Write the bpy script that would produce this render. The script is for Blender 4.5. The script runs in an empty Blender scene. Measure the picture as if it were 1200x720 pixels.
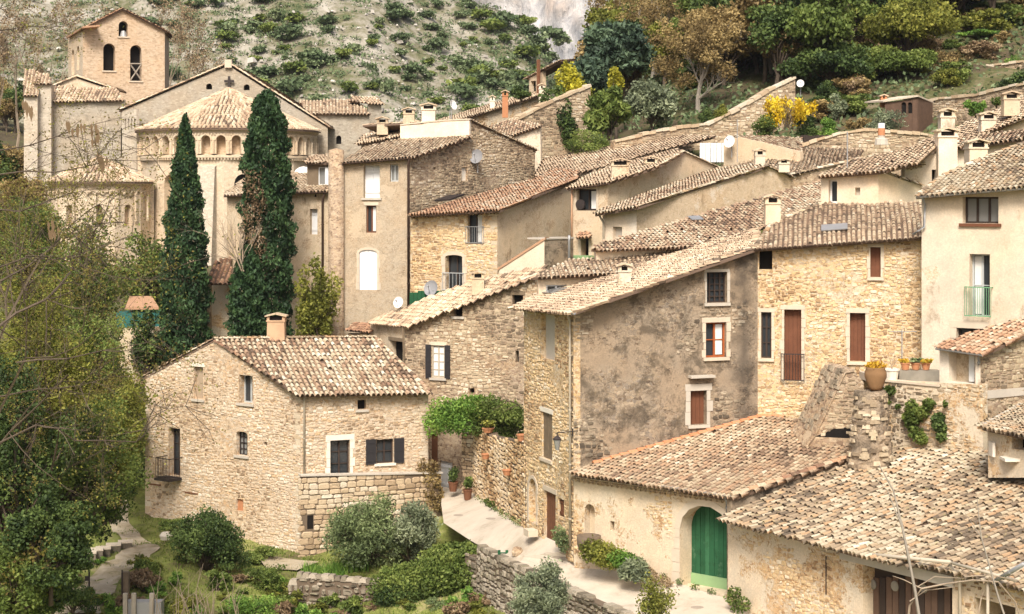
import bpy, math, random
import numpy as np
from mathutils import Vector, geometry

R = random.Random(7)
NR = np.random.default_rng(7)
SC = bpy.context.scene
COL = SC.collection

# ------------------------------------------------------------------ camera, sky, sun, exposure
F, CX, HY, CZ = 2000.0, 600.0, 230.0, 22.0          # 60 mm lens on a 36 mm sensor, 1200 px wide, level camera with a shifted lens
cam_d = bpy.data.cameras.new('camera'); cam = bpy.data.objects.new('camera', cam_d); COL.objects.link(cam)
cam.location = (0, 0, CZ); cam.rotation_euler = (math.pi / 2, 0, 0)
cam_d.sensor_width = 36; cam_d.lens = 60; cam_d.shift_y = -(360 - HY) / 1200
cam_d.clip_start = 0.5; cam_d.clip_end = 6000
SC.camera = cam
SUN_EL, SUN_AZ = math.radians(46), math.radians(187)   # azimuth clockwise from +Y: the sun stands behind the camera, to its left
w = bpy.data.worlds.new('World'); SC.world = w; w.use_nodes = True
nt = w.node_tree; bg = nt.nodes['Background']
sky = nt.nodes.new('ShaderNodeTexSky'); sky.sky_type = 'NISHITA'; sky.sun_disc = False
sky.sun_elevation = SUN_EL; sky.sun_rotation = SUN_AZ
sky.air_density = 1.0; sky.dust_density = 6.0; sky.ozone_density = 0.3
nt.links.new(sky.outputs[0], bg.inputs[0]); bg.inputs[1].default_value = 0.115
sun_d = bpy.data.lights.new('sun', 'SUN'); sun_d.energy = 3.1; sun_d.angle = math.radians(18); sun_d.color = (1, .95, .87)
sun = bpy.data.objects.new('sun', sun_d); COL.objects.link(sun); sun.location = (-40, -40, 90)
_d = Vector((math.sin(SUN_AZ) * math.cos(SUN_EL), math.cos(SUN_AZ) * math.cos(SUN_EL), math.sin(SUN_EL)))
sun.rotation_euler = _d.to_track_quat('Z', 'Y').to_euler()
SC.view_settings.view_transform = 'Standard'; SC.view_settings.look = 'None'
SC.view_settings.exposure = 0.6; SC.view_settings.gamma = 1
SC.render.engine = 'CYCLES'
SC.cycles.max_bounces = 6; SC.cycles.diffuse_bounces = 3; SC.cycles.transparent_max_bounces = 8
SC.cycles.use_denoising = True

# ------------------------------------------------------------------ helpers
def P(px, py, Y):
    return Vector(((px - CX) / F * Y, Y, CZ + (HY - py) / F * Y))

def proj(v):
    return (CX + F * v[0] / v[1], HY - F * (v[2] - CZ) / v[1])

def tag(o, label=None, cat=None, group=None, kind=None):
    if label: o['label'] = label
    if cat: o['category'] = cat
    if group: o['group'] = group
    if kind: o['kind'] = kind
    return o

def thing(name, loc, label, cat, group=None):
    o = bpy.data.objects.new(name, None); COL.objects.link(o)
    o.empty_display_size = .3; o.location = loc
    return tag(o, label, cat, group)

def off(o):
    v = Vector((0, 0, 0))
    while o is not None:
        v += o.location; o = o.parent
    return v

def np_obj(name, verts, faces, mat, parent=None, tint=None, smooth=False, quad=True, loc=None):
    """verts (N,3) world, faces (M,k) index array of one size"""
    me = bpy.data.meshes.new(name)
    verts = np.asarray(verts, dtype=np.float64); faces = np.asarray(faces, dtype=np.int32)
    o3 = off(parent) if parent is not None else (Vector(loc) if loc is not None else Vector((0, 0, 0)))
    verts = verts - np.array(o3)
    m, k = faces.shape
    me.vertices.add(len(verts)); me.vertices.foreach_set('co', verts.astype(np.float32).ravel())
    me.loops.add(m * k); me.loops.foreach_set('vertex_index', faces.ravel())
    me.polygons.add(m); me.polygons.foreach_set('loop_start', np.arange(0, m * k, k, dtype=np.int32))
    if smooth: me.polygons.foreach_set('use_smooth', np.ones(m, dtype=bool))
    me.update(calc_edges=True)
    if tint is not None:
        at = me.attributes.new('tint', 'FLOAT', 'FACE'); at.data.foreach_set('value', np.asarray(tint, dtype=np.float32))
    me.materials.append(mat)
    o = bpy.data.objects.new(name, me); COL.objects.link(o)
    if parent is not None: o.parent = parent
    elif loc is not None: o.location = loc
    return o

class MB:
    def __init__(s): s.v = []; s.f = []; s.t = []
    def add(s, vs, fs, tint=.5):
        b = len(s.v); s.v += [tuple(x) for x in vs]
        for f in fs: s.f.append([b + i for i in f]); s.t.append(tint)
    def box(s, c, h, ax=None, tint=.5, taper=1.0):
        """centre, half sizes, axes"""
        a = ax or (Vector((1, 0, 0)), Vector((0, 1, 0)), Vector((0, 0, 1))); c = Vector(c)
        vs = []
        for k in (-1, 1):
            q = taper if k == 1 else 1
            for i, j in ((-1, -1), (1, -1), (1, 1), (-1, 1)):
                vs.append(c + a[0] * (h[0] * i * q) + a[1] * (h[1] * j * q) + a[2] * (h[2] * k))
        s.add(vs, [(3, 2, 1, 0), (4, 5, 6, 7), (0, 1, 5, 4), (1, 2, 6, 5), (2, 3, 7, 6), (3, 0, 4, 7)], tint)
    def prism(s, poly, d, tint=.5):
        """polygon of 3-D points pushed along vector d"""
        n = len(poly); vs = [Vector(p) for p in poly] + [Vector(p) + d for p in poly]
        fs = [tuple(range(n))[::-1], tuple(range(n, 2 * n))] + [(i, (i + 1) % n, n + (i + 1) % n, n + i) for i in range(n)]
        s.add(vs, fs, tint)
    def tube(s, pts, r, seg=6, tint=.5, cap=True):
        pts = [Vector(p) for p in pts]; n = len(pts)
        if not hasattr(r, '__len__'): r = [r] * n
        vs = []
        for i, p in enumerate(pts):
            d = (pts[min(i + 1, n - 1)] - pts[max(i - 1, 0)])
            if d.length < 1e-6: d = Vector((0, 0, 1))
            d.normalize(); a = d.cross(Vector((0, 0, 1)) if abs(d.z) < .9 else Vector((1, 0, 0))).normalized(); b = d.cross(a)
            for k in range(seg):
                t = 2 * math.pi * k / seg; vs.append(p + (a * math.cos(t) + b * math.sin(t)) * r[i])
        fs = [(i * seg + k, i * seg + (k + 1) % seg, (i + 1) * seg + (k + 1) % seg, (i + 1) * seg + k) for i in range(n - 1) for k in range(seg)]
        if cap: fs += [tuple(range(seg))[::-1], tuple(range((n - 1) * seg, n * seg))]
        s.add(vs, fs, tint)
    def lathe(s, o, prof, seg=14, tint=.5, a0=0, a1=2 * math.pi):
        o = Vector(o); full = abs(a1 - a0 - 2 * math.pi) < 1e-6; m = seg if full else seg + 1
        vs = [o + Vector((r * math.cos(a0 + (a1 - a0) * k / seg), r * math.sin(a0 + (a1 - a0) * k / seg), z)) for r, z in prof for k in range(m)]
        fs = []
        for i in range(len(prof) - 1):
            for k in range(seg):
                k2 = (k + 1) % m; fs.append((i * m + k, i * m + k2, (i + 1) * m + k2, (i + 1) * m + k))
        s.add(vs, fs, tint)
    def build(s, name, mat, parent=None, smooth=False, loc=None):
        me = bpy.data.meshes.new(name)
        o3 = off(parent) if parent is not None else (Vector(loc) if loc is not None else Vector((0, 0, 0)))
        me.from_pydata([(x - o3[0], y - o3[1], z - o3[2]) for x, y, z in s.v], [], s.f)
        if smooth: me.polygons.foreach_set('use_smooth', [True] * len(me.polygons))
        at = me.attributes.new('tint', 'FLOAT', 'FACE'); at.data.foreach_set('value', s.t)
        me.materials.append(mat); me.update()
        o = bpy.data.objects.new(name, me); COL.objects.link(o)
        if parent is not None: o.parent = parent
        elif loc is not None: o.location = loc
        return o

def dup(o, parent=None):
    c = o.copy(); COL.objects.link(c); c.parent = parent
    for ch in [x for x in KIDS.get(o, [])]: dup(ch, c)
    return c
KIDS = {}
def learn(o):
    KIDS[o] = list(o.children)
    for ch in o.children: learn(ch)

# ------------------------------------------------------------------ materials
def new_mat(name, rough=.9):
    m = bpy.data.materials.new(name); m.use_nodes = True
    t = m.node_tree; b = t.nodes['Principled BSDF']; b.inputs['Roughness'].default_value = rough
    b.inputs['Specular IOR Level'].default_value = .2
    return m, t, b
def N(t, typ, **kw):
    n = t.nodes.new(typ)
    for k, v in kw.items(): setattr(n, k, v)
    return n
def ramp(t, stops, fac=None, const=False):
    n = N(t, 'ShaderNodeValToRGB'); cr = n.color_ramp
    if const: cr.interpolation = 'CONSTANT'
    while len(cr.elements) < len(stops): cr.elements.new(.5)
    for e, (p, c) in zip(cr.elements, stops): e.position = p; e.color = (*c, 1) if len(c) == 3 else c
    if fac is not None: t.links.new(fac, n.inputs[0])
    return n.outputs[0]
def mixc(t, f, a, b, mode='MIX'):
    n = N(t, 'ShaderNodeMix', data_type='RGBA', blend_type=mode)
    for sock, v in ((n.inputs[0], f), (n.inputs[6], a), (n.inputs[7], b)):
        if isinstance(v, (int, float)): sock.default_value = v
        elif isinstance(v, tuple): sock.default_value = (*v, 1)
        else: t.links.new(v, sock)
    return n.outputs[2]
def mth(t, op, a, b=0.0, clamp=False):
    n = N(t, 'ShaderNodeMath', operation=op); n.use_clamp = clamp
    for sock, v in ((n.inputs[0], a), (n.inputs[1], b)):
        if isinstance(v, (int, float)): sock.default_value = v
        else: t.links.new(v, sock)
    return n.outputs[0]
def pos(t, scale=(1, 1, 1)):
    g = N(t, 'ShaderNodeNewGeometry'); mp = N(t, 'ShaderNodeMapping'); mp.inputs['Scale'].default_value = scale
    t.links.new(g.outputs['Position'], mp.inputs[0]); return mp.outputs[0]
def noise(t, vec, sc, det=4, rough=.6, dist=0):
    n = N(t, 'ShaderNodeTexNoise'); n.inputs['Scale'].default_value = sc; n.inputs['Detail'].default_value = det
    n.inputs['Roughness'].default_value = rough; n.inputs['Distortion'].default_value = dist
    t.links.new(vec, n.inputs['Vector']); return n.outputs[0]
def bump(t, b, h, strength=.5, dist=.05):
    n = N(t, 'ShaderNodeBump'); n.inputs['Strength'].default_value = strength; n.inputs['Distance'].default_value = dist
    t.links.new(h, n.inputs['Height']); t.links.new(n.outputs[0], b.inputs['Normal'])
def sstep(t, v, lo, hi):
    n = N(t, 'ShaderNodeMapRange', interpolation_type='SMOOTHSTEP')
    n.inputs[1].default_value = lo; n.inputs[2].default_value = hi; t.links.new(v, n.inputs[0]); return n.outputs[0]

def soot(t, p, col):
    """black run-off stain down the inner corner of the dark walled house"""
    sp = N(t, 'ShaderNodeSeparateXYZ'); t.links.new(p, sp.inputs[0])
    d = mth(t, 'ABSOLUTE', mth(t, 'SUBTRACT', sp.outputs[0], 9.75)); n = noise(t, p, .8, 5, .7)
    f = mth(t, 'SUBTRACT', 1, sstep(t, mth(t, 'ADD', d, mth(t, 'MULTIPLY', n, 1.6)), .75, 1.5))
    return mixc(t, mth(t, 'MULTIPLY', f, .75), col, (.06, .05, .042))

def masonry(name, stones, mortar, scale=4.5, joint=.05, plaster=None, cover=.0, stain=None, stain_amt=.0, zs=1.7, streak=0.0, bmp=.6, warp=.2, corner=0):
    """rubble wall: irregular stones in mortar, plaster left over in patches, weather stains"""
    m, t, b = new_mat(name, .95)
    p = pos(t); scale *= 1.45
    nz = N(t, 'ShaderNodeTexNoise'); nz.inputs['Scale'].default_value = 2.4; nz.inputs['Detail'].default_value = 2; t.links.new(p, nz.inputs['Vector'])
    wv = N(t, 'ShaderNodeVectorMath', operation='MULTIPLY_ADD'); t.links.new(nz.outputs['Color'], wv.inputs[0]); wv.inputs[1].default_value = (warp,) * 3; t.links.new(p, wv.inputs[2])
    sc = N(t, 'ShaderNodeVectorMath', operation='MULTIPLY'); t.links.new(wv.outputs[0], sc.inputs[0]); sc.inputs[1].default_value = (1, 1, zs)
    v1 = N(t, 'ShaderNodeTexVoronoi', feature='F1'); v2 = N(t, 'ShaderNodeTexVoronoi', feature='DISTANCE_TO_EDGE')
    for v in (v1, v2): v.inputs['Scale'].default_value = scale; v.inputs['Randomness'].default_value = .95; t.links.new(sc.outputs[0], v.inputs['Vector'])
    sx = N(t, 'ShaderNodeSeparateColor'); t.links.new(v1.outputs['Color'], sx.inputs[0])
    k = len(stones)
    col = ramp(t, [(i / max(k - 1, 1), c) for i, c in enumerate(stones)], sx.outputs[0])
    fine = noise(t, p, 14, 5, .7); med = noise(t, p, 1.1, 5, .65); big = noise(t, p, .3, 4, .6)
    jn = mth(t, 'ADD', mth(t, 'MULTIPLY', fine, .10), joint - .05)
    edge = N(t, 'ShaderNodeMapRange'); t.links.new(v2.outputs['Distance'], edge.inputs[0]); t.links.new(jn, edge.inputs[2]); edge.inputs[1].default_value = 0.0
    st = edge.outputs[0]
    col = mixc(t, st, mortar, col)
    val = mth(t, 'ADD', mth(t, 'MULTIPLY', fine, .7), .65)
    h = mth(t, 'ADD', mth(t, 'MULTIPLY', st, .7), mth(t, 'MULTIPLY', fine, .6))
    if plaster:
        cv = sstep(t, mth(t, 'ADD', mth(t, 'ADD', mth(t, 'MULTIPLY', med, .55), mth(t, 'MULTIPLY', big, .45)), mth(t, 'MULTIPLY', mth(t, 'SUBTRACT', fine, .5), .25)), .74 - cover * .5, .80 - cover * .5)
        pc = mixc(t, sstep(t, med, .3, .7), plaster, tuple(x * .82 for x in plaster))
        col = mixc(t, cv, col, pc)
        inv = mth(t, 'SUBTRACT', 1, mth(t, 'MULTIPLY', cv, .75)); h = mth(t, 'MULTIPLY', h, inv)
    g = N(t, 'ShaderNodeCombineColor')
    for i in range(3): t.links.new(val, g.inputs[i])
    col = mixc(t, 1.0, col, g.outputs[0], 'MULTIPLY')
    crev = mth(t, 'MULTIPLY', mth(t, 'SUBTRACT', 1, sstep(t, v2.outputs['Distance'], .0, .09)), sstep(t, noise(t, p, 3.2, 3), .5, .62))  # shade in the gaps between stones is put into the colour
    if plaster: crev = mth(t, 'MULTIPLY', crev, mth(t, 'SUBTRACT', 1, cv))
    if scale > 4.4: col = mixc(t, mth(t, 'MULTIPLY', crev, .75), col, mixc(t, 1.0, col, (.34, .28, .22), 'MULTIPLY'))
    # broad warm / cool drift over the wall
    col = mixc(t, mth(t, 'MULTIPLY', sstep(t, big, .42, .62), .35), col, mixc(t, 1.0, col, (1.0, .84, .66), 'MULTIPLY'))
    if stain:
        ps = pos(t, (1, 1, .28)) if streak else p
        sn = noise(t, ps, .9, 6, .72, .4); sn2 = noise(t, p, 2.3, 5, .7)
        f = sstep(t, mth(t, 'ADD', mth(t, 'MULTIPLY', sn, .65), mth(t, 'MULTIPLY', sn2, .35)), .62 - stain_amt * .3, .74 - stain_amt * .26)
        col = mixc(t, mth(t, 'MULTIPLY', f, .8), col, mixc(t, .65, stain, mixc(t, 1.0, col, stain, 'MULTIPLY')))
    if corner: col = soot(t, p, col)
    t.links.new(col, b.inputs['Base Color'])
    bump(t, b, h, bmp, .06)
    return m

def plain(name, c, rough=.8, var=.25, sc=6, bs=.15, metal=0.0):
    m, t, b = new_mat(name, rough)
    p = pos(t); n = noise(t, p, sc, 5, .65); n2 = noise(t, p, sc * .2, 3)
    col = mixc(t, mth(t, 'MULTIPLY', n, var * 1.6), c, tuple(x * .55 for x in c))
    col = mixc(t, mth(t, 'MULTIPLY', sstep(t, n2, .4, .7), var), col, tuple(min(1, x * 1.3) for x in c))
    t.links.new(col, b.inputs['Base Color']); b.inputs['Metallic'].default_value = metal
    if bs: bump(t, b, n, bs, .02)
    return m

def by_tint(name, stops, rough=.9, var=.3, sc=8, bs=.3, lichen=None, stain=None, amt=.4, corner=0):
    """each piece keeps its own colour (face attribute 'tint')"""
    m, t, b = new_mat(name, rough)
    a = N(t, 'ShaderNodeAttribute', attribute_name='tint'); p = pos(t)
    col = ramp(t, stops, a.outputs['Fac'])
    n = noise(t, p, sc, 5, .7)
    col = mixc(t, mth(t, 'MULTIPLY', sstep(t, n, .45, .75), var), col, mixc(t, 1.0, col, (.5, .45, .4), 'MULTIPLY'))
    if lichen:
        l = sstep(t, noise(t, p, sc * .35, 6, .75), .58, .66)
        col = mixc(t, mth(t, 'MULTIPLY', l, .6), col, lichen)
    if stain:
        f = sstep(t, mth(t, 'ADD', mth(t, 'MULTIPLY', noise(t, p, .9, 6, .72, .4), .65), mth(t, 'MULTIPLY', noise(t, p, 2.3, 5, .7), .35)), .62 - amt * .3, .74 - amt * .26)
        col = mixc(t, mth(t, 'MULTIPLY', f, .75), col, mixc(t, .5, stain, mixc(t, 1.0, col, stain, 'MULTIPLY')))
    if corner: col = soot(t, p, col)
    t.links.new(col, b.inputs['Base Color'])
    if bs: bump(t, b, n, bs, .02)
    return m

LEAF = {'lf_gold': 1.0, 'flower_yellow': 1.0, 'lf_cypress': 1.25, 'lf_dry': 1.0, 'lf_bud': .9, 'grass_blade': 1.0, 'lf_scrub': 1.5, 'lf_mid': 1.6, 'lf_bright': 1.5, 'lf_yellow': 1.15, 'lf_dark': 1.65}
def leafy(name, stops, trans=.25, rough=.6):
    m, t, b = new_mat(name, rough)
    stops = [(q, tuple(min(.8, c * LEAF.get(name, 1.4)) for c in cc)) for q, cc in stops]
    a = N(t, 'ShaderNodeAttribute', attribute_name='tint'); col = ramp(t, stops, a.outputs['Fac'])
    t.links.new(col, b.inputs['Base Color'])
    tr = N(t, 'ShaderNodeBsdfTranslucent'); t.links.new(col, tr.inputs[0])
    mx = N(t, 'ShaderNodeMixShader'); mx.inputs[0].default_value = trans
    t.links.new(b.outputs[0], mx.inputs[1]); t.links.new(tr.outputs[0], mx.inputs[2])
    t.links.new(mx.outputs[0], t.nodes['Material Output'].inputs[0]); return m

def glass_mat(name, c=(.03, .035, .04)):
    m, t, b = new_mat(name, .12); b.inputs['Base Color'].default_value = (*c, 1); b.inputs['Specular IOR Level'].default_value = .6; return m

M = {}
M['stone_front'] = masonry('stone_front', [(.36, .26, .17), (.52, .40, .28), (.60, .48, .35), (.54, .37, .22), (.66, .57, .45), (.46, .36, .27)], (.62, .52, .40), 3.9, .055, plaster=(.62, .52, .41), cover=.32)
M['stone_warm'] = masonry('stone_warm', [(.34, .20, .10), (.52, .34, .18), (.62, .46, .28), (.56, .36, .18), (.66, .54, .38)], (.66, .54, .39), 4.6, .06, plaster=(.69, .59, .45), cover=.60)
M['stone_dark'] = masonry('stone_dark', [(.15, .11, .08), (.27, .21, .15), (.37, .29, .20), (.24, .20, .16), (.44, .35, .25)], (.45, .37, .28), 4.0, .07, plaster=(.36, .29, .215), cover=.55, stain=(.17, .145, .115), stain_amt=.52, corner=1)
M['stone_mid'] = masonry('stone_mid', [(.20, .14, .10), (.36, .26, .17), (.46, .36, .25), (.30, .22, .16), (.52, .42, .30)], (.52, .42, .31), 4.2, .06, plaster=(.55, .45, .33), cover=.36, stain=(.20, .16, .12), stain_amt=.18)
M['stone_ochre'] = masonry('stone_ochre', [(.33, .22, .12), (.54, .38, .21), (.64, .50, .32), (.58, .40, .20), (.64, .54, .40), (.38, .28, .18)], (.66, .55, .41), 4.6, .06, plaster=(.68, .58, .44), cover=.42)
M['plaster_cream'] = masonry('plaster_cream', [(.50, .38, .25), (.62, .50, .36), (.56, .42, .27)], (.62, .52, .39), 5, .06, plaster=(.66, .57, .45), cover=.74, stain=(.36, .30, .23), stain_amt=.26, streak=1, bmp=.3)
M['plaster_tan'] = masonry('plaster_tan', [(.42, .31, .2), (.52, .41, .29), (.46, .34, .22)], (.5, .41, .3), 5, .06, plaster=(.62, .51, .37), cover=.62, stain=(.25, .19, .14), stain_amt=.22, streak=1, bmp=.4)
M['plaster_yellow'] = masonry('plaster_yellow', [(.54, .43, .30), (.64, .53, .39)], (.64, .54, .41), 5, .06, plaster=(.70, .59, .45), cover=.95, stain=(.42, .30, .18), stain_amt=.05, streak=1, bmp=.2)
M['plaster_white'] = masonry('plaster_white', [(.56, .46, .36), (.66, .58, .48)], (.68, .6, .5), 5, .06, plaster=(.76, .67, .55), cover=.85, stain=(.45, .36, .27), stain_amt=.16, streak=1, bmp=.2)
M['plaster_patch'] = masonry('plaster_patch', [(.50, .38, .26), (.58, .46, .33)], (.56, .45, .33), 5, .06, plaster=(.74, .66, .56), cover=.42, stain=(.40, .30, .20), stain_amt=.2, streak=1, bmp=.3)
M['plaster_grain'] = masonry('plaster_grain', [(.42, .34, .25), (.52, .44, .33), (.46, .36, .25)], (.5, .42, .32), 7, .07, plaster=(.58, .49, .37), cover=.45, stain=(.30, .23, .16), stain_amt=.12, bmp=.6)
M['ashlar'] = masonry('ashlar', [(.40, .35, .28), (.52, .46, .37), (.46, .40, .32), (.58, .52, .43)], (.36, .31, .24), 3.0, .045, zs=1.9, warp=.02, bmp=.25, stain=(.30, .25, .20), stain_amt=.14)
M['ashlar_grey'] = masonry('ashlar_grey', [(.30, .265, .21), (.40, .355, .29), (.35, .31, .25), (.45, .405, .33)], (.27, .235, .185), 3.0, .045, zs=1.9, warp=.02, bmp=.3, stain=(.2, .18, .15), stain_amt=.22)
M['ashlar_warm'] = masonry('ashlar_warm', [(.50, .40, .29), (.60, .50, .37), (.55, .45, .33), (.64, .55, .42)], (.42, .34, .25), 3.0, .045, zs=1.9, warp=.02, bmp=.25, stain=(.46, .33, .20), stain_amt=.08)
M['ashlar_brown'] = masonry('ashlar_brown', [(.38, .28, .19), (.50, .38, .27), (.56, .44, .32), (.46, .34, .23)], (.46, .37, .27), 3.0, .045, zs=1.9, warp=.02, bmp=.3, stain=(.28, .2, .14), stain_amt=.12)
TILE_STOPS = [(0, (.16, .12, .095)), (.10, (.30, .20, .14)), (.28, (.45, .29, .19)), (.45, (.52, .38, .27)), (.62, (.58, .47, .35)), (.82, (.68, .59, .46)), (1, (.80, .74, .62))]
M['tile_pale'] = by_tint('tile_pale', [(0, (.13, .095, .07)), (.14, (.30, .19, .125)), (.32, (.42, .29, .195)), (.5, (.49, .385, .265)), (.72, (.55, .475, .345)), (1, (.70, .64, .51))], .9, .45, 9, .35, lichen=(.46, .37, .19))
M['tile'] = by_tint('tile', [(0, (.15, .11, .08)), (.12, (.31, .215, .145)), (.3, (.43, .31, .21)), (.5, (.52, .40, .275)), (.75, (.58, .475, .34)), (1, (.68, .59, .45))], .92, .5, 9, .35, lichen=(.32, .28, .18))
M['tile_old'] = by_tint('tile_old', [(0, (.12, .095, .07)), (.15, (.25, .185, .125)), (.33, (.34, .265, .18)), (.42, (.40, .26, .15)), (.5, (.40, .33, .23)), (.8, (.49, .42, .31)), (1, (.64, .58, .46))], .92, .5, 9, .4, lichen=(.38, .32, .15))
M['tile_red'] = by_tint('tile_red', [(0, (.13, .085, .06)), (.2, (.29, .165, .105)), (.45, (.40, .24, .15)), (.6, (.47, .28, .17)), (.8, (.46, .35, .24)), (1, (.58, .47, .35))], .92, .5, 9, .35, lichen=(.30, .25, .16))
M['tile_rust'] = by_tint('tile_rust', [(0, (.12, .085, .06)), (.15, (.25, .165, .11)), (.35, (.34, .25, .17)), (.48, (.41, .265, .165)), (.58, (.40, .31, .21)), (.8, (.49, .39, .27)), (1, (.60, .51, .39))], .92, .5, 9, .4, lichen=(.34, .29, .17))
M['tile_new'] = by_tint('tile_new', [(0, (.36, .15, .07)), (.5, (.50, .22, .11)), (1, (.56, .32, .19))], .9, .3, 9, .3)
M['underlay'] = plain('underlay', (.16, .11, .08), .95)
M['block'] = by_tint('block', [(0, (.30, .22, .14)), (.25, (.43, .32, .21)), (.5, (.50, .39, .26)), (.75, (.54, .45, .33)), (1, (.62, .55, .44))], .95, .5, 12, .6)
M['block_grey'] = by_tint('block_grey', [(0, (.10, .085, .06)), (.3, (.19, .16, .12)), (.6, (.28, .24, .18)), (1, (.38, .33, .26))], .95, .5, 12, .6, lichen=(.25, .26, .14))
M['block_ochre'] = by_tint('block_ochre', [(0, (.30, .18, .09)), (.3, (.50, .34, .18)), (.6, (.60, .45, .28)), (1, (.68, .56, .40))], .95, .5, 12, .6)
M['rub_front'] = by_tint('rub_front', [(0, (.28, .20, .13)), (.12, (.46, .35, .24)), (.4, (.57, .46, .34)), (.7, (.60, .50, .38)), (.85, (.56, .40, .24)), (1, (.70, .63, .52))], .95, .5, 11, .6)
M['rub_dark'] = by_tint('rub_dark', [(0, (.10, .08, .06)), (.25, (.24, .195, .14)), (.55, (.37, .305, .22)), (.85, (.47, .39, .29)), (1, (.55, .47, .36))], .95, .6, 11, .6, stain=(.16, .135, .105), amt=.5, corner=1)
M['rub_mid'] = by_tint('rub_mid', [(0, (.15, .115, .08)), (.3, (.30, .23, .155)), (.6, (.43, .35, .24)), (.85, (.52, .42, .29)), (1, (.60, .52, .40))], .95, .55, 11, .6, stain=(.20, .16, .12), amt=.15)
M['rub_ochre'] = by_tint('rub_ochre', [(0, (.28, .18, .10)), (.2, (.46, .31, .17)), (.5, (.60, .46, .28)), (.75, (.62, .45, .25)), (1, (.70, .60, .45))], .95, .5, 11, .6)
M['mortar'] = plain('mortar', (.40, .31, .22), .95, .3, 10, .4)
M['joint_dark'] = plain('joint_dark', (.16, .12, .085), .95, .3, 10, .4)
M['plaster_peach'] = plain('plaster_peach', (.50, .33, .21), .95, .4, 7, .4)
M['dressed'] = plain('dressed', (.58, .49, .38), .9, .25, 8, .3)
M['dressed_grey'] = plain('dressed_grey', (.50, .45, .38), .9, .25, 8, .3)
M['white_stone'] = plain('white_stone', (.74, .68, .58), .9, .2, 8, .3)
M['white_paint'] = plain('white_paint', (.72, .73, .74), .6, .1, 8, .05)
M['grey_paint'] = plain('grey_paint', (.42, .44, .44), .6, .2, 8, .05)
M['brown_wood'] = plain('brown_wood', (.16, .065, .035), .7, .35, 10, .2)
M['old_wood'] = plain('old_wood', (.20, .15, .10), .85, .4, 14, .3)
M['shed_wood'] = plain('shed_wood', (.13, .08, .055), .85, .4, 14, .2)
M['dark_wood'] = plain('dark_wood', (.05, .035, .028), .8, .3, 12, .2)
M['red_wood'] = plain('red_wood', (.36, .10, .03), .5, .25, 10, .1)
M['shutter_dark'] = plain('shutter_dark', (.030, .028, .030), .6, .2, 10, .1)
M['iron'] = plain('iron', (.05, .04, .038), .6, .2, 20, .1, .3)
M['rust'] = plain('rust', (.17, .075, .04), .8, .4, 12, .2)
M['zinc'] = plain('zinc', (.34, .34, .34), .5, .2, 6, .05, .4)
M['pvc'] = plain('pvc', (.46, .40, .31), .6, .15, 6, .03)
M['gutter_brown'] = plain('gutter_brown', (.10, .065, .05), .6, .2, 6, .03)
M['green_paint'] = plain('green_paint', (.026, .105, .048), .5, .5, 5, .12)
M['green_planks'] = by_tint('green_planks', [(0, (.018, .080, .036)), (.5, (.026, .105, .048)), (1, (.040, .135, .065))], .55, .7, 3.5, .2, lichen=(.09, .17, .10))
M['green_pale'] = plain('green_pale', (.26, .40, .20), .5, .2, 7, .08)
M['green_iron'] = plain('green_iron', (.16, .34, .19), .5, .2, 9, .05)
M['terracotta'] = plain('terracotta', (.48, .22, .11), .85, .3, 9, .2)
M['planter_grey'] = plain('planter_grey', (.27, .245, .20), .95, .5, 6, .3)
M['urn'] = plain('urn', (.27, .155, .075), .9, .5, 6, .3)
M['glass'] = glass_mat('glass'); M['glass_pale'] = glass_mat('glass_pale', (.22, .22, .21))
M['void'] = plain('void', (.012, .010, .009), .95, 0, 5, 0)  # near-black: the unlit inside of openings is put into this colour
M['curtain'] = plain('curtain', (.66, .66, .64), .9, .15, 9, .1)
M['dish'] = plain('dish', (.76, .75, .73), .5, .08, 5, 0)
M['dish_grey'] = plain('dish_grey', (.25, .25, .26), .5, .1, 5, 0)
M['bark'] = plain('bark', (.115, .088, .066), .95, .4, 9, .5)
M['bark_grey'] = plain('bark_grey', (.33, .29, .24), .95, .35, 9, .5)
M['twig'] = plain('twig', (.105, .08, .055), .9, .3, 9, .2)
M['twig_pale'] = plain('twig_pale', (.33, .26, .19), .9, .3, 9, .2)

# ------------------------------------------------------------------ walls, openings, roofs
def inpoly(x, y, poly):
    x = np.asarray(x, float); y = np.asarray(y, float); r = np.zeros(x.shape, bool); n = len(poly)
    for i in range(n):
        x0, y0 = poly[i]; x1, y1 = poly[(i + 1) % n]
        if abs(y1 - y0) < 1e-12: continue
        c = ((y0 > y) != (y1 > y)) & (x < (x1 - x0) * (y - y0) / (y1 - y0) + x0); r ^= c
    return r

def pin(x, y, q):
    r = False; n = len(q); j = n - 1
    for i in range(n):
        if (q[i][1] > y) != (q[j][1] > y) and x < (q[j][0] - q[i][0]) * (y - q[i][1]) / (q[j][1] - q[i][1]) + q[i][0]: r = not r
        j = i
    return r

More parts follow.
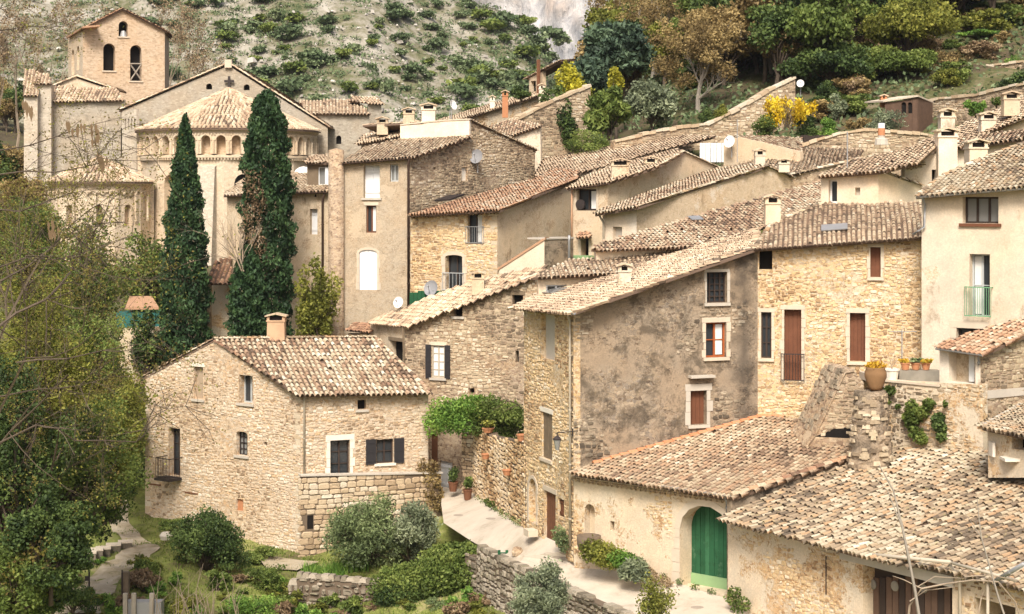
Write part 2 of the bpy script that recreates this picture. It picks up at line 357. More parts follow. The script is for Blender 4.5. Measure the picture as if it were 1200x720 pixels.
class Wall:
    """a vertical plane through two plan points given as (picture column, distance)"""
    def __init__(s, a, b):
        s.A = Vector(((a[0] - CX) / F * a[1], a[1])); s.B = Vector(((b[0] - CX) / F * b[1], b[1]))
        s.L = (s.B - s.A).length; s.u = (s.B - s.A) / s.L; s.n = Vector((s.u.y, -s.u.x))
        if s.n.dot(s.A) > 0: s.n = -s.n
        s.U = Vector((s.u.x, s.u.y, 0)); s.Nn = Vector((s.n.x, s.n.y, 0))
    def pt(s, px, py, d=0.0):
        k = (px - CX) / F; A = s.A + s.n * d
        Y = s.n.dot(A) / (k * s.n.x + s.n.y); return Vector((k * Y, Y, CZ + (HY - py) / F * Y))
    def uv(s, px, py):
        p = s.pt(px, py); return ((p.x - s.A.x) * s.u.x + (p.y - s.A.y) * s.u.y, p.z)
    def xyz(s, u, z, d=0.0):
        return Vector((s.A.x + s.u.x * u + s.n.x * d, s.A.y + s.u.y * u + s.n.y * d, z))
    def box(s, mb, u0, u1, z0, z1, d0, d1, tint=.5):
        mb.box(s.xyz((u0 + u1) / 2, (z0 + z1) / 2, (d0 + d1) / 2), (abs(u1 - u0) / 2, abs(d1 - d0) / 2, abs(z1 - z0) / 2), (s.U, s.Nn, Vector((0, 0, 1))), tint)
    def rect(s, r):
        xm = (r[0] + r[2]) / 2; u0 = s.uv(r[0], r[1])[0]; u1 = s.uv(r[2], r[1])[0]
        z1 = s.uv(xm, r[1])[1]; z0 = s.uv(xm, r[3])[1]
        return min(u0, u1), max(u0, u1), z0, z1

def arched(u0, u1, z0, z1, rise):
    if rise <= 0: return [(u0, z0), (u1, z0), (u1, z1), (u0, z1)]
    um, a = (u0 + u1) / 2, (u1 - u0) / 2; rise = min(rise, z1 - z0 - .02)
    return [(u0, z0), (u1, z0)] + [(um + a * math.cos(math.pi * k / 10), z1 - rise + rise * math.sin(math.pi * k / 10)) for k in range(11)]

def face(root, W, poly, mat, wins=(), name='wall', thick=.3, uvpoly=False, rub=None):
    """one wall sheet with real openings and their reveals; builds the windows and doors in it too"""
    out = poly if uvpoly else [W.uv(*p) for p in poly]
    hs = []; mb = MB()
    for w in wins:
        u0, u1, z0, z1 = W.rect(w['r']); ar = w.get('arch', 0)
        hs.append((arched(u0, u1, z0, z1, ar * (u1 - u0) / 2), w, (u0, u1, z0, z1)))
    loops = [[Vector((a, b, 0)) for a, b in out]] + [[Vector((a, b, 0)) for a, b in h[0]] for h in hs]
    flat = [p for l in loops for p in l]
    edges = []; q_ = 0
    for l in loops:
        edges += [(q_ + i, q_ + (i + 1) % len(l)) for i in range(len(l))]; q_ += len(l)
    cv, _, cf = geometry.delaunay_2d_cdt([p.to_2d() for p in flat], edges, [], 0, 1e-5)[:3]
    ctr = np.array([[sum(cv[i].x for i in f) / 3, sum(cv[i].y for i in f) / 3] for f in cf]); ok = inpoly(ctr[:, 0], ctr[:, 1], out)
    for h in hs: ok &= ~inpoly(ctr[:, 0], ctr[:, 1], h[0])
    tris = [f for f, k in zip(cf, ok) if k]
    vs = [W.xyz(p.x, p.y) for p in cv]
    fs = []
    for t in tris:
        a, b, c = (vs[i] for i in t)
        fs.append(t if (b - a).cross(c - a).dot(W.Nn) > 0 else t[::-1])
    mb.add(vs, fs)
    for h, w, _ in hs:
        d = w.get('d', .28); n = len(h)
        mb.add([W.xyz(a, b) for a, b in h] + [W.xyz(a, b, -d - .05) for a, b in h], [(i, (i + 1) % n, n + (i + 1) % n, n + i) for i in range(n)])
    # thickness along the outline so that the wall is no bare sheet
    n = len(out); mb.add([W.xyz(a, b) for a, b in out] + [W.xyz(a, b, -thick) for a, b in out], [(i, (i + 1) % n, n + (i + 1) % n, n + i) for i in range(n)])
    o = mb.build(name, mat, root)
    for h, w, r in hs: opening(root, W, h, w, r)
    if rub:
        hl = []
        for h, w, (a, b2, e, f) in hs:
            sw = w['sur'][1] * 1.25 if w.get('sur') else .02; hl.append((a - sw, b2 + sw, e - (.15 if w.get('sill') else .02), f + (sw * 1.2 if w.get('sur') else (.22 if w.get('lintel') else .02))))
        rm, mean, seed, bald = rub; zs_ = [z for _, z in out]; stones(o, W, [(a, b2) for a, b2 in out], M[rm], mean, .028, 0, seed, uvpoly=True, gap=.024, drift=.10, bare=bald, uvholes=hl, bow=.015)
    return o

def G(x0, y0, x1, y1, k='glass', **kw):
    d = dict(r=(x0, y0, x1, y1), k=k); d.update(kw); return d

def opening(root, W, h, w, r):
    u0, u1, z0, z1 = r; d = w.get('d', .28); k = w['k']; nt_ = w.get('bars', (1, 2)); fm = M[w.get('frame', 'brown_wood')]
    def poly(dd, mat, name, par):
        mb = MB(); mb.prism([W.xyz(a, b, -dd) for a, b in h], W.Nn * -.04); return mb.build(name, mat, par)
    if k == 'glass':
        mb = MB(); fw = w.get('fw', .07)
        W.box(mb, u0, u0 + fw, z0, z1, -d, -d + .06); W.box(mb, u1 - fw, u1, z0, z1, -d, -d + .06)
        W.box(mb, u0 + fw, u1 - fw, z0, z0 + fw, -d, -d + .06); W.box(mb, u0 + fw, u1 - fw, z1 - fw, z1, -d, -d + .06)
        for i in range(1, nt_[0] + 1):
            uc = u0 + (u1 - u0) * i / (nt_[0] + 1); W.box(mb, uc - fw * .6, uc + fw * .6, z0 + fw, z1 - fw, -d, -d + .055)
        for i in range(1, nt_[1] + 1):
            zc = z0 + (z1 - z0) * i / (nt_[1] + 1); W.box(mb, u0 + fw, u1 - fw, zc - .02, zc + .02, -d, -d + .045)
        o = mb.build('window', fm, root); poly(d + .02, M[w.get('pane', 'glass')], 'pane', o)
    elif k in ('door', 'shutter', 'gate'):
        mb = MB(); mb.prism([W.xyz(a, b, -d - .03) for a, b in h], W.Nn * -.05)
        o = mb.build({'shutter': 'shutter', 'door': 'door', 'gate': 'door'}[k], fm, root)
        npk = w.get('planks', 0)
        if npk:
            top = lambda uu: z1 if not w.get('arch') else (z1 - w['arch'] * (u1 - u0) / 2 + w['arch'] * (u1 - u0) / 2 * math.sqrt(max(0, 1 - ((uu - (u0 + u1) / 2) / ((u1 - u0) / 2)) ** 2)))
            for i in range(npk):
                a = u0 + (u1 - u0) * i / npk + .008; b = u0 + (u1 - u0) * (i + 1) / npk - .008; dd = -d + R.uniform(0, .012)
                q = [W.xyz(a, z0, dd), W.xyz(b, z0, dd), W.xyz(b, top(b) - .01, dd), W.xyz((a + b) / 2, top((a + b) / 2) - .01, dd), W.xyz(a, top(a) - .01, dd)]
                mb = MB(); mb.prism(q, W.Nn * -.03, R.random()); mb.build('plank', M['green_planks'] if k == 'gate' else fm, o)
        else:
            mb = MB(); W.box(mb, (u0 + u1) / 2 - .012, (u0 + u1) / 2 + .012, z0 + .05, z1 - .1, -d - .02, -d + .01)
            for zz in (.18, .8): W.box(mb, u0 + .03, u1 - .03, z0 + (z1 - z0) * zz - .05, z0 + (z1 - z0) * zz + .05, -d - .02, -d + .02)
            mb.build('rail', fm, o)
    elif k == 'void':
        o = poly(d, M[w.get('fill', 'void')], w.get('name', 'window'), root)
    if w.get('door2'):     # an upright strip just inside the opening
        mb = MB(); a, b = w['door2']; W.box(mb, u0 + (u1 - u0) * a, u0 + (u1 - u0) * b, z0 + .02, z1 - .02, -d + .02, -d + .06); mb.build('opening_strip', M[w.get('leafmat', 'white_paint')], o)
    if w.get('cur'):
        mb = MB(); a, b = w['cur']; W.box(mb, u0 + (u1 - u0) * a, u0 + (u1 - u0) * b, z0 + .1, z1 - .1, -d + .005, -d + .015); mb.build('curtain', M['curtain'], o)
    if w.get('sur'):
        sm, sw = w['sur']; mb = MB(); pr = w.get('proud', .025); rng = random.Random(int(u0 * 100))
        zz = z0
        rise = w.get('arch', 0) * (u1 - u0) / 2
        while zz < z1 - rise - .01:
            zh = min(z1 - rise, zz + rng.uniform(.3, .55)); ex = rng.uniform(.6, 1.5)
            W.box(mb, u0 - sw * ex, u0 - .003, zz + .008, zh - .008, -.05, pr + rng.uniform(0, .012), rng.random())
            ex = rng.uniform(.6, 1.5); W.box(mb, u1 + .003, u1 + sw * ex, zz + .008, zh - .008, -.05, pr + rng.uniform(0, .012), rng.random()); zz = zh
        if rise:
            um, a = (u0 + u1) / 2, (u1 - u0) / 2
            for i in range(7):
                q = []
                for kk, ss in ((i, 1), (i + 1, 1), (i + 1, 2), (i, 2)):
                    th = math.pi * (kk / 7); e = 0 if ss == 1 else sw; q.append(W.xyz(um + (a + e) * math.cos(th), z1 - rise + (rise + e) * math.sin(th), pr))
                mb.prism(q, W.Nn * -.06, rng.random())
        else: W.box(mb, u0 - sw * 1.2, u1 + sw * 1.2, z1 + .004, z1 + sw * 1.4, -.05, pr + .008)
        mb.build('surround', M[sm], o)
    if w.get('sill'):
        mb = MB(); W.box(mb, u0 - .12, u1 + .12, z0 - .13, z0 - .004, -.12, .10); mb.build('sill', M[w['sill']], o)
    if w.get('lintel'):
        mb = MB(); W.box(mb, u0 - .14, u1 + .14, z1 + .004, z1 + .2, -.12, .03); mb.build('lintel', M[w['lintel']], o)
    if w.get('shut'):
        sm, sides = w['shut']; sw = (u1 - u0) * w.get('shw', .5)
        for sd in sides:
            a, b = (u0 - sw - .03, u0 - .03) if sd == 'l' else (u1 + .03, u1 + sw + .03)
            mb = MB(); W.box(mb, a, b, z0 - .03, z1 + .03, .03, .07)
            for zz in (.12, .5, .88): W.box(mb, a + .04, b - .04, z0 + (z1 - z0) * zz - .04, z0 + (z1 - z0) * zz + .04, .071, .085)
            mb.build('shutter', M[sm], o)
    if w.get('rail'):       # iron railing in front of a French window: (material, height, reach, bars)
        rm, rh, rd, nb = w['rail']; mb = MB(); a, b = u0 - .12, u1 + .12
        for zz in (z0 + .06, z0 + rh): W.box(mb, a, b, zz - .02, zz + .02, rd - .02, rd + .02)
        for i in range(nb + 1):
            uc = a + (b - a) * i / nb; mb.tube([W.xyz(uc, z0 + .06, rd), W.xyz(uc, z0 + rh, rd)], .012, 4)
        for uc in (a, b): W.box(mb, uc - .015, uc + .015, z0 + rh - .02, z0 + rh + .02, 0, rd)
        if rd > .3:
            for q in range(1, 5):
                for uc in (a, b): mb.tube([W.xyz(uc, z0 + .06, rd * q / 5), W.xyz(uc, z0 + rh, rd * q / 5)], .012, 4)
            W.box(mb, a - .05, b + .05, z0 - .16, z0 - .02, 0.004, rd + .06)
        mb.build('railing', M[rm], o)

class Plane:
    def __init__(s, p0, p1, p2):
        s.o = Vector(p0); s.e = (Vector(p1) - s.o).normalized(); q = Vector(p2) - s.o
        s.s = (q - s.e * q.dot(s.e)).normalized(); s.n = s.e.cross(s.s)
        if s.n.z < 0: s.n = -s.n
    def pt(s, px, py):
        d = Vector(((px - CX) / F, 1, (HY - py) / F)); c = Vector((0, 0, CZ))
        return c + d * ((s.o - c).dot(s.n) / d.dot(s.n))
    def es(s, p): q = Vector(p) - s.o; return (q.dot(s.e), q.dot(s.s))
    def xyz(s, a, b, c=0.0): return s.o + s.e * a + s.s * b + s.n * c

def eave(A, B, pitch, up=None):
    """roof plane rising from the eave A-B; up = plan vector it climbs towards (away from the camera when not given)"""
    A = Vector(A); B = Vector(B); e = B - A; h = Vector((-e.y, e.x, 0)).normalized(); u = up or Vector((A.x + B.x, A.y + B.y, 0))
    if h.dot(Vector((u[0], u[1], 0))) < 0: h = -h
    return Plane(A, B, A + h + Vector((0, 0, math.tan(math.radians(pitch)))))

def tile_set(mb_cols, k, rnd):
    pass

def tiles(root, pl, poly, mat, pw=.24, row=.33, single=0, jit=1.0, px=True, clip=None, over=.10, seed=1, bias=0.0, patch=.35, step=.058, runs=.30):
    """roof deck plus its canal tiles as real geometry: cover tiles, channel tiles between"""
    rg = np.random.default_rng(seed)
    q = [pl.es(pl.pt(*p)) for p in poly] if px else [pl.es(p) for p in poly]
    mb = MB(); n = len(q); mb.prism([pl.xyz(a, b, -.03) for a, b in q], pl.n * -.11); roof = mb.build('roof', M['underlay'], root)
    A = np.array(q); e0, s0 = A.min(0); e1, s1 = A.max(0)
    J, I = np.meshgrid(np.arange(int((e1 - e0) / pw) + 2), np.arange(int((s1 - s0) / row) + 2), indexing='ij')
    colj = rg.normal(0, .012 * jit, J.shape[0])[:, None]
    ec = e0 + (J + .5) * pw + colj + .02 * np.sin(I * .35 + J * .2) * jit; sc = s0 - over + (I + .5) * row + rg.normal(0, .025 * jit, I.shape)
    # extend the test a little below the eave so that the lowest row hangs over
    keep = inpoly(ec, np.maximum(sc, s0 + .02) if False else sc, q) | inpoly(ec, sc + over + row * .4, q)
    keep &= rg.random(keep.shape) > .006 * jit
    ec = ec[keep]; sc = sc[keep]; m = len(ec)
    # tints: patches of alike tiles, with strangers among them
    g1 = np.sin(ec * .7 + 1.3 * np.sin(sc * .5) + seed) * np.cos(sc * .45 + .8 * np.sin(ec * .33) + seed * 2.1)
    run = np.sin(np.floor(ec / pw) * 12.99 + np.floor(sc / (row * 3.7) + np.sin(np.floor(ec / pw) * 7.1)) * 78.2) * .5
    tint = np.clip(.5 + bias + patch * .5 * g1 + runs * run + rg.normal(0, .30 - runs * .43, m), 0, 1)
    L = row * 1.32; ang = np.linspace(0, math.pi, 5)
    r0 = pw * .365 * rg.uniform(.9, 1.1, m); r1 = r0 * rg.uniform(.76, .86, m)
    yaw = rg.normal(0, .03 * jit, m); lift0 = step + rg.normal(0, .008 * jit, m); lift1 = .018 + rg.normal(0, .006 * jit, m)
    o_, e_, s_, n_ = (np.array(x) for x in (pl.o, pl.e, pl.s, pl.n))
    def wv(ee, ss, nn): return o_ + ee[..., None] * e_ + ss[..., None] * s_ + nn[..., None] * n_
    V = np.zeros((m, 16, 3))
    for end, (rr, lf, ds) in enumerate(((r0, lift0, -L / 2), (r1, lift1, L / 2))):
        for k, a in enumerate(ang):
            V[:, end * 5 + k] = wv(ec + rr * math.cos(a) + yaw * ds, sc + ds + 0 * rr, lf - .03 + rr * 1.0 * math.sin(a))
    for end, ds in enumerate((-L / 2, L / 2)):
        for k, (de, dn) in enumerate(((.30, .03), (.5, -.055), (.70, .03))):
            V[:, 10 + end * 3 + k] = wv(ec + pw * de, sc + ds + 0 * ec, 0 * ec + dn + (.012 if end == 0 else -.012))
    base = np.array([[0, 5, 6, 1], [1, 6, 7, 2], [2, 7, 8, 3], [3, 8, 9, 4], [10, 11, 14, 13], [11, 12, 15, 14]])
    chan = np.clip(tint - .36 + rg.normal(0, .1, m), 0, 1)  # channels tinted darker: shadow between the covers put into the colour
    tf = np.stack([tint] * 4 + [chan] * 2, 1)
    near = np.zeros(m, bool)
    if single:
        ctr = wv(ec, sc, 0 * ec); dist = ctr[:, 1]; u = CX + F * ctr[:, 0] / dist; v = HY - F * (ctr[:, 2] - CZ) / dist
        vis = (u > 0) & (u < 1198) & (v < 718) & (v > 0); dist = np.where(vis, dist, 1e9)
        near[np.argsort(dist)[:single]] = True; near &= vis
    fr = ~near; mf = fr.sum()
    if mf:
        F_ = (base[None] + (np.arange(mf) * 16)[:, None, None]).reshape(-1, 4)
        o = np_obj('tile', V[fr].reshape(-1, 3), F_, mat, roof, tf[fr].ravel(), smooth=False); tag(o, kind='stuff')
    if near.any():
        # a dozen tile shapes, each in its own colour; every tile an object
        oo = off(roof); ids = np.where(near)[0]; K = 16; meshes = []
        for k in range(K):
            mb = MB(); t = (k + .5) / K; rr = pw * .37 * R.uniform(.92, 1.08); vs = []
            for th in (0, .016):
                for ds, f in ((-L / 2, 1), (L / 2, .8)):
                    for a in ang: vs.append(((rr * f - th) * math.cos(a), ds, (rr * f - th) * .85 * math.sin(a)))
            mb.add(vs, [(0, 5, 6, 1), (1, 6, 7, 2), (2, 7, 8, 3), (3, 8, 9, 4), (11, 16, 15, 10), (12, 17, 16, 11), (13, 18, 17, 12), (14, 19, 18, 13), (0, 1, 11, 10), (1, 2, 12, 11), (2, 3, 13, 12), (3, 4, 14, 13)], t)
            c = max(0, t - .36); mb.add([(pw * de, ds, dn - .035) for ds in (-L / 2, L / 2) for de, dn in ((.30, .03), (.5, -.055), (.70, .03))], [(0, 1, 4, 3), (1, 2, 5, 4)], c)  # channel darkened here too, its shadow put into the tint
            ob = mb.build('tile', mat); meshes.append(ob.data); bpy.data.objects.remove(ob)
        from mathutils import Matrix
        for i in ids:
            ob = bpy.data.objects.new('tile', meshes[min(K - 1, int(tint[i] * K))]); COL.objects.link(ob); ob.parent = roof
            sl = (lift1[i] - lift0[i]) / L
            X = pl.e; Yv = (pl.s + pl.n * sl + pl.e * yaw[i]).normalized(); Z = X.cross(Yv).normalized()
            if Z.dot(pl.n) < 0: Z = -Z
            X = Yv.cross(Z)
            mt = Matrix((X, Yv, Z)).transposed().to_4x4(); mt.translation = pl.xyz(float(ec[i]), float(sc[i]), float((lift0[i] + lift1[i]) / 2 - .03)) - oo
            ob.matrix_local = mt
    return roof

def ridge(roof, pts, mat, r=.11, step=.36, name='ridge_tile', tint=None):
    """row of half-round tiles bedded along a ridge or verge"""
    mb = MB()
    for a, b in zip(pts[:-1], pts[1:]):
        a = Vector(a); b = Vector(b); L = (b - a).length; d = (b - a) / L; n = max(1, int(L / step)); sd = d.cross(Vector((0, 0, 1))).normalized(); up = sd.cross(d)
        for i in range(n):
            c0 = a + d * (L * i / n); c1 = a + d * (L * (i + 1) / n + .06); vs = []
            for c, rr, lf in ((c0, r, .02), (c1, r * .82, -.01)):
                for k in range(5):
                    th = math.pi * k / 4; vs.append(c + sd * (rr * math.cos(th)) + up * (rr * .8 * math.sin(th) + lf))
            mb.add(vs, [(0, 5, 6, 1), (1, 6, 7, 2), (2, 7, 8, 3), (3, 8, 9, 4), (0, 1, 2, 3, 4)], R.random() if tint is None else tint + R.uniform(-.15, .15))
    return tag(mb.build(name, mat, roof), kind='stuff')

def genoise(root, W, x0, y0, x1, y1, rows=2, pw=.22, dz=.12, mat='tile', reach=.14):
    """eave corbel of tile ends, row over row"""
    p, q = W.uv(x0, y0), W.uv(x1, y1); mb = MB(); L = q[0] - p[0]; n = max(2, int(abs(L) / pw))
    for r in range(rows):
        d = reach * (rows - r)
        for i in range(n):
            a = p[0] + L * (i + .5) / n + (pw / 2 if r % 2 else 0); z = p[1] + (q[1] - p[1]) * (i + .5) / n - dz * (r + 1); vs = []
            for dd in (0.0, d):
                for k in range(5):
                    th = math.pi * k / 4; vs.append(W.xyz(a + pw * .42 * math.cos(th), z + dz * .7 * math.sin(th), dd))
            mb.add(vs, [(0, 5, 6, 1), (1, 6, 7, 2), (2, 7, 8, 3), (3, 8, 9, 4)], R.uniform(.3, .8))
        z0 = p[1] - dz * (r + 1) + dz * .72; z1 = q[1] - dz * (r + 1) + dz * .72
        mb.add([W.xyz(p[0], z0, 0), W.xyz(q[0], z1, 0), W.xyz(q[0], z1, d + .01), W.xyz(p[0], z0, d + .01), W.xyz(p[0], z0 + dz * .26, 0), W.xyz(q[0], z1 + dz * .26, 0), W.xyz(q[0], z1 + dz * .26, d + .01), W.xyz(p[0], z0 + dz * .26, d + .01)], [(3, 2, 1, 0), (4, 5, 6, 7), (2, 3, 7, 6), (0, 3, 7, 4), (1, 2, 6, 5)], .6)
    return tag(mb.build('eave_course', M[mat], root), kind='stuff')

def stones(root, W, poly, mat, mean=(.34, .2), proud=.04, single=0, seed=3, holes=(), name='stone', bow=.03, uvpoly=False, gap=.014, d0=0.0, drift=.05, bare=0.0, uvholes=()):
    """coursed rubble as separate stones in front of a wall plane"""
    rg = random.Random(seed); q = poly if uvpoly else [W.uv(*p) for p in poly]; hq = [W.rect(h) for h in holes] + list(uvholes)
    us = [a for a, b in q]; zs = [b for a, b in q]; out = []; z = min(zs)
    while z < max(zs):
        hgt = mean[1] * rg.uniform(.7, 1.45); u = min(us) - rg.uniform(0, mean[0])
        while u < max(us):
            wd = mean[0] * rg.uniform(.55, 1.6); c = (u + wd / 2, z + hgt / 2)
            bald = bare and math.sin(c[0] * .9 + 1.7 * math.sin(c[1] * .8 + seed) + seed) * math.cos(c[1] * .75 + seed * 1.3) > 1 - 2 * bare + rg.uniform(-.3, .3)
            if not bald and pin(c[0], c[1], q) and not any(a - .03 < c[0] < b + .03 and e - .03 < c[1] < f + .03 for a, b, e, f in hq):
                split = rg.random() < .18 and hgt > mean[1]
                for (za, zb) in (((z, z + hgt * .5), (z + hgt * .5, z + hgt)) if split else ((z, z + hgt),)):
                    uu0, uu1 = max(min(us), u), min(max(us), u + wd)
                    for a, b, e, f in hq:
                        if uu1 > a - .02 and uu0 < b + .02 and zb > e - .02 and za < f + .02:
                            if c[0] <= a: uu1 = min(uu1, a - .02)
                            elif c[0] >= b: uu0 = max(uu0, b + .02)
                            elif c[1] >= f: za = max(za, f + .02)
                            elif c[1] <= e: zb = min(zb, e - .02)
                    if zb - za < .04: continue
                    if uu1 - uu0 < .06: continue
                    out.append((uu0, uu1, za, min(zb, max(zs) + .03)))
            u += wd
        z += hgt
    out.sort(key=lambda s: -(s[1] - s[0]) * (s[3] - s[2])); big = MB()
    for i, (a, b, c, d) in enumerate(out):
        zj = rg.uniform(-1, 1) * drift * .45 + drift * .5 * math.sin(a * 2.1 + seed); c += zj; d += zj; j = lambda: rg.uniform(0, gap); p = proud * rg.uniform(.5, 1.4); dr = lambda: rg.uniform(-drift, drift) * .5
        a0, b0, c0, e0 = a + gap / 2 + j(), b - gap / 2 - j(), c + gap / 2 + j(), d - gap / 2 - j()
        wx, hz = b0 - a0, e0 - c0; cuts = [min(wx, hz) * rg.uniform(.10, .42) for _ in range(4)]; base = []
        for (ox, oz, sx, sz), ct in zip(((a0, c0, 1, 1), (b0, c0, -1, 1), (b0, e0, -1, -1), (a0, e0, 1, -1)), cuts):
            c1, c2 = ct, ct * rg.uniform(.4, 1.1); pp = [(ox, oz + sz * c2), (ox + sx * c1, oz)]; pp = pp if sx == sz else pp[::-1]
            base += [(x + dr() * .25, y + dr() * .25) for x, y in pp]
        m8 = len(base); cu, cz = sum(x for x, y in base) / m8, sum(y for x, y in base) / m8; k = rg.uniform(.62, .84)
        vs = [W.xyz(x, y, d0 - .05) for x, y in base] + [W.xyz(x, y, d0 + p * .5) for x, y in base] + [W.xyz(cu + (x - cu) * k, cz + (y - cz) * k, d0 + p + rg.uniform(-1, 1) * bow * .4) for x, y in base]
        fs = [(i_ + o_, (i_ + 1) % m8 + o_, (i_ + 1) % m8 + m8 + o_, i_ + m8 + o_) for o_ in (0, m8) for i_ in range(m8)] + [tuple(range(2 * m8, 3 * m8))]
        mb = MB() if i < single else big; mb.add(vs, fs, min(1, max(0, .5 + .28 * math.sin(a * .8 + 2 * math.sin(c * .7 + seed)) + rg.gauss(0, .24))))
        if i < single: mb.build(name, mat, root)
    if big.v: tag(big.build(name, mat, root), kind='stuff')

def quoins(root, W, px, y0, y1, side, mat='block', w=.38, h=.28, seed=5, skip=.25):
    """dressed corner stones, long and short by turns, proud of the wall"""
    rg = random.Random(seed); u, zt = W.uv(px, y0); zb = W.uv(px, y1)[1]; z = zb; k = 0; mb = MB()
    while z < zt:
        hh = h * rg.uniform(.8, 1.25); ww = w * (1.25 if k % 2 else .75) * rg.uniform(.85, 1.2)
        if rg.random() > skip:
            a, b = (u - ww, u - .004) if side == 'l' else (u + .004, u + ww)
            W.box(mb, a, b, z + .01, min(zt, z + hh) - .01, -.04, .018 + rg.uniform(0, .012), rg.uniform(.45, 1))
        z += hh; k += 1
    return tag(mb.build('quoin', M[mat], root), kind='stuff')

def chimney(root, px, py0, py1, Y, wpx, mat='plaster_tan', cap='tile', dep=.55, style='tiles', taper=.96):
    """shaft standing at a picture column, with legs and a cap"""
    b = P(px, py1, Y); t = P(px, py0, Y); w = wpx / F * Y; mb = MB(); d = dep
    capz = min(.42, (t.z - b.z) * .4); z1 = t.z - capz
    mb.box((b.x, b.y + d / 2, (b.z + z1) / 2), (w / 2, d / 2, (z1 - b.z) / 2), taper=taper)
    mb.box((b.x, b.y + d / 2, z1 + .03), (w / 2 + .03, d / 2 + .03, .035))
    for sx in (-1, 1): mb.box((b.x + sx * (w / 2 - .07), b.y + d / 2, z1 + .03 + capz * .28), (.07, d / 2 - .02, capz * .28))
    o = mb.build('chimney', M[mat], root); mb = MB(); zc = z1 + .035 + capz * .56
    mb.box((b.x, b.y + d / 2, z1 + .03 + capz * .28), (w / 2 - .16, d / 2 - .12, capz * .27)); mb.build('flue', M['void'], o); mb = MB()
    for s in (-1, 1):
        mb.add([(b.x, b.y - .08, zc + capz * .44), (b.x + s * (w / 2 + .1), b.y - .08, zc + .05), (b.x + s * (w / 2 + .1), b.y + d + .08, zc + .05), (b.x, b.y + d + .08, zc + capz * .44),
                (b.x, b.y - .08, zc + capz * .44 - .07), (b.x + s * (w / 2 + .1), b.y - .08, zc - .02), (b.x + s * (w / 2 + .1), b.y + d + .08, zc - .02), (b.x, b.y + d + .08, zc + capz * .44 - .07)],
               [(0, 1, 2, 3), (7, 6, 5, 4), (0, 1, 5, 4), (1, 2, 6, 5), (2, 3, 7, 6)], R.uniform(.4, .8))
    mb.build('cap', M[cap], o); return o

def gutter(root, a, b, mat='gutter_brown', r=.075):
    a = Vector(a); b = Vector(b); d = (b - a).normalized(); sd = d.cross(Vector((0, 0, 1))).normalized(); mb = MB(); vs = []
    if sd.dot(Vector((a.x, a.y, 0))) > 0: sd = -sd
    for rr in (r, r * .86):
        for c in (a, b):
            for k in range(7):
                th = math.pi + math.pi * k / 6; vs.append(c + sd * (rr * math.cos(th)) + Vector((0, 0, rr * math.sin(th))))
    fs = [(k, k + 1, 7 + k + 1, 7 + k) for k in range(6)] + [(14 + k, 21 + k, 21 + k + 1, 14 + k + 1) for k in range(6)] + [(0, 7, 21, 14), (6, 20, 27, 13)] + [(k, 14 + k, 15 + k, k + 1) for k in range(6)] + [(7 + k, 8 + k, 22 + k, 21 + k) for k in range(6)]
    mb.add(vs, fs); return mb.build('gutter', M[mat], root)

def pipe(root, pts, mat='pvc', r=.05, name='downpipe'):
    mb = MB(); mb.tube(pts, r, 8); o = mb.build(name, M[mat], root, smooth=True)
    mb = MB(); a, b = Vector(pts[-2]), Vector(pts[-1]); n = max(1, int((a - b).length / 2.2))
    for i in range(n): c = a.lerp(b, (i + .5) / n); mb.tube([c + Vector((0, 0, -.03)), c + Vector((0, 0, .03))], r * 1.35, 8)
    mb.build('bracket', M[mat], o); return o

def shell(root, corners, z0, ztop, mat, name='wall'):
    """plain back and side walls that close a house where the photograph does not look: plan points (X, Y)"""
    mb = MB(); n = len(corners)
    for i in range(n - 1):
        (xa, ya), (xb, yb) = corners[i], corners[i + 1]; za, zb = ztop[i], ztop[i + 1]
        mb.add([(xa, ya, z0), (xb, yb, z0), (xb, yb, zb), (xa, ya, za)], [(0, 1, 2, 3)])
    return mb.build(name, mat, root)

# ------------------------------------------------------------------ plants
def leaves(name, parent, c, size, tint, mat, flat=.0, elong=1.6, seed=0, loc=None, up=None):
    """one small folded leaf per centre"""
    rg = np.random.default_rng(seed); c = np.asarray(c); m = len(c)
    a = rg.normal(size=(m, 3)); a[:, 2] *= (1 - flat)
    if up is not None: a = a * .6 + np.array(up)
    a /= np.linalg.norm(a, axis=1, keepdims=True); b = rg.normal(size=(m, 3)); b -= (b * a).sum(1, keepdims=True) * a; b /= np.linalg.norm(b, axis=1, keepdims=True)
    s = (size * rg.uniform(.6, 1.35, m))[:, None]
    V = np.stack([c - a * s * elong * .5, c + b * s * .5, c + a * s * elong * .5, c - b * s * .5], 1)
    return np_obj(name, V.reshape(-1, 3), np.arange(4 * m).reshape(m, 4), mat, parent, tint, loc=loc)

def clumpy(cl, n, rg, hollow=.55, fuzz=.15):
    """leaf centres over a list of clumps (centre, radii, tint)"""
    vol = np.array([(r[0] * r[1] * r[2]) ** .667 for _, r, _ in cl]); cnt = np.maximum(6, (n * vol / vol.sum()).astype(int)); out = []; tn = []
    for (c, r, t), k in zip(cl, cnt):
        d = rg.normal(size=(k, 3)); d /= np.linalg.norm(d, axis=1, keepdims=True)
        rad = hollow + (1 - hollow) * rg.random(k) ** .6 + rg.normal(0, fuzz, k) * .6
        out.append(np.array(c) + d * rad[:, None] * np.array(r)); tn.append(np.clip(t + rg.normal(0, .16, k), 0, 1))
    return np.concatenate(out), np.concatenate(tn)

def crown_clumps(ctr, rad, K, rg, cr=.38, lump=.75, low=-.6):
    cl = []
    for i in range(K):
        while True:
            d = rg.normal(size=3); d /= np.linalg.norm(d)
            if d[2] > low: break
        f = lump * rg.uniform(.55, 1.08) if i % 4 else lump * rg.uniform(.1, .5); c = np.array(ctr) + d * f * np.array(rad); s = cr * rg.uniform(.6, 1.2)
        cl.append((c, (rad[0] * s, rad[1] * s, rad[2] * s * .85), rg.uniform(.15, .85)))
    return cl

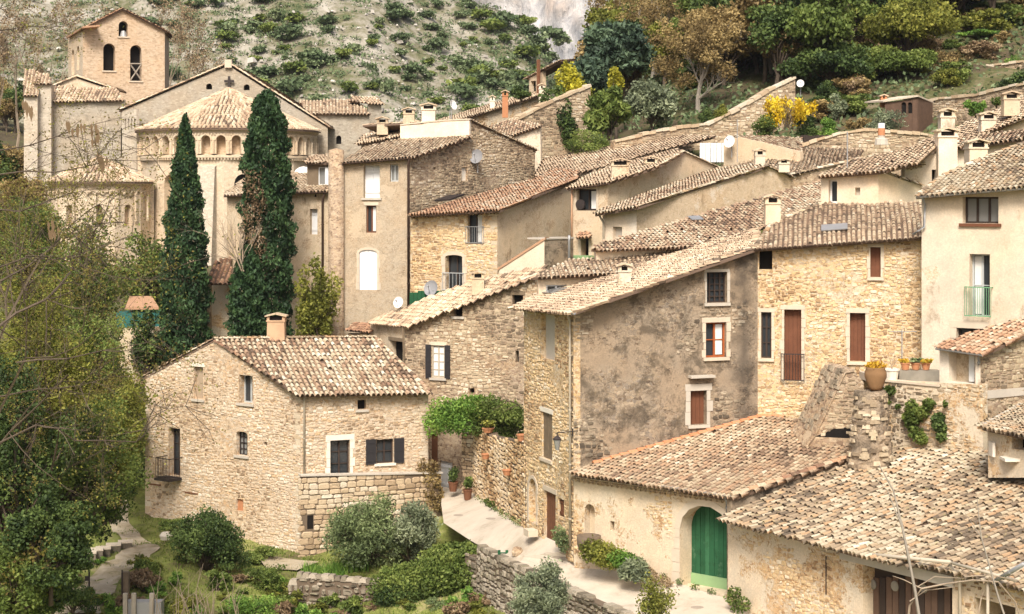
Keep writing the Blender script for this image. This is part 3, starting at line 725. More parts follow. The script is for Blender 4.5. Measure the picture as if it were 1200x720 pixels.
def limbs(parent, base, cl, mat, r0, fork, rg, name='trunk', wob=.12):
    """trunk from base to the fork, then a bent limb into each clump"""
    mb = MB(); base = Vector(base); fork = Vector(fork); H = (fork - base).length
    pts = [base + (fork - base) * t + Vector((rg.normal() * wob * t, rg.normal() * wob * t, 0)) for t in (0, .25, .5, .75, 1)]
    mb.tube(pts, [r0 * 1.25, r0, r0 * .9, r0 * .8, r0 * .7], 7)
    for c, r, t in cl:
        s = pts[int(rg.integers(2, 5))]; e = Vector(c); m1 = s.lerp(e, .4) + Vector((rg.normal() * wob, rg.normal() * wob, H * .08)); m2 = s.lerp(e, .75) + Vector((rg.normal() * wob, rg.normal() * wob, 0))
        mb.tube([s, m1, m2, e], [r0 * .5, r0 * .32, r0 * .2, r0 * .06], 5)
    return mb.build(name, mat, parent, smooth=True)

def tree(name, px, py, Y, hpx, wpx, label, mat, n=5000, leaf=.2, K=22, trunk=.25, bark='bark', cat='tree', group=None, seed=1, cr=.38, low=-.55, lump=.78, hollow=.5, depth=1.0, crown='crown', elong=1.6):
    """leafy tree: py = foot, hpx = height, wpx = crown width in picture pixels at distance Y"""
    rg = np.random.default_rng(seed); b = P(px, py, Y); s = F / Y; H = hpx / s; wd = wpx / s
    root = thing(name, b, label, cat, group); th = H * trunk; rz = (H - th) / 2; ctr = (b.x, b.y, b.z + th + rz)
    cl = crown_clumps(ctr, (wd / 2 * .92, wd / 2 * .92 * depth, rz * .93), K, rg, cr, lump, low)
    c, t = clumpy(cl, int(n * 1.7), rg, hollow, .3); leaves(crown, root, c, leaf * .78, t, M[mat], seed=seed, elong=elong)
    limbs(root, b + Vector((0, 0, -.3)), cl, M[bark], max(.05, H * .022), (b.x, b.y, b.z + th + rz * .5), rg, wob=H * .02)
    return root

def shrub(name, px, py, Y, hpx, wpx, label, mat, n=1500, leaf=.1, K=12, cat='shrub', group=None, seed=1, bark='bark', **kw):
    return tree(name, px, py, Y, hpx, wpx, label, mat, n, leaf, int(K * 1.5), -.06, bark, cat, group, seed, kw.pop('cr', .34), kw.pop('low', -.95), **kw)

def branching(mb, rg, p, d, L, r, lev, spread=.5, tips=None, up=.1, seg=4, kids=(3, 4)):
    """bare boughs: each level bends, thins and forks"""
    q = Vector(p); dd = Vector(d).normalized(); pts = [q.copy()]; rs = [r]; n = 3
    for i in range(n):
        dd = (dd + Vector((rg.normal(), rg.normal(), rg.normal())) * .16 + Vector((0, 0, up))).normalized(); q = q + dd * (L / n); pts.append(q.copy()); rs.append(r * (1 - .45 * (i + 1) / n))
    mb.tube(pts, rs, seg if r > .02 else 3, R.random(), cap=False)
    if lev == 0:
        if tips is not None: tips.append(q.copy()); tips.append(pts[-2])
        return
    for k in range(int(rg.integers(kids[0], kids[1] + 1))):
        i = int(rg.integers(1, n + 1)); a = Vector((rg.normal(), rg.normal(), rg.normal())) * spread
        branching(mb, rg, pts[i], dd + a, L * rg.uniform(.5, .8), rs[i] * .62, lev - 1, spread, tips, up, seg, kids)

def wall3(a, b):
    W = Wall.__new__(Wall); W.A = Vector((a[0], a[1])); W.B = Vector((b[0], b[1])); W.L = (W.B - W.A).length; W.u = (W.B - W.A) / W.L
    W.n = Vector((W.u.y, -W.u.x))
    if W.n.dot(W.A) > 0: W.n = -W.n
    W.U = Vector((W.u.x, W.u.y, 0)); W.Nn = Vector((W.n.x, W.n.y, 0)); return W

# ------------------------------------------------------------------ ground
def earth(name, stops, sc=.35, extra=None, bs=.6):
    m, t, b = new_mat(name, .97); p = pos(t)
    n1 = noise(t, p, sc, 6, .7, .3); n2 = noise(t, p, sc * 9, 5, .7)
    f = mth(t, 'ADD', mth(t, 'MULTIPLY', n1, .75), mth(t, 'MULTIPLY', n2, .25)); f = sstep(t, f, .33, .67)
    col = ramp(t, stops, f)
    col = mixc(t, mth(t, 'MULTIPLY', n2, .5), col, mixc(t, 1.0, col, (.5, .5, .45), 'MULTIPLY'))
    t.links.new(col, b.inputs['Base Color']); bump(t, b, n2, bs, .12); return m
M['grass_earth'] = earth('grass_earth', [(0, (.14, .11, .06)), (.3, (.16, .17, .05)), (.6, (.22, .25, .06)), (1, (.36, .31, .16))])
M['wood_earth'] = earth('wood_earth', [(0, (.055, .045, .028)), (.4, (.11, .085, .05)), (.7, (.09, .10, .035)), (1, (.20, .16, .10))], .25)
M['scree'] = earth('scree', [(0, (.075, .095, .04)), (.25, (.15, .145, .08)), (.5, (.24, .22, .165)), (.72, (.33, .305, .25)), (1, (.44, .41, .36))], .12)
M['path_mat'] = earth('path_mat', [(0, (.26, .22, .11)), (.35, (.42, .35, .24)), (1, (.54, .46, .35))], .9, bs=.4)
M['road_mat'] = earth('road_mat', [(0, (.42, .355, .275)), (.4, (.57, .49, .395)), (1, (.64, .565, .465))], .5, bs=.25)

CP = [P(170, 607, 94), P(350, 650, 87), P(110, 692, 78), P(120, 640, 86), P(150, 625, 90), P(80, 722, 74), P(330, 662, 85), P(420, 662, 83), P(190, 645, 84), P(250, 668, 82.5),
      P(300, 714, 77.5), P(390, 724, 77.8), P(350, 722, 77.8), P(430, 722, 77.4), P(520, 708, 76), P(560, 716, 74), P(460, 690, 78), P(200, 712, 76), P(512, 660, 84.5), P(520, 618, 86), P(480, 650, 84.6)]
CP = [tuple(p) for p in CP] + [(-26, 60, 0), (-10, 60, .5), (0, 60, 2), (-26, 72, 3.0), (-12, 70, 2.4), (0, 68, 3.2), (5, 58, 4.5), (9, 50, 5), (16, 44, 5), (-20, 40, -6), (0, 40, -4), (15, 30, -4), (0, 25, -12), (-60, 30, -10), (60, 30, -2), (-60, 60, 0), (-50, 80, 3),
      (2.2, 74, 6.6), (1, 80, 6.2), (-1, 87, 5.6), (-3, 91, 5.8), (0, 93, 6), (4, 93, 7), (-4, 95, 6.5), (2, 97, 8), (6, 88, 8), (-8, 94, 5.5), (-14, 94, 5), (6, 66, 6.6), (9, 62, 6.4), (6, 72, 7.0), (12, 70, 7.4), (14, 64, 7.0), (22, 62, 7.5), (22, 72, 9), (35, 64, 10), (35, 76, 15), (60, 70, 18), (90, 60, 20),
      (2, 90, 9), (10, 82, 11), (20, 84, 14), (34, 88, 20), (-6, 97, 10), (-14, 98, 9), (-22, 98, 6), (-30, 98, 6), (-45, 98, 7), (0, 104, 15), (10, 100, 17), (22, 100, 21), (32, 102, 23.5),
      (-12, 110, 13), (-22, 118, 14), (-30, 120, 14), (-40, 120, 14), (-60, 110, 10), (-25, 150, 17), (-45, 150, 20), (-10, 150, 19), (-5, 125, 18), (-60, 160, 26), (-85, 150, 30), (-85, 100, 10),
      (2, 116, 23.5), (6, 112, 24), (12, 112, 24), (20, 113, 25.3), (24.5, 112, 26.2), (34, 112, 27), (10, 125, 27.5), (22, 130, 31), (34, 130, 33), (50, 120, 32), (0, 130, 24), (4, 140, 27), (20, 150, 37), (45, 150, 42), (5, 165, 28), (13, 165, 36), (14, 200, 37), (5, 200, 26), (26, 175, 46), (60, 170, 52), (105, 150, 55), (105, 110, 36), (105, 200, 70), (60, 220, 72), (28, 230, 60), (14, 230, 34), (0, 225, 24), (-8, 190, 27), (-5, 165, 22), (-20, 190, 25), (-40, 200, 28), (-80, 200, 36), (-20, 234, 27), (-60, 234, 28), (-90, 234, 32)]
_c = np.array(CP); _K = np.linalg.norm(_c[:, None, :2] - _c[None, :, :2], axis=2); _W = np.linalg.solve(_K - np.eye(len(_c)) * .4, _c[:, 2] - _c[:, 2].mean())
def gz(x, y):
    x = np.asarray(x, float); y = np.asarray(y, float); s = x.shape; q = np.stack([x.ravel(), y.ravel()], 1)
    d = np.sqrt(((q[:, None] - _c[None, :, :2]) ** 2).sum(2)); z = d @ _W + _c[:, 2].mean()
    z = z + .10 * np.sin(q[:, 0] * 1.3 + np.sin(q[:, 1] * .7)) * np.cos(q[:, 1] * 1.1) + .05 * np.sin(q[:, 0] * 3.1 + q[:, 1] * 2.3)
    return z.reshape(s)
def grid_obj(name, X, Y, Z, mat, kind='structure', smooth=True):
    r, c = X.shape; v = np.stack([X, Y, Z], 2).reshape(-1, 3); i = np.arange(r * c).reshape(r, c)
    f = np.stack([i[:-1, :-1], i[:-1, 1:], i[1:, 1:], i[1:, :-1]], 2).reshape(-1, 4)
    return tag(np_obj(name, v, f, mat, smooth=smooth), kind=kind)
def axis(a, b, f0, f1, near, far):
    """finer steps between f0 and f1"""
    return np.concatenate([np.arange(a, f0, far), np.arange(f0, f1, near), np.arange(f1, b + far, far)])
gx, gy = np.meshgrid(axis(-90, 110, -30, 20, .8, 2.4), axis(25, 236, 60, 100, .8, 2.4)); gzz = gz(gx, gy)
g = grid_obj('ground', gx, gy, gzz, M['grass_earth'])
g.data.materials.append(M['wood_earth'])
_mi = np.zeros(len(g.data.polygons), np.int32); _cc = np.zeros(len(g.data.polygons) * 3); g.data.polygons.foreach_get('center', _cc); _cc = _cc.reshape(-1, 3)
_mi[(_cc[:, 1] > 103)] = 1; g.data.polygons.foreach_set('material_index', _mi)
hx, hy = np.meshgrid(np.linspace(-3000, 3000, 40), np.linspace(-400, 5600, 40)); grid_obj('valley_floor', hx, hy, np.full_like(hx, -16.0), M['wood_earth'])

# far slope with scree and scrub
T, PX = np.meshgrid(np.linspace(0, 1.9, 60), np.linspace(-260, 700, 120), indexing='ij')
top = np.interp(PX, [-260, 430, 490, 540, 590, 618, 640, 655, 700], [-90, -70, -22, 0, 14, 28, 58, 90, 185]); bot = np.full_like(PX, 205.0)
tt = np.minimum(T, 1); py = bot + (top - bot) * tt; YY = 222 + 85 * tt
XX = (PX - CX) / F * YY; ZZ = CZ + (HY - py) / F * YY
b_ = np.maximum(T - 1, 0); YB = YY + b_ * 110; ZZ = ZZ - b_ * 42
rgn = np.random.default_rng(4)
ZZ = ZZ + .7 * np.sin(XX * .21 + np.sin(YB * .13) * 2) * np.cos(YB * .17) + .35 * np.sin(XX * .6 + YB * .4) + rgn.normal(0, .16, ZZ.shape)
far_x, far_y, far_z = XX, YB, ZZ
grid_obj('hillside', XX, YB, ZZ, M['scree'])

# the cliff across the gorge
m, t, b = new_mat('cliff_rock', .95); p = pos(t, (1, 1, .35)); n1 = noise(t, p, .035, 7, .72, .6); n2 = noise(t, p, .14, 6, .7); p2 = pos(t); n3 = noise(t, p2, .02, 4)
col = ramp(t, [(0, (.18, .19, .21)), (.35, (.33, .33, .34)), (.6, (.46, .45, .45)), (1, (.60, .59, .58))], sstep(t, mth(t, 'ADD', mth(t, 'MULTIPLY', n1, .6), mth(t, 'MULTIPLY', n2, .4)), .3, .7))  # haze over the distant rock is put into these light bluish tones
col = mixc(t, mth(t, 'MULTIPLY', sstep(t, n3, .45, .62), .5), col, (.62, .46, .34)); t.links.new(col, b.inputs['Base Color']); bump(t, b, n2, .8, 4)
M['cliff_rock'] = m
cu, cv = np.meshgrid(np.linspace(-70, 220, 110), np.linspace(0, 1, 60)); rgc = np.random.default_rng(9)
cy = 780 + 40 * cv + 9 * np.sin(cu * .09 + 2 * np.sin(cv * 5)) + 5 * np.sin(cu * .31 + cv * 9) + rgc.normal(0, 1.2, cu.shape); cz = 20 + 190 * cv + 4 * np.sin(cu * .05)
grid_obj('cliff', cu, cy, cz, M['cliff_rock'], smooth=False)

# road with its left edge on a retaining wall
LE = [P(519, 571, 92), P(517, 590, 87.5), P(520, 613, 83), P(552, 634, 77.5), P(590, 655, 73), P(660, 687, 67.5), P(735, 720, 63), P(860, 790, 56), P(1000, 900, 48)]
RE = [P(556, 571, 91.2), P(556, 579, 88), P(585, 600, 80.5), P(615, 618, 74.5), P(673, 645, 69.3), P(770, 676, 66.4), P(853, 702, 63.9), P(905, 725, 61.6), P(1100, 860, 51)]
mb = MB()
for i in range(len(LE) - 1):
    for k in range(4):
        a, b2 = LE[i].lerp(LE[i + 1], k / 4), LE[i].lerp(LE[i + 1], (k + 1) / 4); c, d = RE[i].lerp(RE[i + 1], k / 4), RE[i].lerp(RE[i + 1], (k + 1) / 4)
        for j in range(4):
            mb.add([a.lerp(c, j / 4), a.lerp(c, (j + 1) / 4), b2.lerp(d, (j + 1) / 4), b2.lerp(d, j / 4)], [(0, 1, 2, 3)])
road = tag(mb.build('road', M['road_mat']), kind='structure')
for k, (x, y, Y) in enumerate(((575, 607, 81), (640, 646, 71), (817, 712, 61.7), (537, 605, 84))):
    pa = P(x, y, Y)
# drain covers and the damp patch under the fountain lie on the road
def flat_on_road(name, px, py, wpx, hpx, Y, mat, n=18, lift=.006, rag=.0):
    mb = MB(); vs = []
    for k in range(n):
        th = 2 * math.pi * k / n; r = 1 + R.uniform(-rag, rag); vs.append(P(px + wpx * r * math.cos(th), py + hpx * r * math.sin(th), Y))
    return vs
def on_road(px, py):
    """point of the road surface under a picture position"""
    dg = bpy.context.evaluated_depsgraph_get(); ok, loc, nn, i = road.ray_cast(Vector((0, 0, CZ)), Vector(((px - CX) / F, 1, (HY - py) / F)).normalized()); return loc if ok else None
bpy.context.view_layer.update()
M['damp'] = plain('damp', (.30, .25, .19), .5, .3, 3, .05); M['drain'] = plain('drain', (.36, .30, .24), .8, .3, 9, .1)
def road_patch(name, px, py, wpx, hpx, mat, n=24, rag=0, lift=.006):
    c = on_road(px, py); vs = []
    for k in range(n):
        th = 2 * math.pi * k / n; r = 1 + R.uniform(-rag, rag); q = on_road(px + wpx * r * math.cos(th), py + hpx * r * math.sin(th)); vs.append((q or c) + Vector((0, 0, lift)))
    mb = MB(); mb.add(vs + [c + Vector((0, 0, lift))], [(i, (i + 1) % n, n) for i in range(n)]); return mb.build(name, M[mat], road)
road_patch('damp_patch', 668, 653, 21, 6, 'damp', 26, .22)
for x, y in ((575, 608), (537, 604), (643, 649)): road_patch('drain_cover', x, y, 6, 1.2, 'drain', 12)
road_patch('drain_cover', 817, 712, 8, 1.8, 'drain', 12)

# ------------------------------------------------------------------ front house
WL, WR = Wall((170, 94), (353, 87)), Wall((353, 87), (502, 89.4))
A = thing('stone_house', WL.pt(353, 648), 'free-standing gabled stone house with pale tiled roof in the garden below the lane', 'house')
face(A, WL, [(170, 616), (170, 441), (250, 400), (352, 461), (353, 655)], M['stone_front'], [
    G(227, 430, 238, 468, 'void', fill='mortar', name='blocked_window', d=.22, lintel='white_stone', sill='dressed_grey'),
    G(280, 440, 296, 473, d=.45, frame='grey_paint', bars=(1, 0), sill='dressed_grey'),
    G(198, 502, 211, 558, d=.4, frame='dark_wood', bars=(1, 2), rail=('iron', 1.05, .85, 9)),
    G(277, 506, 290, 534, d=.3, arch=.35, frame='iron', fw=.04, bars=(2, 3), pane='glass_pale', sill='dressed_grey'),
    G(277, 585, 285, 599, 'void', fill='terracotta', name='brick_vent', d=.12), G(309, 518, 313, 522, 'void', d=.2)], rub=('rub_front', (.23, .14), 101, .22))
face(A, WR, [(353, 655), (352, 461), (502, 459), (502, 600)], M['stone_front'], [
    G(419, 469, 429, 480, 'void', d=.3, sill='dressed_grey'),
    G(387, 516, 410, 558, d=.3, frame='dark_wood', bars=(1, 2), sur=('white_stone', .2)),
    G(441, 515, 461, 543, d=.2, frame='dark_wood', bars=(1, 1), sill='white_stone', shut=('shutter_dark', 'lr'), shw=.58)], rub=('rub_front', (.23, .14), 102, .2))
quoins(A, WL, 352.5, 463, 640, 'l', seed=3); quoins(A, WR, 501.5, 462, 552, 'l', seed=4); quoins(A, WL, 170.5, 445, 600, 'r', seed=6, skip=.4)
eA, eB, r0 = WR.pt(350, 462, .35), WR.pt(504, 460, .35), WL.pt(250, 398.5)
pl = Plane(eA, eB, r0); PA = pl
roofA = tiles(A, pl, [(251, 397.5), (441, 396), (504, 460), (349, 463)], M['tile_pale'], .27, .43, single=300, seed=11, bias=.03, jit=1.0, step=.10, runs=.12)
R0, R1 = WL.pt(250, 398), pl.pt(440, 396); L0 = WL.pt(168, 442)
pl2 = Plane(R0, R1, L0); tiles(A, pl2, [R0, R1, R1 + (L0 - R0), L0], M['tile_pale'], .3, .5, px=False, seed=12)
ridge(roofA, [R0 + Vector((0, 0, .05)), R1 + Vector((0, 0, .05))], M['tile_old'], .13); ridge(roofA, [WL.pt(351, 461, .05), WL.pt(252, 400, .05)], M['tile_red'], .12, .36, 'verge_tile')
ridge(roofA, [L0 + Vector((0, 0, .03)), R0], M['tile'], .10, .4, 'verge_tile'); ridge(roofA, [eB + Vector((0, 0, .06)), R1], M['tile_pale'], .12, .36, 'verge_tile')
genoise(A, WR, 352, 461, 502, 459, 1, .26, .13)
pipe(A, [WR.pt(357, 463, .25), WR.pt(356.5, 470, .1), WR.pt(356.5, 558, .1)])
bq = WR.B + (WL.A - WR.A); shell(A, [tuple(WR.B), tuple(bq), tuple(WL.A)], 3, [eB.z, L0.z, L0.z], M['stone_front'])
chimney(A, 323, 368, 402, pl.pt(323, 400).y, 21, 'plaster_peach', 'tile_pale', .75)
mb = MB()     # rusty ties in the gable
for x, y in ((181, 568), (224, 578)): c = WL.pt(x, y, .03); mb = MB(); mb.box(c, (.5, .02, .035), (WL.U, WL.Nn, Vector((0, 0, 1)))); mb.build('iron_tie', M['rust'], A)

# terrace in front of it
TW = wall3(WR.A + WR.n * .5 - WR.u * .12, WR.B + WR.n * .5 + WR.u * .55); T0 = thing('stone_terrace', TW.pt(349, 655), 'stone block terrace wall along the front of the garden house, behind the olives', 'terrace')
mb = MB(); tz = TW.uv(351, 558)[1]; tz2 = TW.uv(510, 555)[1]; zb = tz - 5
mb.prism([TW.xyz(0, tz), TW.xyz(TW.L, tz2), TW.xyz(TW.L, tz2, -.9), TW.xyz(.1, tz, -.45)], Vector((0, 0, -5))); mb.build('core', M['joint_dark'], T0)
stones(T0, TW, [(349, 655), (349, 559), (512, 556), (512, 645)], M['block'], (.40, .30), .05, 300, 8, holes=((360, 604, 367, 620),))
mb = MB(); mb.prism([TW.xyz(-.05, tz - .02, .1), TW.xyz(TW.L + .05, tz2 - .02, .1), TW.xyz(TW.L + .05, tz2 + .05, .1), TW.xyz(-.05, tz + .05, .1)], TW.Nn * -.5); mb.build('coping', M['dressed_grey'], T0)
mb = MB(); c = TW.rect((360, 604, 367, 620)); TW.box(mb, c[0], c[1], c[2], c[3], -.05, .006); mb.build('drain_hole_shade', M['void'], T0)  # flat black block; the dark of the hole is put into its colour

# ------------------------------------------------------------------ central house
CL, CR = Wall((614, 74.5), (672, 69)), Wall((672, 69), (888, 71.9))
C = thing('village_house', CL.pt(672, 645), 'tall house with a dark weathered side wall at the bend in the lane', 'house')
face(C, CL, [(614, 630), (614, 362), (672, 364), (672, 660)], M['stone_ochre'], [
    G(634, 369, 650, 422, 'void', fill='dressed_grey', name='blocked_window', d=.22),
    G(635, 484, 647, 538, 'shutter', frame='old_wood', d=.08, planks=4, lintel='white_stone', sill='dressed'),
    G(620, 561, 629, 613, 'door', arch=.9, frame='plaster_yellow', d=.25, sur=('dressed', .15)),
    G(638, 577, 651, 636, 'door', frame='rust', d=.12, planks=5, lintel='dressed'), G(654, 585, 661, 606, 'door', frame='brown_wood', d=.08)], name='front_wall', rub=('rub_ochre', (.21, .14), 103, .12))
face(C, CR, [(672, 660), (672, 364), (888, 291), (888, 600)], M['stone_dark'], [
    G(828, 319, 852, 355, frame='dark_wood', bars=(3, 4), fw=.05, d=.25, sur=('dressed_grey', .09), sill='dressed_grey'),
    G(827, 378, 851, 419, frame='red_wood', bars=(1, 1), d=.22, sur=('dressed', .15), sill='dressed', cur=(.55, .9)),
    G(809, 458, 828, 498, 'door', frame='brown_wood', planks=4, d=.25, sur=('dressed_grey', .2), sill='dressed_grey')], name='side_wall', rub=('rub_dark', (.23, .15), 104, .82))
eA, eB = CL.pt(674, 365, .3), CL.pt(609, 360, .3)
PC = Plane(eA, eB, CR.pt(888, 289.5, .1))
roofC = tiles(C, PC, [(604, 359), (668, 367), (889, 290), (886, 268), (722, 319), (632, 345)], M['tile'], .205, .30, seed=21, bias=-.02, single=120)
ridge(roofC, [CR.pt(673, 364, .08), CR.pt(888, 288, .08)], M['tile_old'], .12, .36, 'verge_tile')
gutter(C, CL.pt(673, 367, .42), CL.pt(609, 361.5, .42), 'zinc'); pipe(C, [CL.pt(664, 367, .4), CL.pt(667.5, 376, .12), CL.pt(668, 385, .1), CL.pt(668, 640, .1)])
mb = MB(); c0 = CL.pt(614, 358); 
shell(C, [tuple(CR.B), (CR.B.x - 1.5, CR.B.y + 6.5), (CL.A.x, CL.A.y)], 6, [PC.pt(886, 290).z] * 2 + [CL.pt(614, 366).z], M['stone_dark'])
# stone awning over the lower door
mb = MB(); CR.box(mb, *(lambda a, b: (a[0], b[0], a[1], a[1] + .1))(CR.uv(806, 443), CR.uv(834, 443)), 0, .35); mb.build('canopy', M['dressed_grey'], C)
chimney(C, 732, 309, 334, PC.pt(732, 334).y, 15, 'plaster_cream', 'tile', .5)

# stepped roofs behind it, one house each
def stepped(name, label, lower, b0, b1, e0, e1, pitch, poly, wmat, tmat, seed, wins=(), single=0, pw=.205, bias=0.0, rows=1):
    a, b2 = lower.pt(*b0), lower.pt(*b1); W = wall3(a, b2); h = thing(name, a, label, 'house')
    face(h, W, [(b0[0], b0[1] + 12), e0, e1, (b1[0], b1[1] + 12)], wmat, wins)
    p = eave(W.pt(*e0, .28), W.pt(*e1, .28), pitch, (W.n * -1)); r = tiles(h, p, poly, tmat, pw, .30, seed=seed, single=single, bias=bias)
    if rows: genoise(h, W, e0[0], e0[1] + .5, e1[0], e1[1] + .5, rows, .24, .1)
    return h, p, r, W
J2, PJ2, rJ2, WJ2 = stepped('village_house', 'house with a low window tucked under its eave behind the dark walled house', PC, (632, 347), (724, 320), (630, 325), (724, 319.5), 16,
    [(624, 325), (724, 320), (888, 268), (905, 262), (812, 292), (700, 302), (672, 303)], M['plaster_yellow'], M['tile'], 22, [G(640, 334, 664, 352, d=.2, frame='white_paint', bars=(1, 0))])
J1, PJ1, rJ1, WJ1 = stepped('village_house', 'house whose broad pale roof climbs to the small cream attic', PJ2, (700, 306), (812, 292), (698, 293), (812, 288), 16,
    [(693, 292), (814, 289), (907, 262), (966, 238), (964, 211), (706, 284)], M['plaster_yellow'], M['tile_pale'], 23, bias=-.08)

# ------------------------------------------------------------------ ochre house
OW = Wall((888, 71.9), (1080, 70.5)); O = thing('village_house', OW.pt(888, 520), 'ochre rubble house with two tall brown doors high in its wall', 'house')
face(O, OW, [(888, 560), (888, 292), (1080, 278), (1080, 540)], M['stone_ochre'], [
    G(889.5, 294, 905, 316, 'void', d=.4), G(892, 366, 904, 420, frame='dark_wood', bars=(1, 2), d=.2, sur=('dressed', .12), sill='dressed'),
    G(919, 363, 939, 447, 'door', frame='brown_wood', d=.3, sur=('dressed', .13), rail=('iron', 1.15, .16, 8), planks=4),
    G(996, 367, 1014, 424, 'door', frame='brown_wood', d=.32, sur=('dressed', .14), sill='dressed', planks=4),
    G(1020, 290, 1032, 325, 'shutter', frame='brown_wood', d=.22, sur=('dressed', .10), sill='dressed', planks=2)], rub=('rub_ochre', (.19, .13), 105, .28))
PO = eave(OW.pt(884, 291, .35), OW.pt(1081, 277, .35), 19, OW.n * -1)
roofO = tiles(O, PO, [(882, 292), (1081, 278), (1081, 236), (1030, 238), (964, 238), (905, 261)], M['tile'], .205, .30, seed=24, single=150)
ridge(roofO, [PO.pt(884, 291), PO.pt(905, 261), PO.pt(966, 238)], M['tile_old'], .12, .36, 'verge_tile')
gutter(O, OW.pt(884, 292, .47), OW.pt(1080, 278, .47), 'gutter_brown')
chimney(O, 906, 228, 264, PO.pt(906, 262).y, 18, 'plaster_yellow', 'tile', .55)

# cream attic on top of it
ka, kb = PO.pt(962, 238), PO.pt(1029, 240); KW = wall3(ka, kb); kc = P(1080, 240, kb.y + 1.6); KW2 = wall3(kb, kc)
K = thing('attic_house', ka, 'small smooth cream attic storey with a tiny square window, standing on the broad roofs', 'house')
face(K, KW, [(962, 246), (962, 206), (1029, 201), (1029, 250)], M['plaster_yellow'], [G(971, 211, 981, 238, d=.3, frame='white_paint', bars=(0, 0)), G(1002, 220, 1008, 229, 'void', d=.2, fill='dressed_grey')])
face(K, KW2, [(1029, 250), (1029, 201), (1080, 219), (1080, 255)], M['plaster_yellow'])
PK = eave(KW.pt(960, 206, .2), KW.pt(1031, 200, .2), 15, KW.n * -1); rK = tiles(K, PK, [(959, 206), (1031, 201), (1076, 190), (1102, 168), (1098, 165), (1050, 177), (1000, 188)], M['tile'], .205, .30, seed=25)
ridge(rK, [KW2.pt(1029, 200, .05), KW2.pt(1081, 218, .05)], M['tile_old'], .13, .36, 'verge_tile')
k3 = Wall((1060, PK.pt(1060, 185).y + .6), (1106, PK.pt(1060, 185).y + 1.2)); face(K, k3, [(1060, 222), (1060, 190), (1106, 178), (1106, 225)], M['plaster_cream'], [G(1092, 199, 1100, 213, 'void', d=.3)], name='back_wall')
genoise(K, k3, 1062, 192, 1080, 188, 3, .22, .1)

# ------------------------------------------------------------------ right house
RW = Wall((1080, 69.2), (1240, 66)); H = thing('village_house', RW.pt(1080, 520), 'cream plastered house with a green balcony rail and wide top window', 'house')
face(H, RW, [(1080, 540), (1080, 228), (1240, 213), (1240, 540)], M['plaster_cream'], [
    G(1128, 231, 1170, 262, d=.4, frame='dark_wood', bars=(2, 0), pane='glass_pale', sill='brown_wood'),
    G(1136, 298, 1160, 372, d=.4, frame='grey_paint', bars=(1, 1), door2=(.0, .0001), cur=(.1, .5), rail=('green_iron', 1.2, .22, 12)),
    G(1121, 385, 1152, 432, d=.3, frame='dark_wood', bars=(1, 0), sur=('dressed', .2))])
PR = eave(RW.pt(1075, 229, .4), RW.pt(1240, 214, .4), 18, RW.n * -1)
roofR = tiles(H, PR, [(1073, 230), (1240, 215), (1240, 160), (1200, 168), (1140, 191), (1106, 206)], M['tile_old'], .21, .30, seed=26, bias=.03, single=220)
ridge(roofR, [PR.pt(1076, 228), PR.pt(1106, 206), PR.pt(1140, 191), PR.pt(1200, 168)], M['tile_old'], .13, .36, 'verge_tile')
gutter(H, RW.pt(1074, 231, .5), RW.pt(1240, 217, .5), 'zinc'); pipe(H, [RW.pt(1081, 231, .5), RW.pt(1084, 240, .12), RW.pt(1083, 266, .12), RW.pt(1070, 275, .5)], 'zinc')

# ------------------------------------------------------------------ barn with the green gate
BW = Wall((672, 69), (858, 63.95)); B = thing('stone_barn', BW.pt(672, 650), 'long low barn with a big green gate and a rusty tiled roof beside the lane', 'barn')
face(B, BW, [(672.5, 665), (672.5, 557), (858, 584), (858, 725)], M['stone_warm'], [
    G(685, 591, 697, 633, 'void', arch=1, fill='plaster_tan', name='niche', d=.35), G(715, 611, 720, 622, 'void', d=.3, fill='joint_dark'),
    G(797, 593, 857, 693, 'gate', arch=.86, frame='green_paint', d=.75, planks=11, sur=('dressed', .26), proud=.025)], rub=('rub_ochre', (.18, .12), 106, .75))
u0, u1, z0, z1 = BW.rect((797, 593, 857, 693)); mb = MB(); BW.box(mb, u0 + .01, u1 - .01, z0 + .0, z0 + .42, -.75, -.70); mb.build('kick_board', M['green_pale'], B)
PB = Plane(BW.pt(672, 553, .35), BW.pt(857, 581, .35), CR.pt(888, 489))
roofB = tiles(B, PB, [(669, 552), (859, 583), (1012, 531), (990, 516), (930, 493), (905, 488), (888, 490), (690, 546)], M['tile_rust'], .215, .32, seed=27, single=260, bias=.02)
ridge(roofB, [CR.pt(695, 543.5, .12), CR.pt(887, 489, .12), PB.pt(905, 487), PB.pt(918, 489)], M['tile_new'], .13, .4, 'flashing_tile', .55)
bg0, bg1 = PB.pt(857, 582), PB.pt(1012, 531); BG = wall3(bg0, bg1)
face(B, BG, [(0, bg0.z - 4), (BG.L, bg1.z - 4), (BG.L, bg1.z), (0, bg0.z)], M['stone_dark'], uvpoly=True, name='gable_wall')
ridge(roofB, [bg0 + Vector((0, 0, .04)), bg1 + Vector((0, 0, .04))], M['tile_red'], .13, .36, 'verge_tile')
genoise(B, BW, 673, 557, 857, 583, 2, .23, .12, 'tile', .13); gutter(B, BW.pt(776, 569, .48), BW.pt(855, 581, .48), 'zinc'); pipe(B, [BW.pt(850, 583, .45), BW.pt(852, 590, .12), BW.pt(852, 600, .1)], 'zinc')

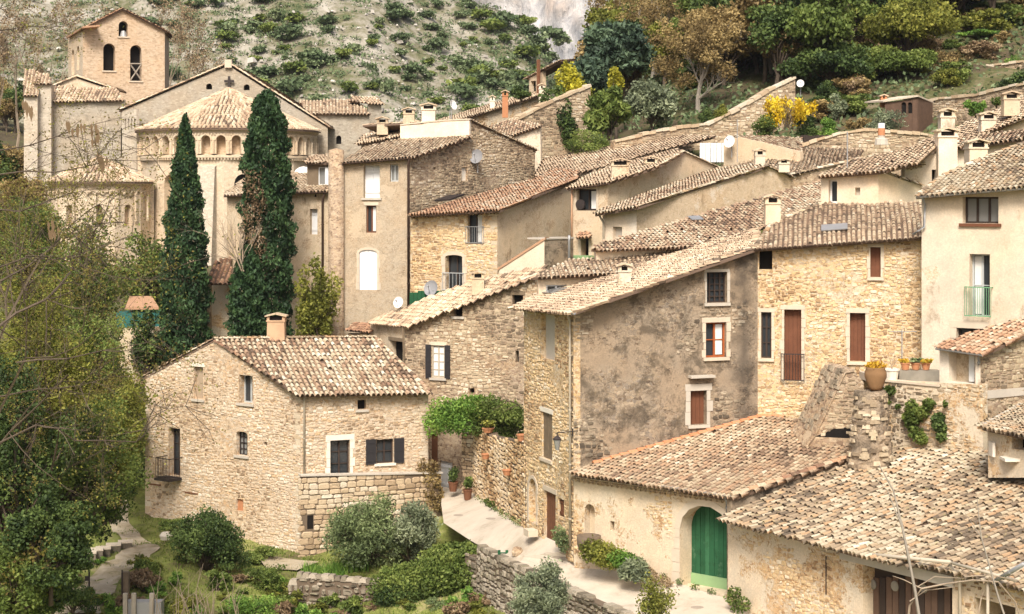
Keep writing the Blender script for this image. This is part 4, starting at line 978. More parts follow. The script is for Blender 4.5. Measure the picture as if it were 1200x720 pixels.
# ------------------------------------------------------------------ terrace wall and little annex on the right
TR = Wall((1036, 67), (1152, 63.7)); T1 = thing('retaining_wall', TR.pt(1036, 530), 'high rubble retaining wall with creepers under the flower pots', 'wall')
face(T1, TR, [(1034, 545), (1036, 446), (1152, 451), (1152, 545)], M['stone_warm'], name='core')
stones(T1, TR, [(1036, 535), (1038, 449), (1098, 452), (1152, 452), (1152, 535)], M['rub_mid'], (.23, .15), .03, 300, 14, gap=.03, drift=.12, bare=.2)
tzz = TR.uv(1040, 447)[1]; mb = MB(); TR.box(mb, 0, TR.uv(1102, 447)[0], tzz - .02, tzz + .06, -.4, .06); mb.build('coping', M['dressed'], T1)
mb = MB(); mb.prism([TR.xyz(0, tzz - .03, -.3), TR.xyz(TR.L, tzz - .03, -.3), (RW.B.x, RW.B.y, tzz - .03), (OW.A.x + 4, OW.A.y, tzz - .03)], Vector((0, 0, -.3))); mb.build('terrace_floor', M['dressed_grey'], T1)
S = thing('annex', TR.pt(1100, 450), 'tiny annex with a rusty tiled lean-to roof and an open window above the creepers', 'annex')
SW1 = wall3(TR.pt(1101, 450, -.02), TR.pt(1149, 452, -.02)); SW2 = Wall((1149, SW1.B.y), (1240, SW1.B.y + 2.2))
face(S, SW1, [(1101, 452), (1101, 408), (1149, 414), (1149, 452)], M['plaster_white'], [G(1112, 413, 1143, 449, 'void', d=.5, door2=(.56, .8), leafmat='void', name='window', fill='plaster_tan')])  # near-black upright strip set in the window
u0, u1, z0, z1 = SW1.rect((1131, 413, 1143, 449)); mb = MB(); SW1.box(mb, u0, u1, z0 + .02, z1 - .02, -.3, -.25); mb.build('curtain', M['curtain'], S)
face(S, SW2, [(1149, 545), (1149, 413), (1240, 373), (1240, 545)], M['stone_mid'], rub=('rub_mid', (.26, .16), 108, .1))
PS = Plane(SW1.pt(1098, 407, .25), SW1.pt(1151, 415, .25), SW2.pt(1240, 372)); rS = tiles(S, PS, [(1097, 406), (1152, 415), (1240, 375), (1240, 366), (1180, 378), (1130, 392)], M['tile_red'], .215, .32, seed=28, single=60, bias=.08)
ridge(rS, [SW2.pt(1150, 413, .06), SW2.pt(1240, 372, .06)], M['tile_old'], .11, .36, 'verge_tile'); gutter(S, SW1.pt(1097, 408, .36), SW1.pt(1152, 416, .36), 'zinc'); pipe(S, [SW1.pt(1146, 416, .3), SW1.pt(1147, 422, .08), SW1.pt(1147, 428, .08)], 'zinc', .045)
# lean-to at the frame edge
S2W = Wall((1156, 60.5), (1240, 57.5)); S2 = thing('lean_to', S2W.pt(1156, 540), 'low stone lean-to with a sagging tile roof at the foot of the annex', 'shed')
face(S2, S2W, [(1158, 560), (1158, 505), (1240, 520), (1240, 560)], M['stone_warm'], [G(1186, 514, 1232, 530, 'void', d=.5)])
PS2 = Plane(S2W.pt(1152, 500, .3), S2W.pt(1240, 518, .3), SW2.pt(1200, 474)); r = tiles(S2, PS2, [(1151, 500), (1240, 519), (1240, 452), (1225, 460)], M['tile_old'], .215, .32, seed=29, single=40)
ridge(r, [PS2.pt(1152, 499), PS2.pt(1225, 459)], M['dressed_grey'], .10, .5, 'verge_tile')
mb = MB(); mb.box(P(1215, 538, 59.4), (1.2, .35, .05), None); mb.box(P(1162, 526, 60.2), (.05, .3, .25)); mb.build('lead_flashing', M['white_stone'], S2)

# buttress, round stump, urn
bW = Wall((923, 67.6), (1014, 66.6)); bu = thing('buttress', bW.pt(970, 510), 'sloping grey stone buttress leaning on the ochre house', 'buttress')
mb = MB(); bx_ = Vector((-.42, 2.2, 0)); mb.prism([bW.pt(*p) for p in ((946, 524), (957, 508), (992, 436), (1000, 434), (1012, 448), (1014, 524))], bx_); mb.build('masonry', M['stone_mid'], bu); stones(bu, bW, [(956, 520), (993, 441), (1000, 438), (1011, 452), (1013, 520)], M['rub_mid'], (.28, .17), .03, 0, 61, gap=.03, drift=.1, bare=.2)
mb = MB(); q = [bW.pt(*p, .06) for p in ((944, 523), (956, 507), (991, 434), (1001, 432))]; q2 = [v - Vector((0, 0, .12)) for v in q]
mb.prism(q + q2[::-1], bx_); mb.build('capping', M['stone_mid'], bu); bp_ = Plane(q[1], q[1] + bx_, q[2]); ra_ = random.Random(8); Ls = bp_.es(q[2])[1]; Lw = bx_.length
for i in range(12):
    for j in range(5):
        if ra_.random() < .4: continue
        a_, b_ = (j + ra_.uniform(.2, .8)) * Lw / 5, (i + ra_.uniform(.2, .8)) * Ls / 12; ob_ = bp_.es(q[2])[0] * b_ / Ls; mb = MB(); mb.box(bp_.xyz(a_ + ob_, b_, ra_.uniform(-.03, .0)), (ra_.uniform(.10, .24), ra_.uniform(.07, .15), .06), (bp_.e, bp_.s, bp_.n), ra_.uniform(.3, .75), .8); mb.build('stone', M['rub_dark'], bu)
mb = MB(); c = bW.rect((955, 499, 1000, 513)); mb.prism([bW.xyz(c[0], c[2], .004), bW.xyz(c[1], c[2], .004), bW.xyz(c[1], c[3], .004), bW.xyz((c[0] + c[1]) / 2, c[3] - .12, .004)], bW.Nn * -.02); mb.build('cavity_shade', M['void'], bu)  # flat black sheet; the hollow's shade is painted, nothing is cut out
def round_stones(root, o, r0, r1, zA, zB, mat, seed, h=.2, wd=.32, name='stone'):
    rg = random.Random(seed); z = zA; mb = MB()
    while z < zB:
        hh = h * rg.uniform(.7, 1.3); r = r0 + (r1 - r0) * (z - zA) / (zB - zA); n = max(6, int(2 * math.pi * r / wd)); ph = rg.random() * 6
        for k in range(n):
            a0 = ph + 2 * math.pi * k / n; a1 = a0 + 2 * math.pi / n * .93; pr = r + rg.uniform(.0, .07); vs = []
            for zz, f in ((z + .01, 1), (min(zB, z + hh) - .01, .985)):
                for rr, q in ((r - .1, 0), (pr, .06), (pr, -.06), (r - .1, 0)):
                    a = a0 + q * 2 if rr == pr and q > 0 else (a1 + q * 2 if rr == pr else None)
                    a = a if a is not None else (a0 if len(vs) % 4 == 0 else a1); vs.append((o[0] + rr * f * math.cos(a), o[1] + rr * f * math.sin(a), zz))
            mb.add(vs, [(0, 1, 2, 3), (4, 7, 6, 5), (0, 4, 5, 1), (1, 5, 6, 2), (2, 6, 7, 3)], rg.uniform(.35, .9))
        z += hh
    return mb.build(name, mat, root)
so = P(1020, 560, 65.2); st = thing('stone_stump', so, 'tapering round pier of grey rubble carrying the big clay urn', 'pillar')
zt = P(1020, 458, 65.2).z; mb = MB(); hh_ = zt - so.z; mb.lathe(so, [(.90 - .34 * i / 22 + .03 * (i % 2), -.2 + (hh_ + .2) * i / 22) for i in range(23)] + [(0, hh_)], 22); rgs = random.Random(5); mb.v = [(x + (x - so.x) * rgs.uniform(-.07, .09), y + (y - so.y) * rgs.uniform(-.07, .09), z + rgs.uniform(-.03, .03)) for x, y, z in mb.v]; mb.build('masonry', M['stone_dark'], st)
for i in range(70):
    a_ = rgs.uniform(math.pi, 2 * math.pi); z_ = so.z + rgs.uniform(.1, hh_ - .1); r_ = .90 - .34 * (z_ - so.z) / hh_; dv = Vector((math.cos(a_), math.sin(a_), 0)); mb = MB(); mb.box((so.x + dv.x * r_, so.y + dv.y * r_, z_), (rgs.uniform(.09, .2), .07, rgs.uniform(.04, .09)), (Vector((-dv.y, dv.x, 0)), dv, Vector((0, 0, 1))), rgs.random(), .85); mb.build('stone', M['rub_mid'], st)
uo = P(1026, 457, 65.2); ur = thing('urn', uo, 'big round clay urn with yellow flowers on the grey rubble pier', 'urn')
mb = MB(); mb.lathe(uo, [(.0, 0), (.22, 0), (.28, .12), (.42, .5), (.42, .68), (.36, .8), (.38, .86), (.32, .86), (.28, .75), (0, .74)], 18); mb.build('pot', M['urn'], ur, smooth=True)
M['flower_yellow'] = leafy('flower_yellow', [(0, (.45, .28, .03)), (.5, (.62, .36, .03)), (1, (.40, .36, .06))]); rg = np.random.default_rng(3)
c, t = clumpy([((uo.x, uo.y, uo.z + .92), (.42, .4, .16), .5)], 260, rg, .2); tag(leaves('flowers', ur, c, .07, t, M['flower_yellow']), kind='stuff')

# ------------------------------------------------------------------ foreground barn, lower right
FW = Wall((853, 63.3), (1245, 50.35)); FB = thing('stone_barn', FW.pt(1000, 720), 'nearest barn with a huge uneven tiled roof and a dark open garage under it', 'barn')
face(FB, FW, [(853, 760), (853, 607), (1005, 650), (1112, 669), (1245, 704), (1245, 900), (900, 900)], M['stone_warm'], [
    G(1011, 674, 1116, 860, 'void', d=.55, fill='dark_wood', name='garage_back'), G(1142, 706, 1190, 860, 'void', d=1.2, fill='joint_dark', name='side_bay')], rub=('rub_ochre', (.19, .13), 107, .55))
ez = [FW.pt(850, 604, .35), FW.pt(1200, 690, .35)]
PF = Plane(ez[0], ez[1], TR.pt(1100, 527))
roofF = tiles(FB, PF, [(847, 605), (1000, 648), (1110, 667), (1240, 699), (1240, 533), (1150, 529), (1040, 524), (1010, 535), (945, 562), (862, 599)], M['tile_old'], .225, .35, seed=31, single=300, jit=1.7, bias=-.07, step=.07, runs=.26)
beam = MB(); FW.box(beam, FW.uv(986, 660)[0], FW.uv(1119, 660)[0], FW.uv(1060, 674)[1] + .01, FW.uv(1060, 661)[1], -.05, .09); beam.build('lintel', M['dressed_grey'], FB)
pipe(FB, [FW.pt(988, 647, .55), FW.pt(1114, 659, .6)], 'pvc', .06, 'bamboo_pole'); pipe(FB, [FW.pt(1112, 659, .55), FW.pt(1160, 672, .55), FW.pt(1192, 681, .5)], 'pvc', .05, 'bamboo_pole')
pipe(FB, [FW.pt(1113, 662, .5), FW.pt(1125, 678, .15), FW.pt(1125, 780, .12)], 'pvc', .055, 'post'); pipe(FB, [FW.pt(1158, 680, .3), FW.pt(1157, 780, .3)], 'pvc', .05, 'post')
pipe(FB, [FW.pt(1168, 680, .6), FW.pt(1200, 661, .9)], 'zinc', .07, 'flue_pipe')
for px_, py_, rr in ((1023, 685, .17), (1049, 687, .17), (1083, 690, .15)):
    c = FW.pt(px_, py_, -.44); mb = MB(); mb.lathe((0, 0, 0), [(0, 0), (rr, .0), (rr, .03), (rr * .7, .05), (0, .05)], 14)
    mb.v = [tuple(c + FW.U * x + FW.Nn * z + Vector((0, 0, 1)) * y) for x, y, z in mb.v]; mb.build('plate', M['planter_grey'], FB)
pipe(FB, [FW.pt(968, 652, .02), FW.pt(968, 697, .02)], 'iron', .02, 'cable')
for i in range(14):
    x = 1012 + i * 7.6; mb = MB(); mb.box(FW.pt(x, 740, -.5), (.125, .03, 1.8), (FW.U, FW.Nn, Vector((0, 0, 1)))); mb.build('board', M['shed_wood'] if i % 3 else M['dark_wood'], FB)

# ------------------------------------------------------------------ houses behind the bend of the lane
DL, DR = Wall((434, 96.5), (474, 93.5)), Wall((474, 93.5), (640, 90)); D = thing('village_house', DR.pt(474, 520), 'rubble gable with one dark shuttered window behind the ivy', 'house')
face(D, DL, [(434, 470), (434, 378), (474, 381), (474, 470)], M['plaster_tan'], [G(457, 400, 472, 426, 'void', d=.4, lintel='old_wood')], name='front_wall')
face(D, DR, [(474, 600), (474, 380), (640, 319), (640, 600)], M['stone_mid'], [
    G(506, 405, 521, 443, frame='pvc', bars=(1, 3), d=.12, pane='glass_pale', cur=(.1, .9), sill='dressed_grey', lintel='plaster_yellow', shut=('shutter_dark', 'lr'), shw=.42),
    G(532, 358, 542, 371, 'void', d=.3, sill='dressed_grey'), G(550, 455, 556, 461, 'void', d=.3), G(600, 346, 613, 359, 'void', d=.3, lintel='old_wood'), G(604, 411, 608, 425, 'void', d=.3)], name='gable_wall', rub=('rub_mid', (.25, .16), 109, .25))
PD = Plane(DL.pt(432, 377, .3), DR.pt(476, 381, .3), DR.pt(640, 318)); rD = tiles(D, PD, [(430, 377), (476, 382), (640, 319), (640, 312), (600, 319), (545, 333), (500, 349), (470, 362)], M['tile'], .21, .30, seed=41)
ridge(rD, [DR.pt(476, 380, .06), DR.pt(640, 318, .06)], M['tile_old'], .12, .36, 'verge_tile'); chimney(D, 560, 318, 346, PD.pt(560, 346).y, 15, 'plaster_tan', 'tile', .5)
mb = MB(); mb.tube([DR.pt(472, 383, .3), DR.pt(474, 440, .1)], .05, 6); mb.build('timber_post', M['old_wood'], D)
pl_ = eave(P(408, 387, 97), P(434, 389, 96), 18); tiles(D, pl_, [(408, 386), (436, 389), (433, 378), (416, 378)], M['tile_red'], .21, .30, seed=42)
mb = MB(); mb.box(P(423, 400, 97.5), (.7, .3, .45)); mb.build('porch_wall', M['old_wood'], D)

lg = Wall((499, 93), (548, 90.5)); LG = thing('garden_wall', lg.pt(530, 575), 'shady garden wall under the ivy with a brown door and a blue-white door', 'wall')
face(LG, lg, [(495, 590), (495, 503), (557, 500), (557, 590)], M['stone_mid'], [G(503, 508, 513, 575, 'door', frame='rust', d=.12, planks=4, name='door'), G(515, 541, 530, 574, 'door', frame='white_paint', d=.1)])
gp = Wall((541, 89), (556, 88.4)); GP = thing('gate_pillar', gp.pt(548, 578), 'square stone pillar with a rounded top beside the potted plants in the lane', 'pillar')
mb = MB(); gp.box(mb, 0, gp.L, P(548, 585, 88.7).z, P(548, 506, 88.7).z, -.5, 0); mb.build('core', M['joint_dark'], GP); stones(GP, gp, [(541, 584), (541, 506), (556, 506), (556, 584)], M['block'], (.4, .2), .04, 60, 19)
mb = MB(); mb.lathe(P(549, 506, 89), [(.45, -.02), (.47, .18), (.4, .34), (.2, .42), (0, .43)], 14); mb.build('top_stone', M['white_stone'], GP)
cw = Wall((555, 88), (616, 74.2)); CW = thing('courtyard_wall', cw.pt(600, 610), 'sunny rubble wall climbing the lane towards the tall house, flower pots on its top', 'wall')
cp = [(555, 585), (555, 507), (572, 507), (574, 511), (616, 519), (616, 628)]; face(CW, cw, cp, M['joint_dark'], name='core', thick=.45)
stones(CW, cw, cp, M['block_ochre'], (.30, .17), .05, 300, 20, gap=.03, drift=.09)

# tall house with white shutters, its pillar and gable
EF, EG = Wall((385, 101), (480, 100)), Wall((480, 100), (627, 110)); E = thing('village_house', EF.pt(480, 420), 'tall narrow house with white shutters and a white parapet of chimneys', 'house')
face(E, EF, [(385, 440), (385, 190), (480, 184), (480, 440)], M['plaster_grain'], [
    G(426, 194, 445, 232, 'shutter', frame='white_paint', d=.35, sill='dressed_grey'), G(457, 193, 467, 213, frame='grey_paint', bars=(1, 0), pane='glass_pale', d=.25),
    G(429, 241, 441, 273, frame='brown_wood', bars=(1, 0), d=.25, cur=(.55, .95), lintel='dressed'),
    G(421, 293, 442, 340, 'shutter', frame='white_paint', arch=.35, d=.06, planks=4, sur=('dressed', .16))], name='front_wall')
face(E, EG, [(480, 440), (480, 185), (550, 160), (550, 141), (627, 177), (627, 330)], M['stone_mid'], [G(541, 196, 548, 212, 'void', fill='white_stone', d=.15), G(508, 196, 511, 199, 'void', d=.2)], name='gable_wall', rub=('rub_mid', (.24, .15), 110, .1))
PE = Plane(EF.pt(392, 191, .3), EF.pt(484, 184, .3), EG.pt(551, 159)); rE = tiles(E, PE, [(398, 191), (485, 184), (553, 160), (552, 156), (468, 163), (428, 172)], M['tile'], .21, .30, seed=43, bias=.05)
ridge(rE, [EG.pt(482, 184, .05), EG.pt(551, 159, .05)], M['tile'], .11, .36, 'verge_tile'); ridge(rE, [EG.pt(551, 141, .05), EG.pt(630, 177, .05)], M['tile_old'], .12, .36, 'verge_tile')
pw0, pw1 = PE.pt(469, 164), PE.pt(550, 160); PWl = wall3(pw0, pw1); face(E, PWl, [(469, 168), (469, 147), (495, 146), (520, 142), (550, 141), (550, 166)], M['plaster_white'], name='parapet')
mb = MB(); mb.prism([PWl.pt(469, 147, .05), PWl.pt(520, 142, .05), PWl.pt(551, 140.5, .05), PWl.pt(551, 139, .05), PWl.pt(520, 140.5, .05), PWl.pt(469, 145.5, .05)], PWl.Nn * -.4); mb.build('coping', M['dressed'], E)
chimney(E, 502, 121, 166, pw0.y - .1, 17, 'plaster_white', 'tile', .6, taper=.9); chimney(E, 479, 126, 150, pw0.y + 1.4, 13, 'plaster_tan', 'tile', .6)
gutter(E, EF.pt(397, 192, .42), EF.pt(484, 185, .42), 'gutter_brown'); pipe(E, [EF.pt(479, 186, .4), EF.pt(478.5, 194, .12), EF.pt(478.5, 360, .1)], 'gutter_brown', .07)
bq = P(385, 190, 112); shell(E, [tuple(EG.B), (bq.x, bq.y), tuple(EF.A)], 12, [EG.pt(627, 178).z, PE.pt(430, 180).z - 1.5, EF.pt(385, 191).z], M['plaster_grain'])
eb = Plane(EG.pt(551, 141), EG.pt(628, 177), EG.pt(551, 141) + Vector((-6, 4, 0))); tiles(E, eb, [EG.pt(551, 141), EG.pt(628, 177), EG.pt(628, 177) + Vector((-7, 5, 0)), EG.pt(551, 141) + Vector((-7, 5, 0))], M['tile'], .3, .4, px=False, seed=44)
po = P(394, 440, 100.6); mb = MB(); mb.lathe(po, [(.47, 0), (.46, P(394, 176, 100.6).z - po.z), (0, P(394, 174, 100.6).z - po.z)], 14); mb.build('pillar', M['stone_mid'], E, smooth=True)

E2 = Wall((263, 104.5), (386, 102.5)); L2 = thing('village_house', E2.pt(330, 420), 'lower house with a brown dormer and a small white shutter behind the cypresses', 'house')
face(L2, E2, [(266, 430), (266, 228), (386, 223), (386, 430)], M['plaster_tan'], [G(363, 245, 372, 275, 'shutter', frame='white_paint', d=.3), G(368, 228, 371, 231, 'void', d=.1)])
PL2 = eave(E2.pt(263, 229, .35), E2.pt(384, 224, .35), 16, E2.n * -1); rL = tiles(L2, PL2, [(262, 229), (384, 224), (386, 205), (345, 203), (300, 206), (285, 210)], M['tile'], .22, .31, seed=45, bias=.05); gutter(L2, E2.pt(263, 230, .47), E2.pt(382, 225, .47), 'gutter_brown'); pipe(L2, [E2.pt(380, 226, .4), E2.pt(378, 236, .12), E2.pt(378, 400, .1)], 'gutter_brown', .07)
da, db = PL2.pt(358, 218), PL2.pt(388, 218); dW = wall3(da, db)
face(L2, dW, [(360, 222), (360, 190), (388, 190), (388, 222)], M['old_wood'], [G(373, 196, 382, 217, frame='white_paint', bars=(0, 0), fw=.05, pane='glass_pale', d=.1)], name='dormer')
mb = MB(); u = dW.rect((381.5, 196, 387.5, 217)); dW.box(mb, *u, .02, .06); mb.build('shutter', M['white_paint'], L2)
pd = eave(dW.pt(357, 191, .3), dW.pt(390, 191, .3), 14); tiles(L2, pd, [(357, 191), (390, 191), (390, 181), (366, 182)], M['tile'], .22, .31, seed=46)

# house G with the iron balcony door, orange roof
GF, GW = Wall((481, 97), (583, 94)), Wall((583, 94), (674, 101.5)); Gh = thing('village_house', GF.pt(583, 400), 'golden stone house with an arched door and a roof of reddish tiles', 'house')
face(Gh, GF, [(481, 440), (481, 252), (583, 246), (583, 440)], M['stone_ochre'], [G(548, 250, 565, 286, frame='dark_wood', bars=(1, 0), d=.25, rail=('zinc', .95, .05, 8), cur=(.55, .9)),
    G(522, 299, 542, 341, arch=.2, frame='dark_wood', bars=(1, 1), d=.4, sur=('dressed', .22), rail=('grey_paint', 1.0, .12, 6))], name='front_wall', rub=('rub_ochre', (.24, .15), 111, .2))
face(Gh, GW, [(583, 440), (583, 245), (674, 210), (674, 420)], M['plaster_tan'], name='gable_wall'); quoins(Gh, GF, 583, 250, 345, 'l', 'block', .45, .22, 9)
PG = Plane(GF.pt(480, 251, .35), GF.pt(585, 245, .35), GW.pt(674, 209.5)); rG = tiles(Gh, PG, [(479, 252), (586, 246), (676, 209.5), (676, 200), (650, 198), (624, 211), (600, 217), (540, 234)], M['tile_red'], .21, .30, seed=47, bias=.08)
ridge(rG, [GW.pt(584, 245, .06), GW.pt(675, 209, .06)], M['tile_red'], .12, .36, 'verge_tile'); genoise(Gh, GF, 481, 252, 583, 246, 2, .24, .11)
mb = MB(); a = PG.pt(527, 233); mb.box(a + PG.n * .06, (.55, .8, .05), (PG.e, PG.s, PG.n)); mb.build('roof_window', M['iron'], Gh)
mb = MB(); q = lambda x0, x1, y0, y1: [GF.pt(x0, y1, .6), GF.pt(x1, y1, .6), GF.pt(x1, y0, .6), GF.pt(x0, y0, .6)]
for i in range(9): mb = MB(); x = 480 + i * 4.8; mb.prism(q(x, x + 4.4, 341 if i > 1 else 343, 358), GF.Nn * -.04, R.random()); mb.build('balcony_board', M['green_paint'], Gh)

Q = thing('outhouse', P(637, 335, 93), 'small dark rubble outhouse with a slanting cream side wall between the roofs', 'outhouse')
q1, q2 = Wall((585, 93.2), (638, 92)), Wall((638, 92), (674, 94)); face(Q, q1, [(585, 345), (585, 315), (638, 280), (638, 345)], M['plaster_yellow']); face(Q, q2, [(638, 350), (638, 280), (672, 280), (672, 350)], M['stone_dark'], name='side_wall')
mb = MB(); mb.prism([q1.pt(583, 317, .06), q1.pt(639, 281, .06), q1.pt(639, 278, .06), q1.pt(583, 314, .06)], q1.Nn * -.5); mb.build('coping', M['tile_red'], Q); mb = MB(); mb.prism([q2.pt(638, 281, .05), q2.pt(673, 280, .05), q2.pt(673, 278, .05), q2.pt(638, 279, .05)], q2.Nn * -1.2); mb.build('roof_slab', M['dressed_grey'], Q); pipe(Q, [q2.pt(667, 276, .15), q2.pt(667, 283, .12), q2.pt(667, 330, .12)], 'zinc', .07)

# upper broad roof behind
U6 = thing('village_house', P(680, 215, 106), 'house showing only its wide pale roof below the garden trees', 'house')
p6 = eave(P(640, 203, 107), P(716, 196, 104.5), 12); tiles(U6, p6, [(628, 207), (676, 203.5), (716, 193), (768, 178), (838, 160), (800, 158), (705, 174), (640, 186)], M['tile'], .22, .32, seed=48, bias=-.05)
u6 = wall3(p6.pt(676, 203), p6.pt(718, 193)); face(U6, u6, [(672, 225), (672, 204), (718, 193), (718, 225)], M['plaster_tan'])

# house H with the fan in its window
HF, HG = Wall((669, 96.5), (712, 95)), Wall((712, 95), (845, 104)); Hh = thing('village_house', HF.pt(690, 330), 'narrow house with a brown window above a small roofed door', 'house')
face(Hh, HF, [(669, 340), (669, 220), (712, 213), (712, 340)], M['plaster_tan'], [G(676, 222, 699, 247, frame='dark_wood', bars=(1, 0), d=.3, cur=(.6, .95), sur=('dressed', .12)), G(681, 277, 690, 306, 'void', d=.5, name='doorway', sur=('dressed', .16))], name='front_wall')
face(Hh, HG, [(712, 330), (712, 214), (770, 195), (801, 178.5), (845, 198), (845, 270)], M['plaster_tan'], name='gable_wall')
PH = Plane(HF.pt(667, 221, .3), HF.pt(713, 214, .3), HG.pt(801, 178)); rH = tiles(Hh, PH, [(665, 221), (713, 214), (770, 195.5), (802, 178), (792, 175), (725, 193), (690, 205)], M['tile'], .21, .30, seed=49)
ridge(rH, [HG.pt(713, 214, .05), HG.pt(801, 178, .05)], M['tile_old'], .11, .36, 'verge_tile'); ridge(rH, [HG.pt(801, 178, .05), HG.pt(845, 198, .05)], M['tile_old'], .11, .36, 'verge_tile'); gutter(Hh, HF.pt(667, 222, .42), HF.pt(713, 215, .42))
chimney(Hh, 727, 186, 209, HG.pt(727, 205).y - .1, 21, 'plaster_tan', 'tile', .7); chimney(Hh, 763, 183, 206, HG.pt(763, 200).y - .1, 15, 'plaster_tan', 'tile', .6)
pq = eave(HF.pt(675, 278, .5), HF.pt(693, 277, .5), 25); tiles(Hh, pq, [(675, 278), (693, 277), (690, 271), (680, 271)], M['tile_red'], .22, .3, seed=50); pipe(Hh, [HF.pt(670, 222, .2), HF.pt(670, 290, .12)], 'tile_red', .05)
mb = MB(); a = HF.pt(680, 310, .5); mb.box(a, (.75, .3, .5), (HF.U, HF.Nn, Vector((0, 0, 1)))); mb.build('green_trough', M['green_pale'], Hh)
c = HF.pt(681, 240, -.08); mb = MB(); mb.lathe((0, 0, 0), [(.30, 0), (.30, .12), (.1, .14), (0, .14)], 12); mb.v = [tuple(c + HF.U * x + HF.Nn * z + Vector((0, 0, 1)) * y) for x, y, z in mb.v]; mb.build('fan', M['iron'], Hh)

# house I with the whitewashed wall
IF_, IG = Wall((706, 90), (746, 88.5)), Wall((746, 88.5), (945, 98)); I = thing('village_house', IF_.pt(720, 300), 'whitewashed house with a zinc gutter and a long verge of pale tiles', 'house')
face(I, IF_, [(706, 310), (706, 250), (746, 243), (746, 310)], M['plaster_white'], [G(718, 266, 729, 283, 'void', fill='dressed_grey', d=.25)], name='front_wall')
face(I, IG, [(746, 310), (746, 244), (800, 226), (898, 195.5), (945, 215), (945, 250)], M['plaster_patch'], name='gable_wall')
PI_ = Plane(IF_.pt(699, 250, .35), IF_.pt(747, 242, .35), IG.pt(898, 195)); rI = tiles(I, PI_, [(697, 251), (748, 242.5), (800, 225), (899, 195), (889, 192), (842, 197), (770, 222), (708, 245)], M['tile_pale'], .21, .30, seed=51, bias=-.06)
ridge(rI, [IG.pt(748, 243, .06), IG.pt(800, 225.5, .06), IG.pt(898, 195, .06), IG.pt(944, 214, .06)], M['tile_old'], .11, .36, 'verge_tile'); gutter(I, IF_.pt(699, 251.5, .47), IF_.pt(747, 244, .47), 'zinc'); pipe(I, [IF_.pt(702, 252, .4), IF_.pt(707.5, 262, .12), IF_.pt(707.5, 300, .1)], 'pvc', .06)

# roofs higher up on the right
V = thing('village_house', P(900, 200, 100), 'house with long low roofs and two stub chimneys below the yellow broom', 'house')
v1 = Wall((848, 104), (945, 100)); face(V, v1, [(848, 205), (848, 166), (866, 161), (905, 170), (938, 178), (938, 205)], M['plaster_tan'])
pv = eave(P(852, 200, 100), P(930, 196, 99), 13); tiles(V, pv, [(846, 198), (898, 194), (925, 206), (1005, 186), (1012, 175), (940, 172), (938, 178), (900, 183)], M['tile'], .22, .31, seed=52)
pv2 = eave(P(862, 163, 106), P(940, 172, 104), 10); tiles(V, pv2, [(862, 163), (905, 171), (940, 179), (940, 162), (900, 160), (864, 159)], M['tile_pale'], .22, .31, seed=53)
v2 = Wall((925, 97), (1032, 99)); face(V, v2, [(925, 240), (925, 207), (1006, 187), (1032, 187), (1032, 240)], M['stone_mid'], name='gable_wall'); ridge(None or V, [v2.pt(905, 206, .1), v2.pt(925, 205, .1), v2.pt(1008, 186, .1)], M['tile_old'], .12, .36, 'verge_tile')
chimney(V, 891, 174, 197, 97.5, 12, 'plaster_cream', 'tile', .5); chimney(V, 919, 186, 202, 96, 13, 'plaster_cream', 'tile', .5)

L = thing('village_house', P(1150, 200, 86), 'cream house with two small chimneys at the top of the village under the terraces', 'house')
lw = Wall((1118, 88), (1260, 84)); face(L, lw, [(1118, 230), (1118, 172), (1165, 152), (1210, 134), (1260, 118), (1260, 230)], M['plaster_yellow'])
pl_ = Plane(lw.pt(1118, 171, .1), lw.pt(1165, 151, .1), lw.pt(1118, 171) + Vector((-.5, 4, .1))); tiles(L, pl_, [lw.pt(1112, 174, .3), lw.pt(1262, 116, .3), lw.pt(1262, 116) + Vector((-.5, 6, .15)), lw.pt(1112, 174) + Vector((-.5, 6, .15))], M['tile'], .22, .31, px=False, seed=54); ridge(L, [lw.pt(1112, 174, .3), lw.pt(1262, 117, .3)], M['tile_pale'], .12)
lw2 = Wall((1100, 82), (1260, 79)); face(L, lw2, [(1100, 230), (1100, 176), (1150, 168), (1260, 152), (1260, 240)], M['plaster_white'], name='front_wall'); pl_ = eave(lw2.pt(1100, 176, .2), lw2.pt(1260, 153, .2), 14); tiles(L, pl_, [(1100, 177), (1260, 154), (1260, 144), (1150, 158), (1110, 170)], M['tile_pale'], .22, .31, seed=55)
for a in ((1159, 131, 158, 87, 18, 'plaster_cream'), (1186, 107, 136, 86.5, 19, 'plaster_tan')): chimney(L, *a[:5], a[5], 'tile', .6)
ch = thing('chimney_stack', P(1112, 235, 76), 'tall weathered white twin chimney rising from the roofs beside the cream attic', 'chimney'); chimney(ch, 1111, 150, 232, 76.5, 23, 'plaster_white', 'tile', .8); chimney(ch, 1111, 127, 170, 77.6, 17, 'plaster_cream', 'tile', .6)
ch = thing('chimney_stack', P(1147, 225, 74), 'short wide yellow stained chimney with an open tiled cap near the right edge', 'chimney'); chimney(ch, 1147, 163, 212, 73.5, 22, 'plaster_yellow', 'tile', .9)

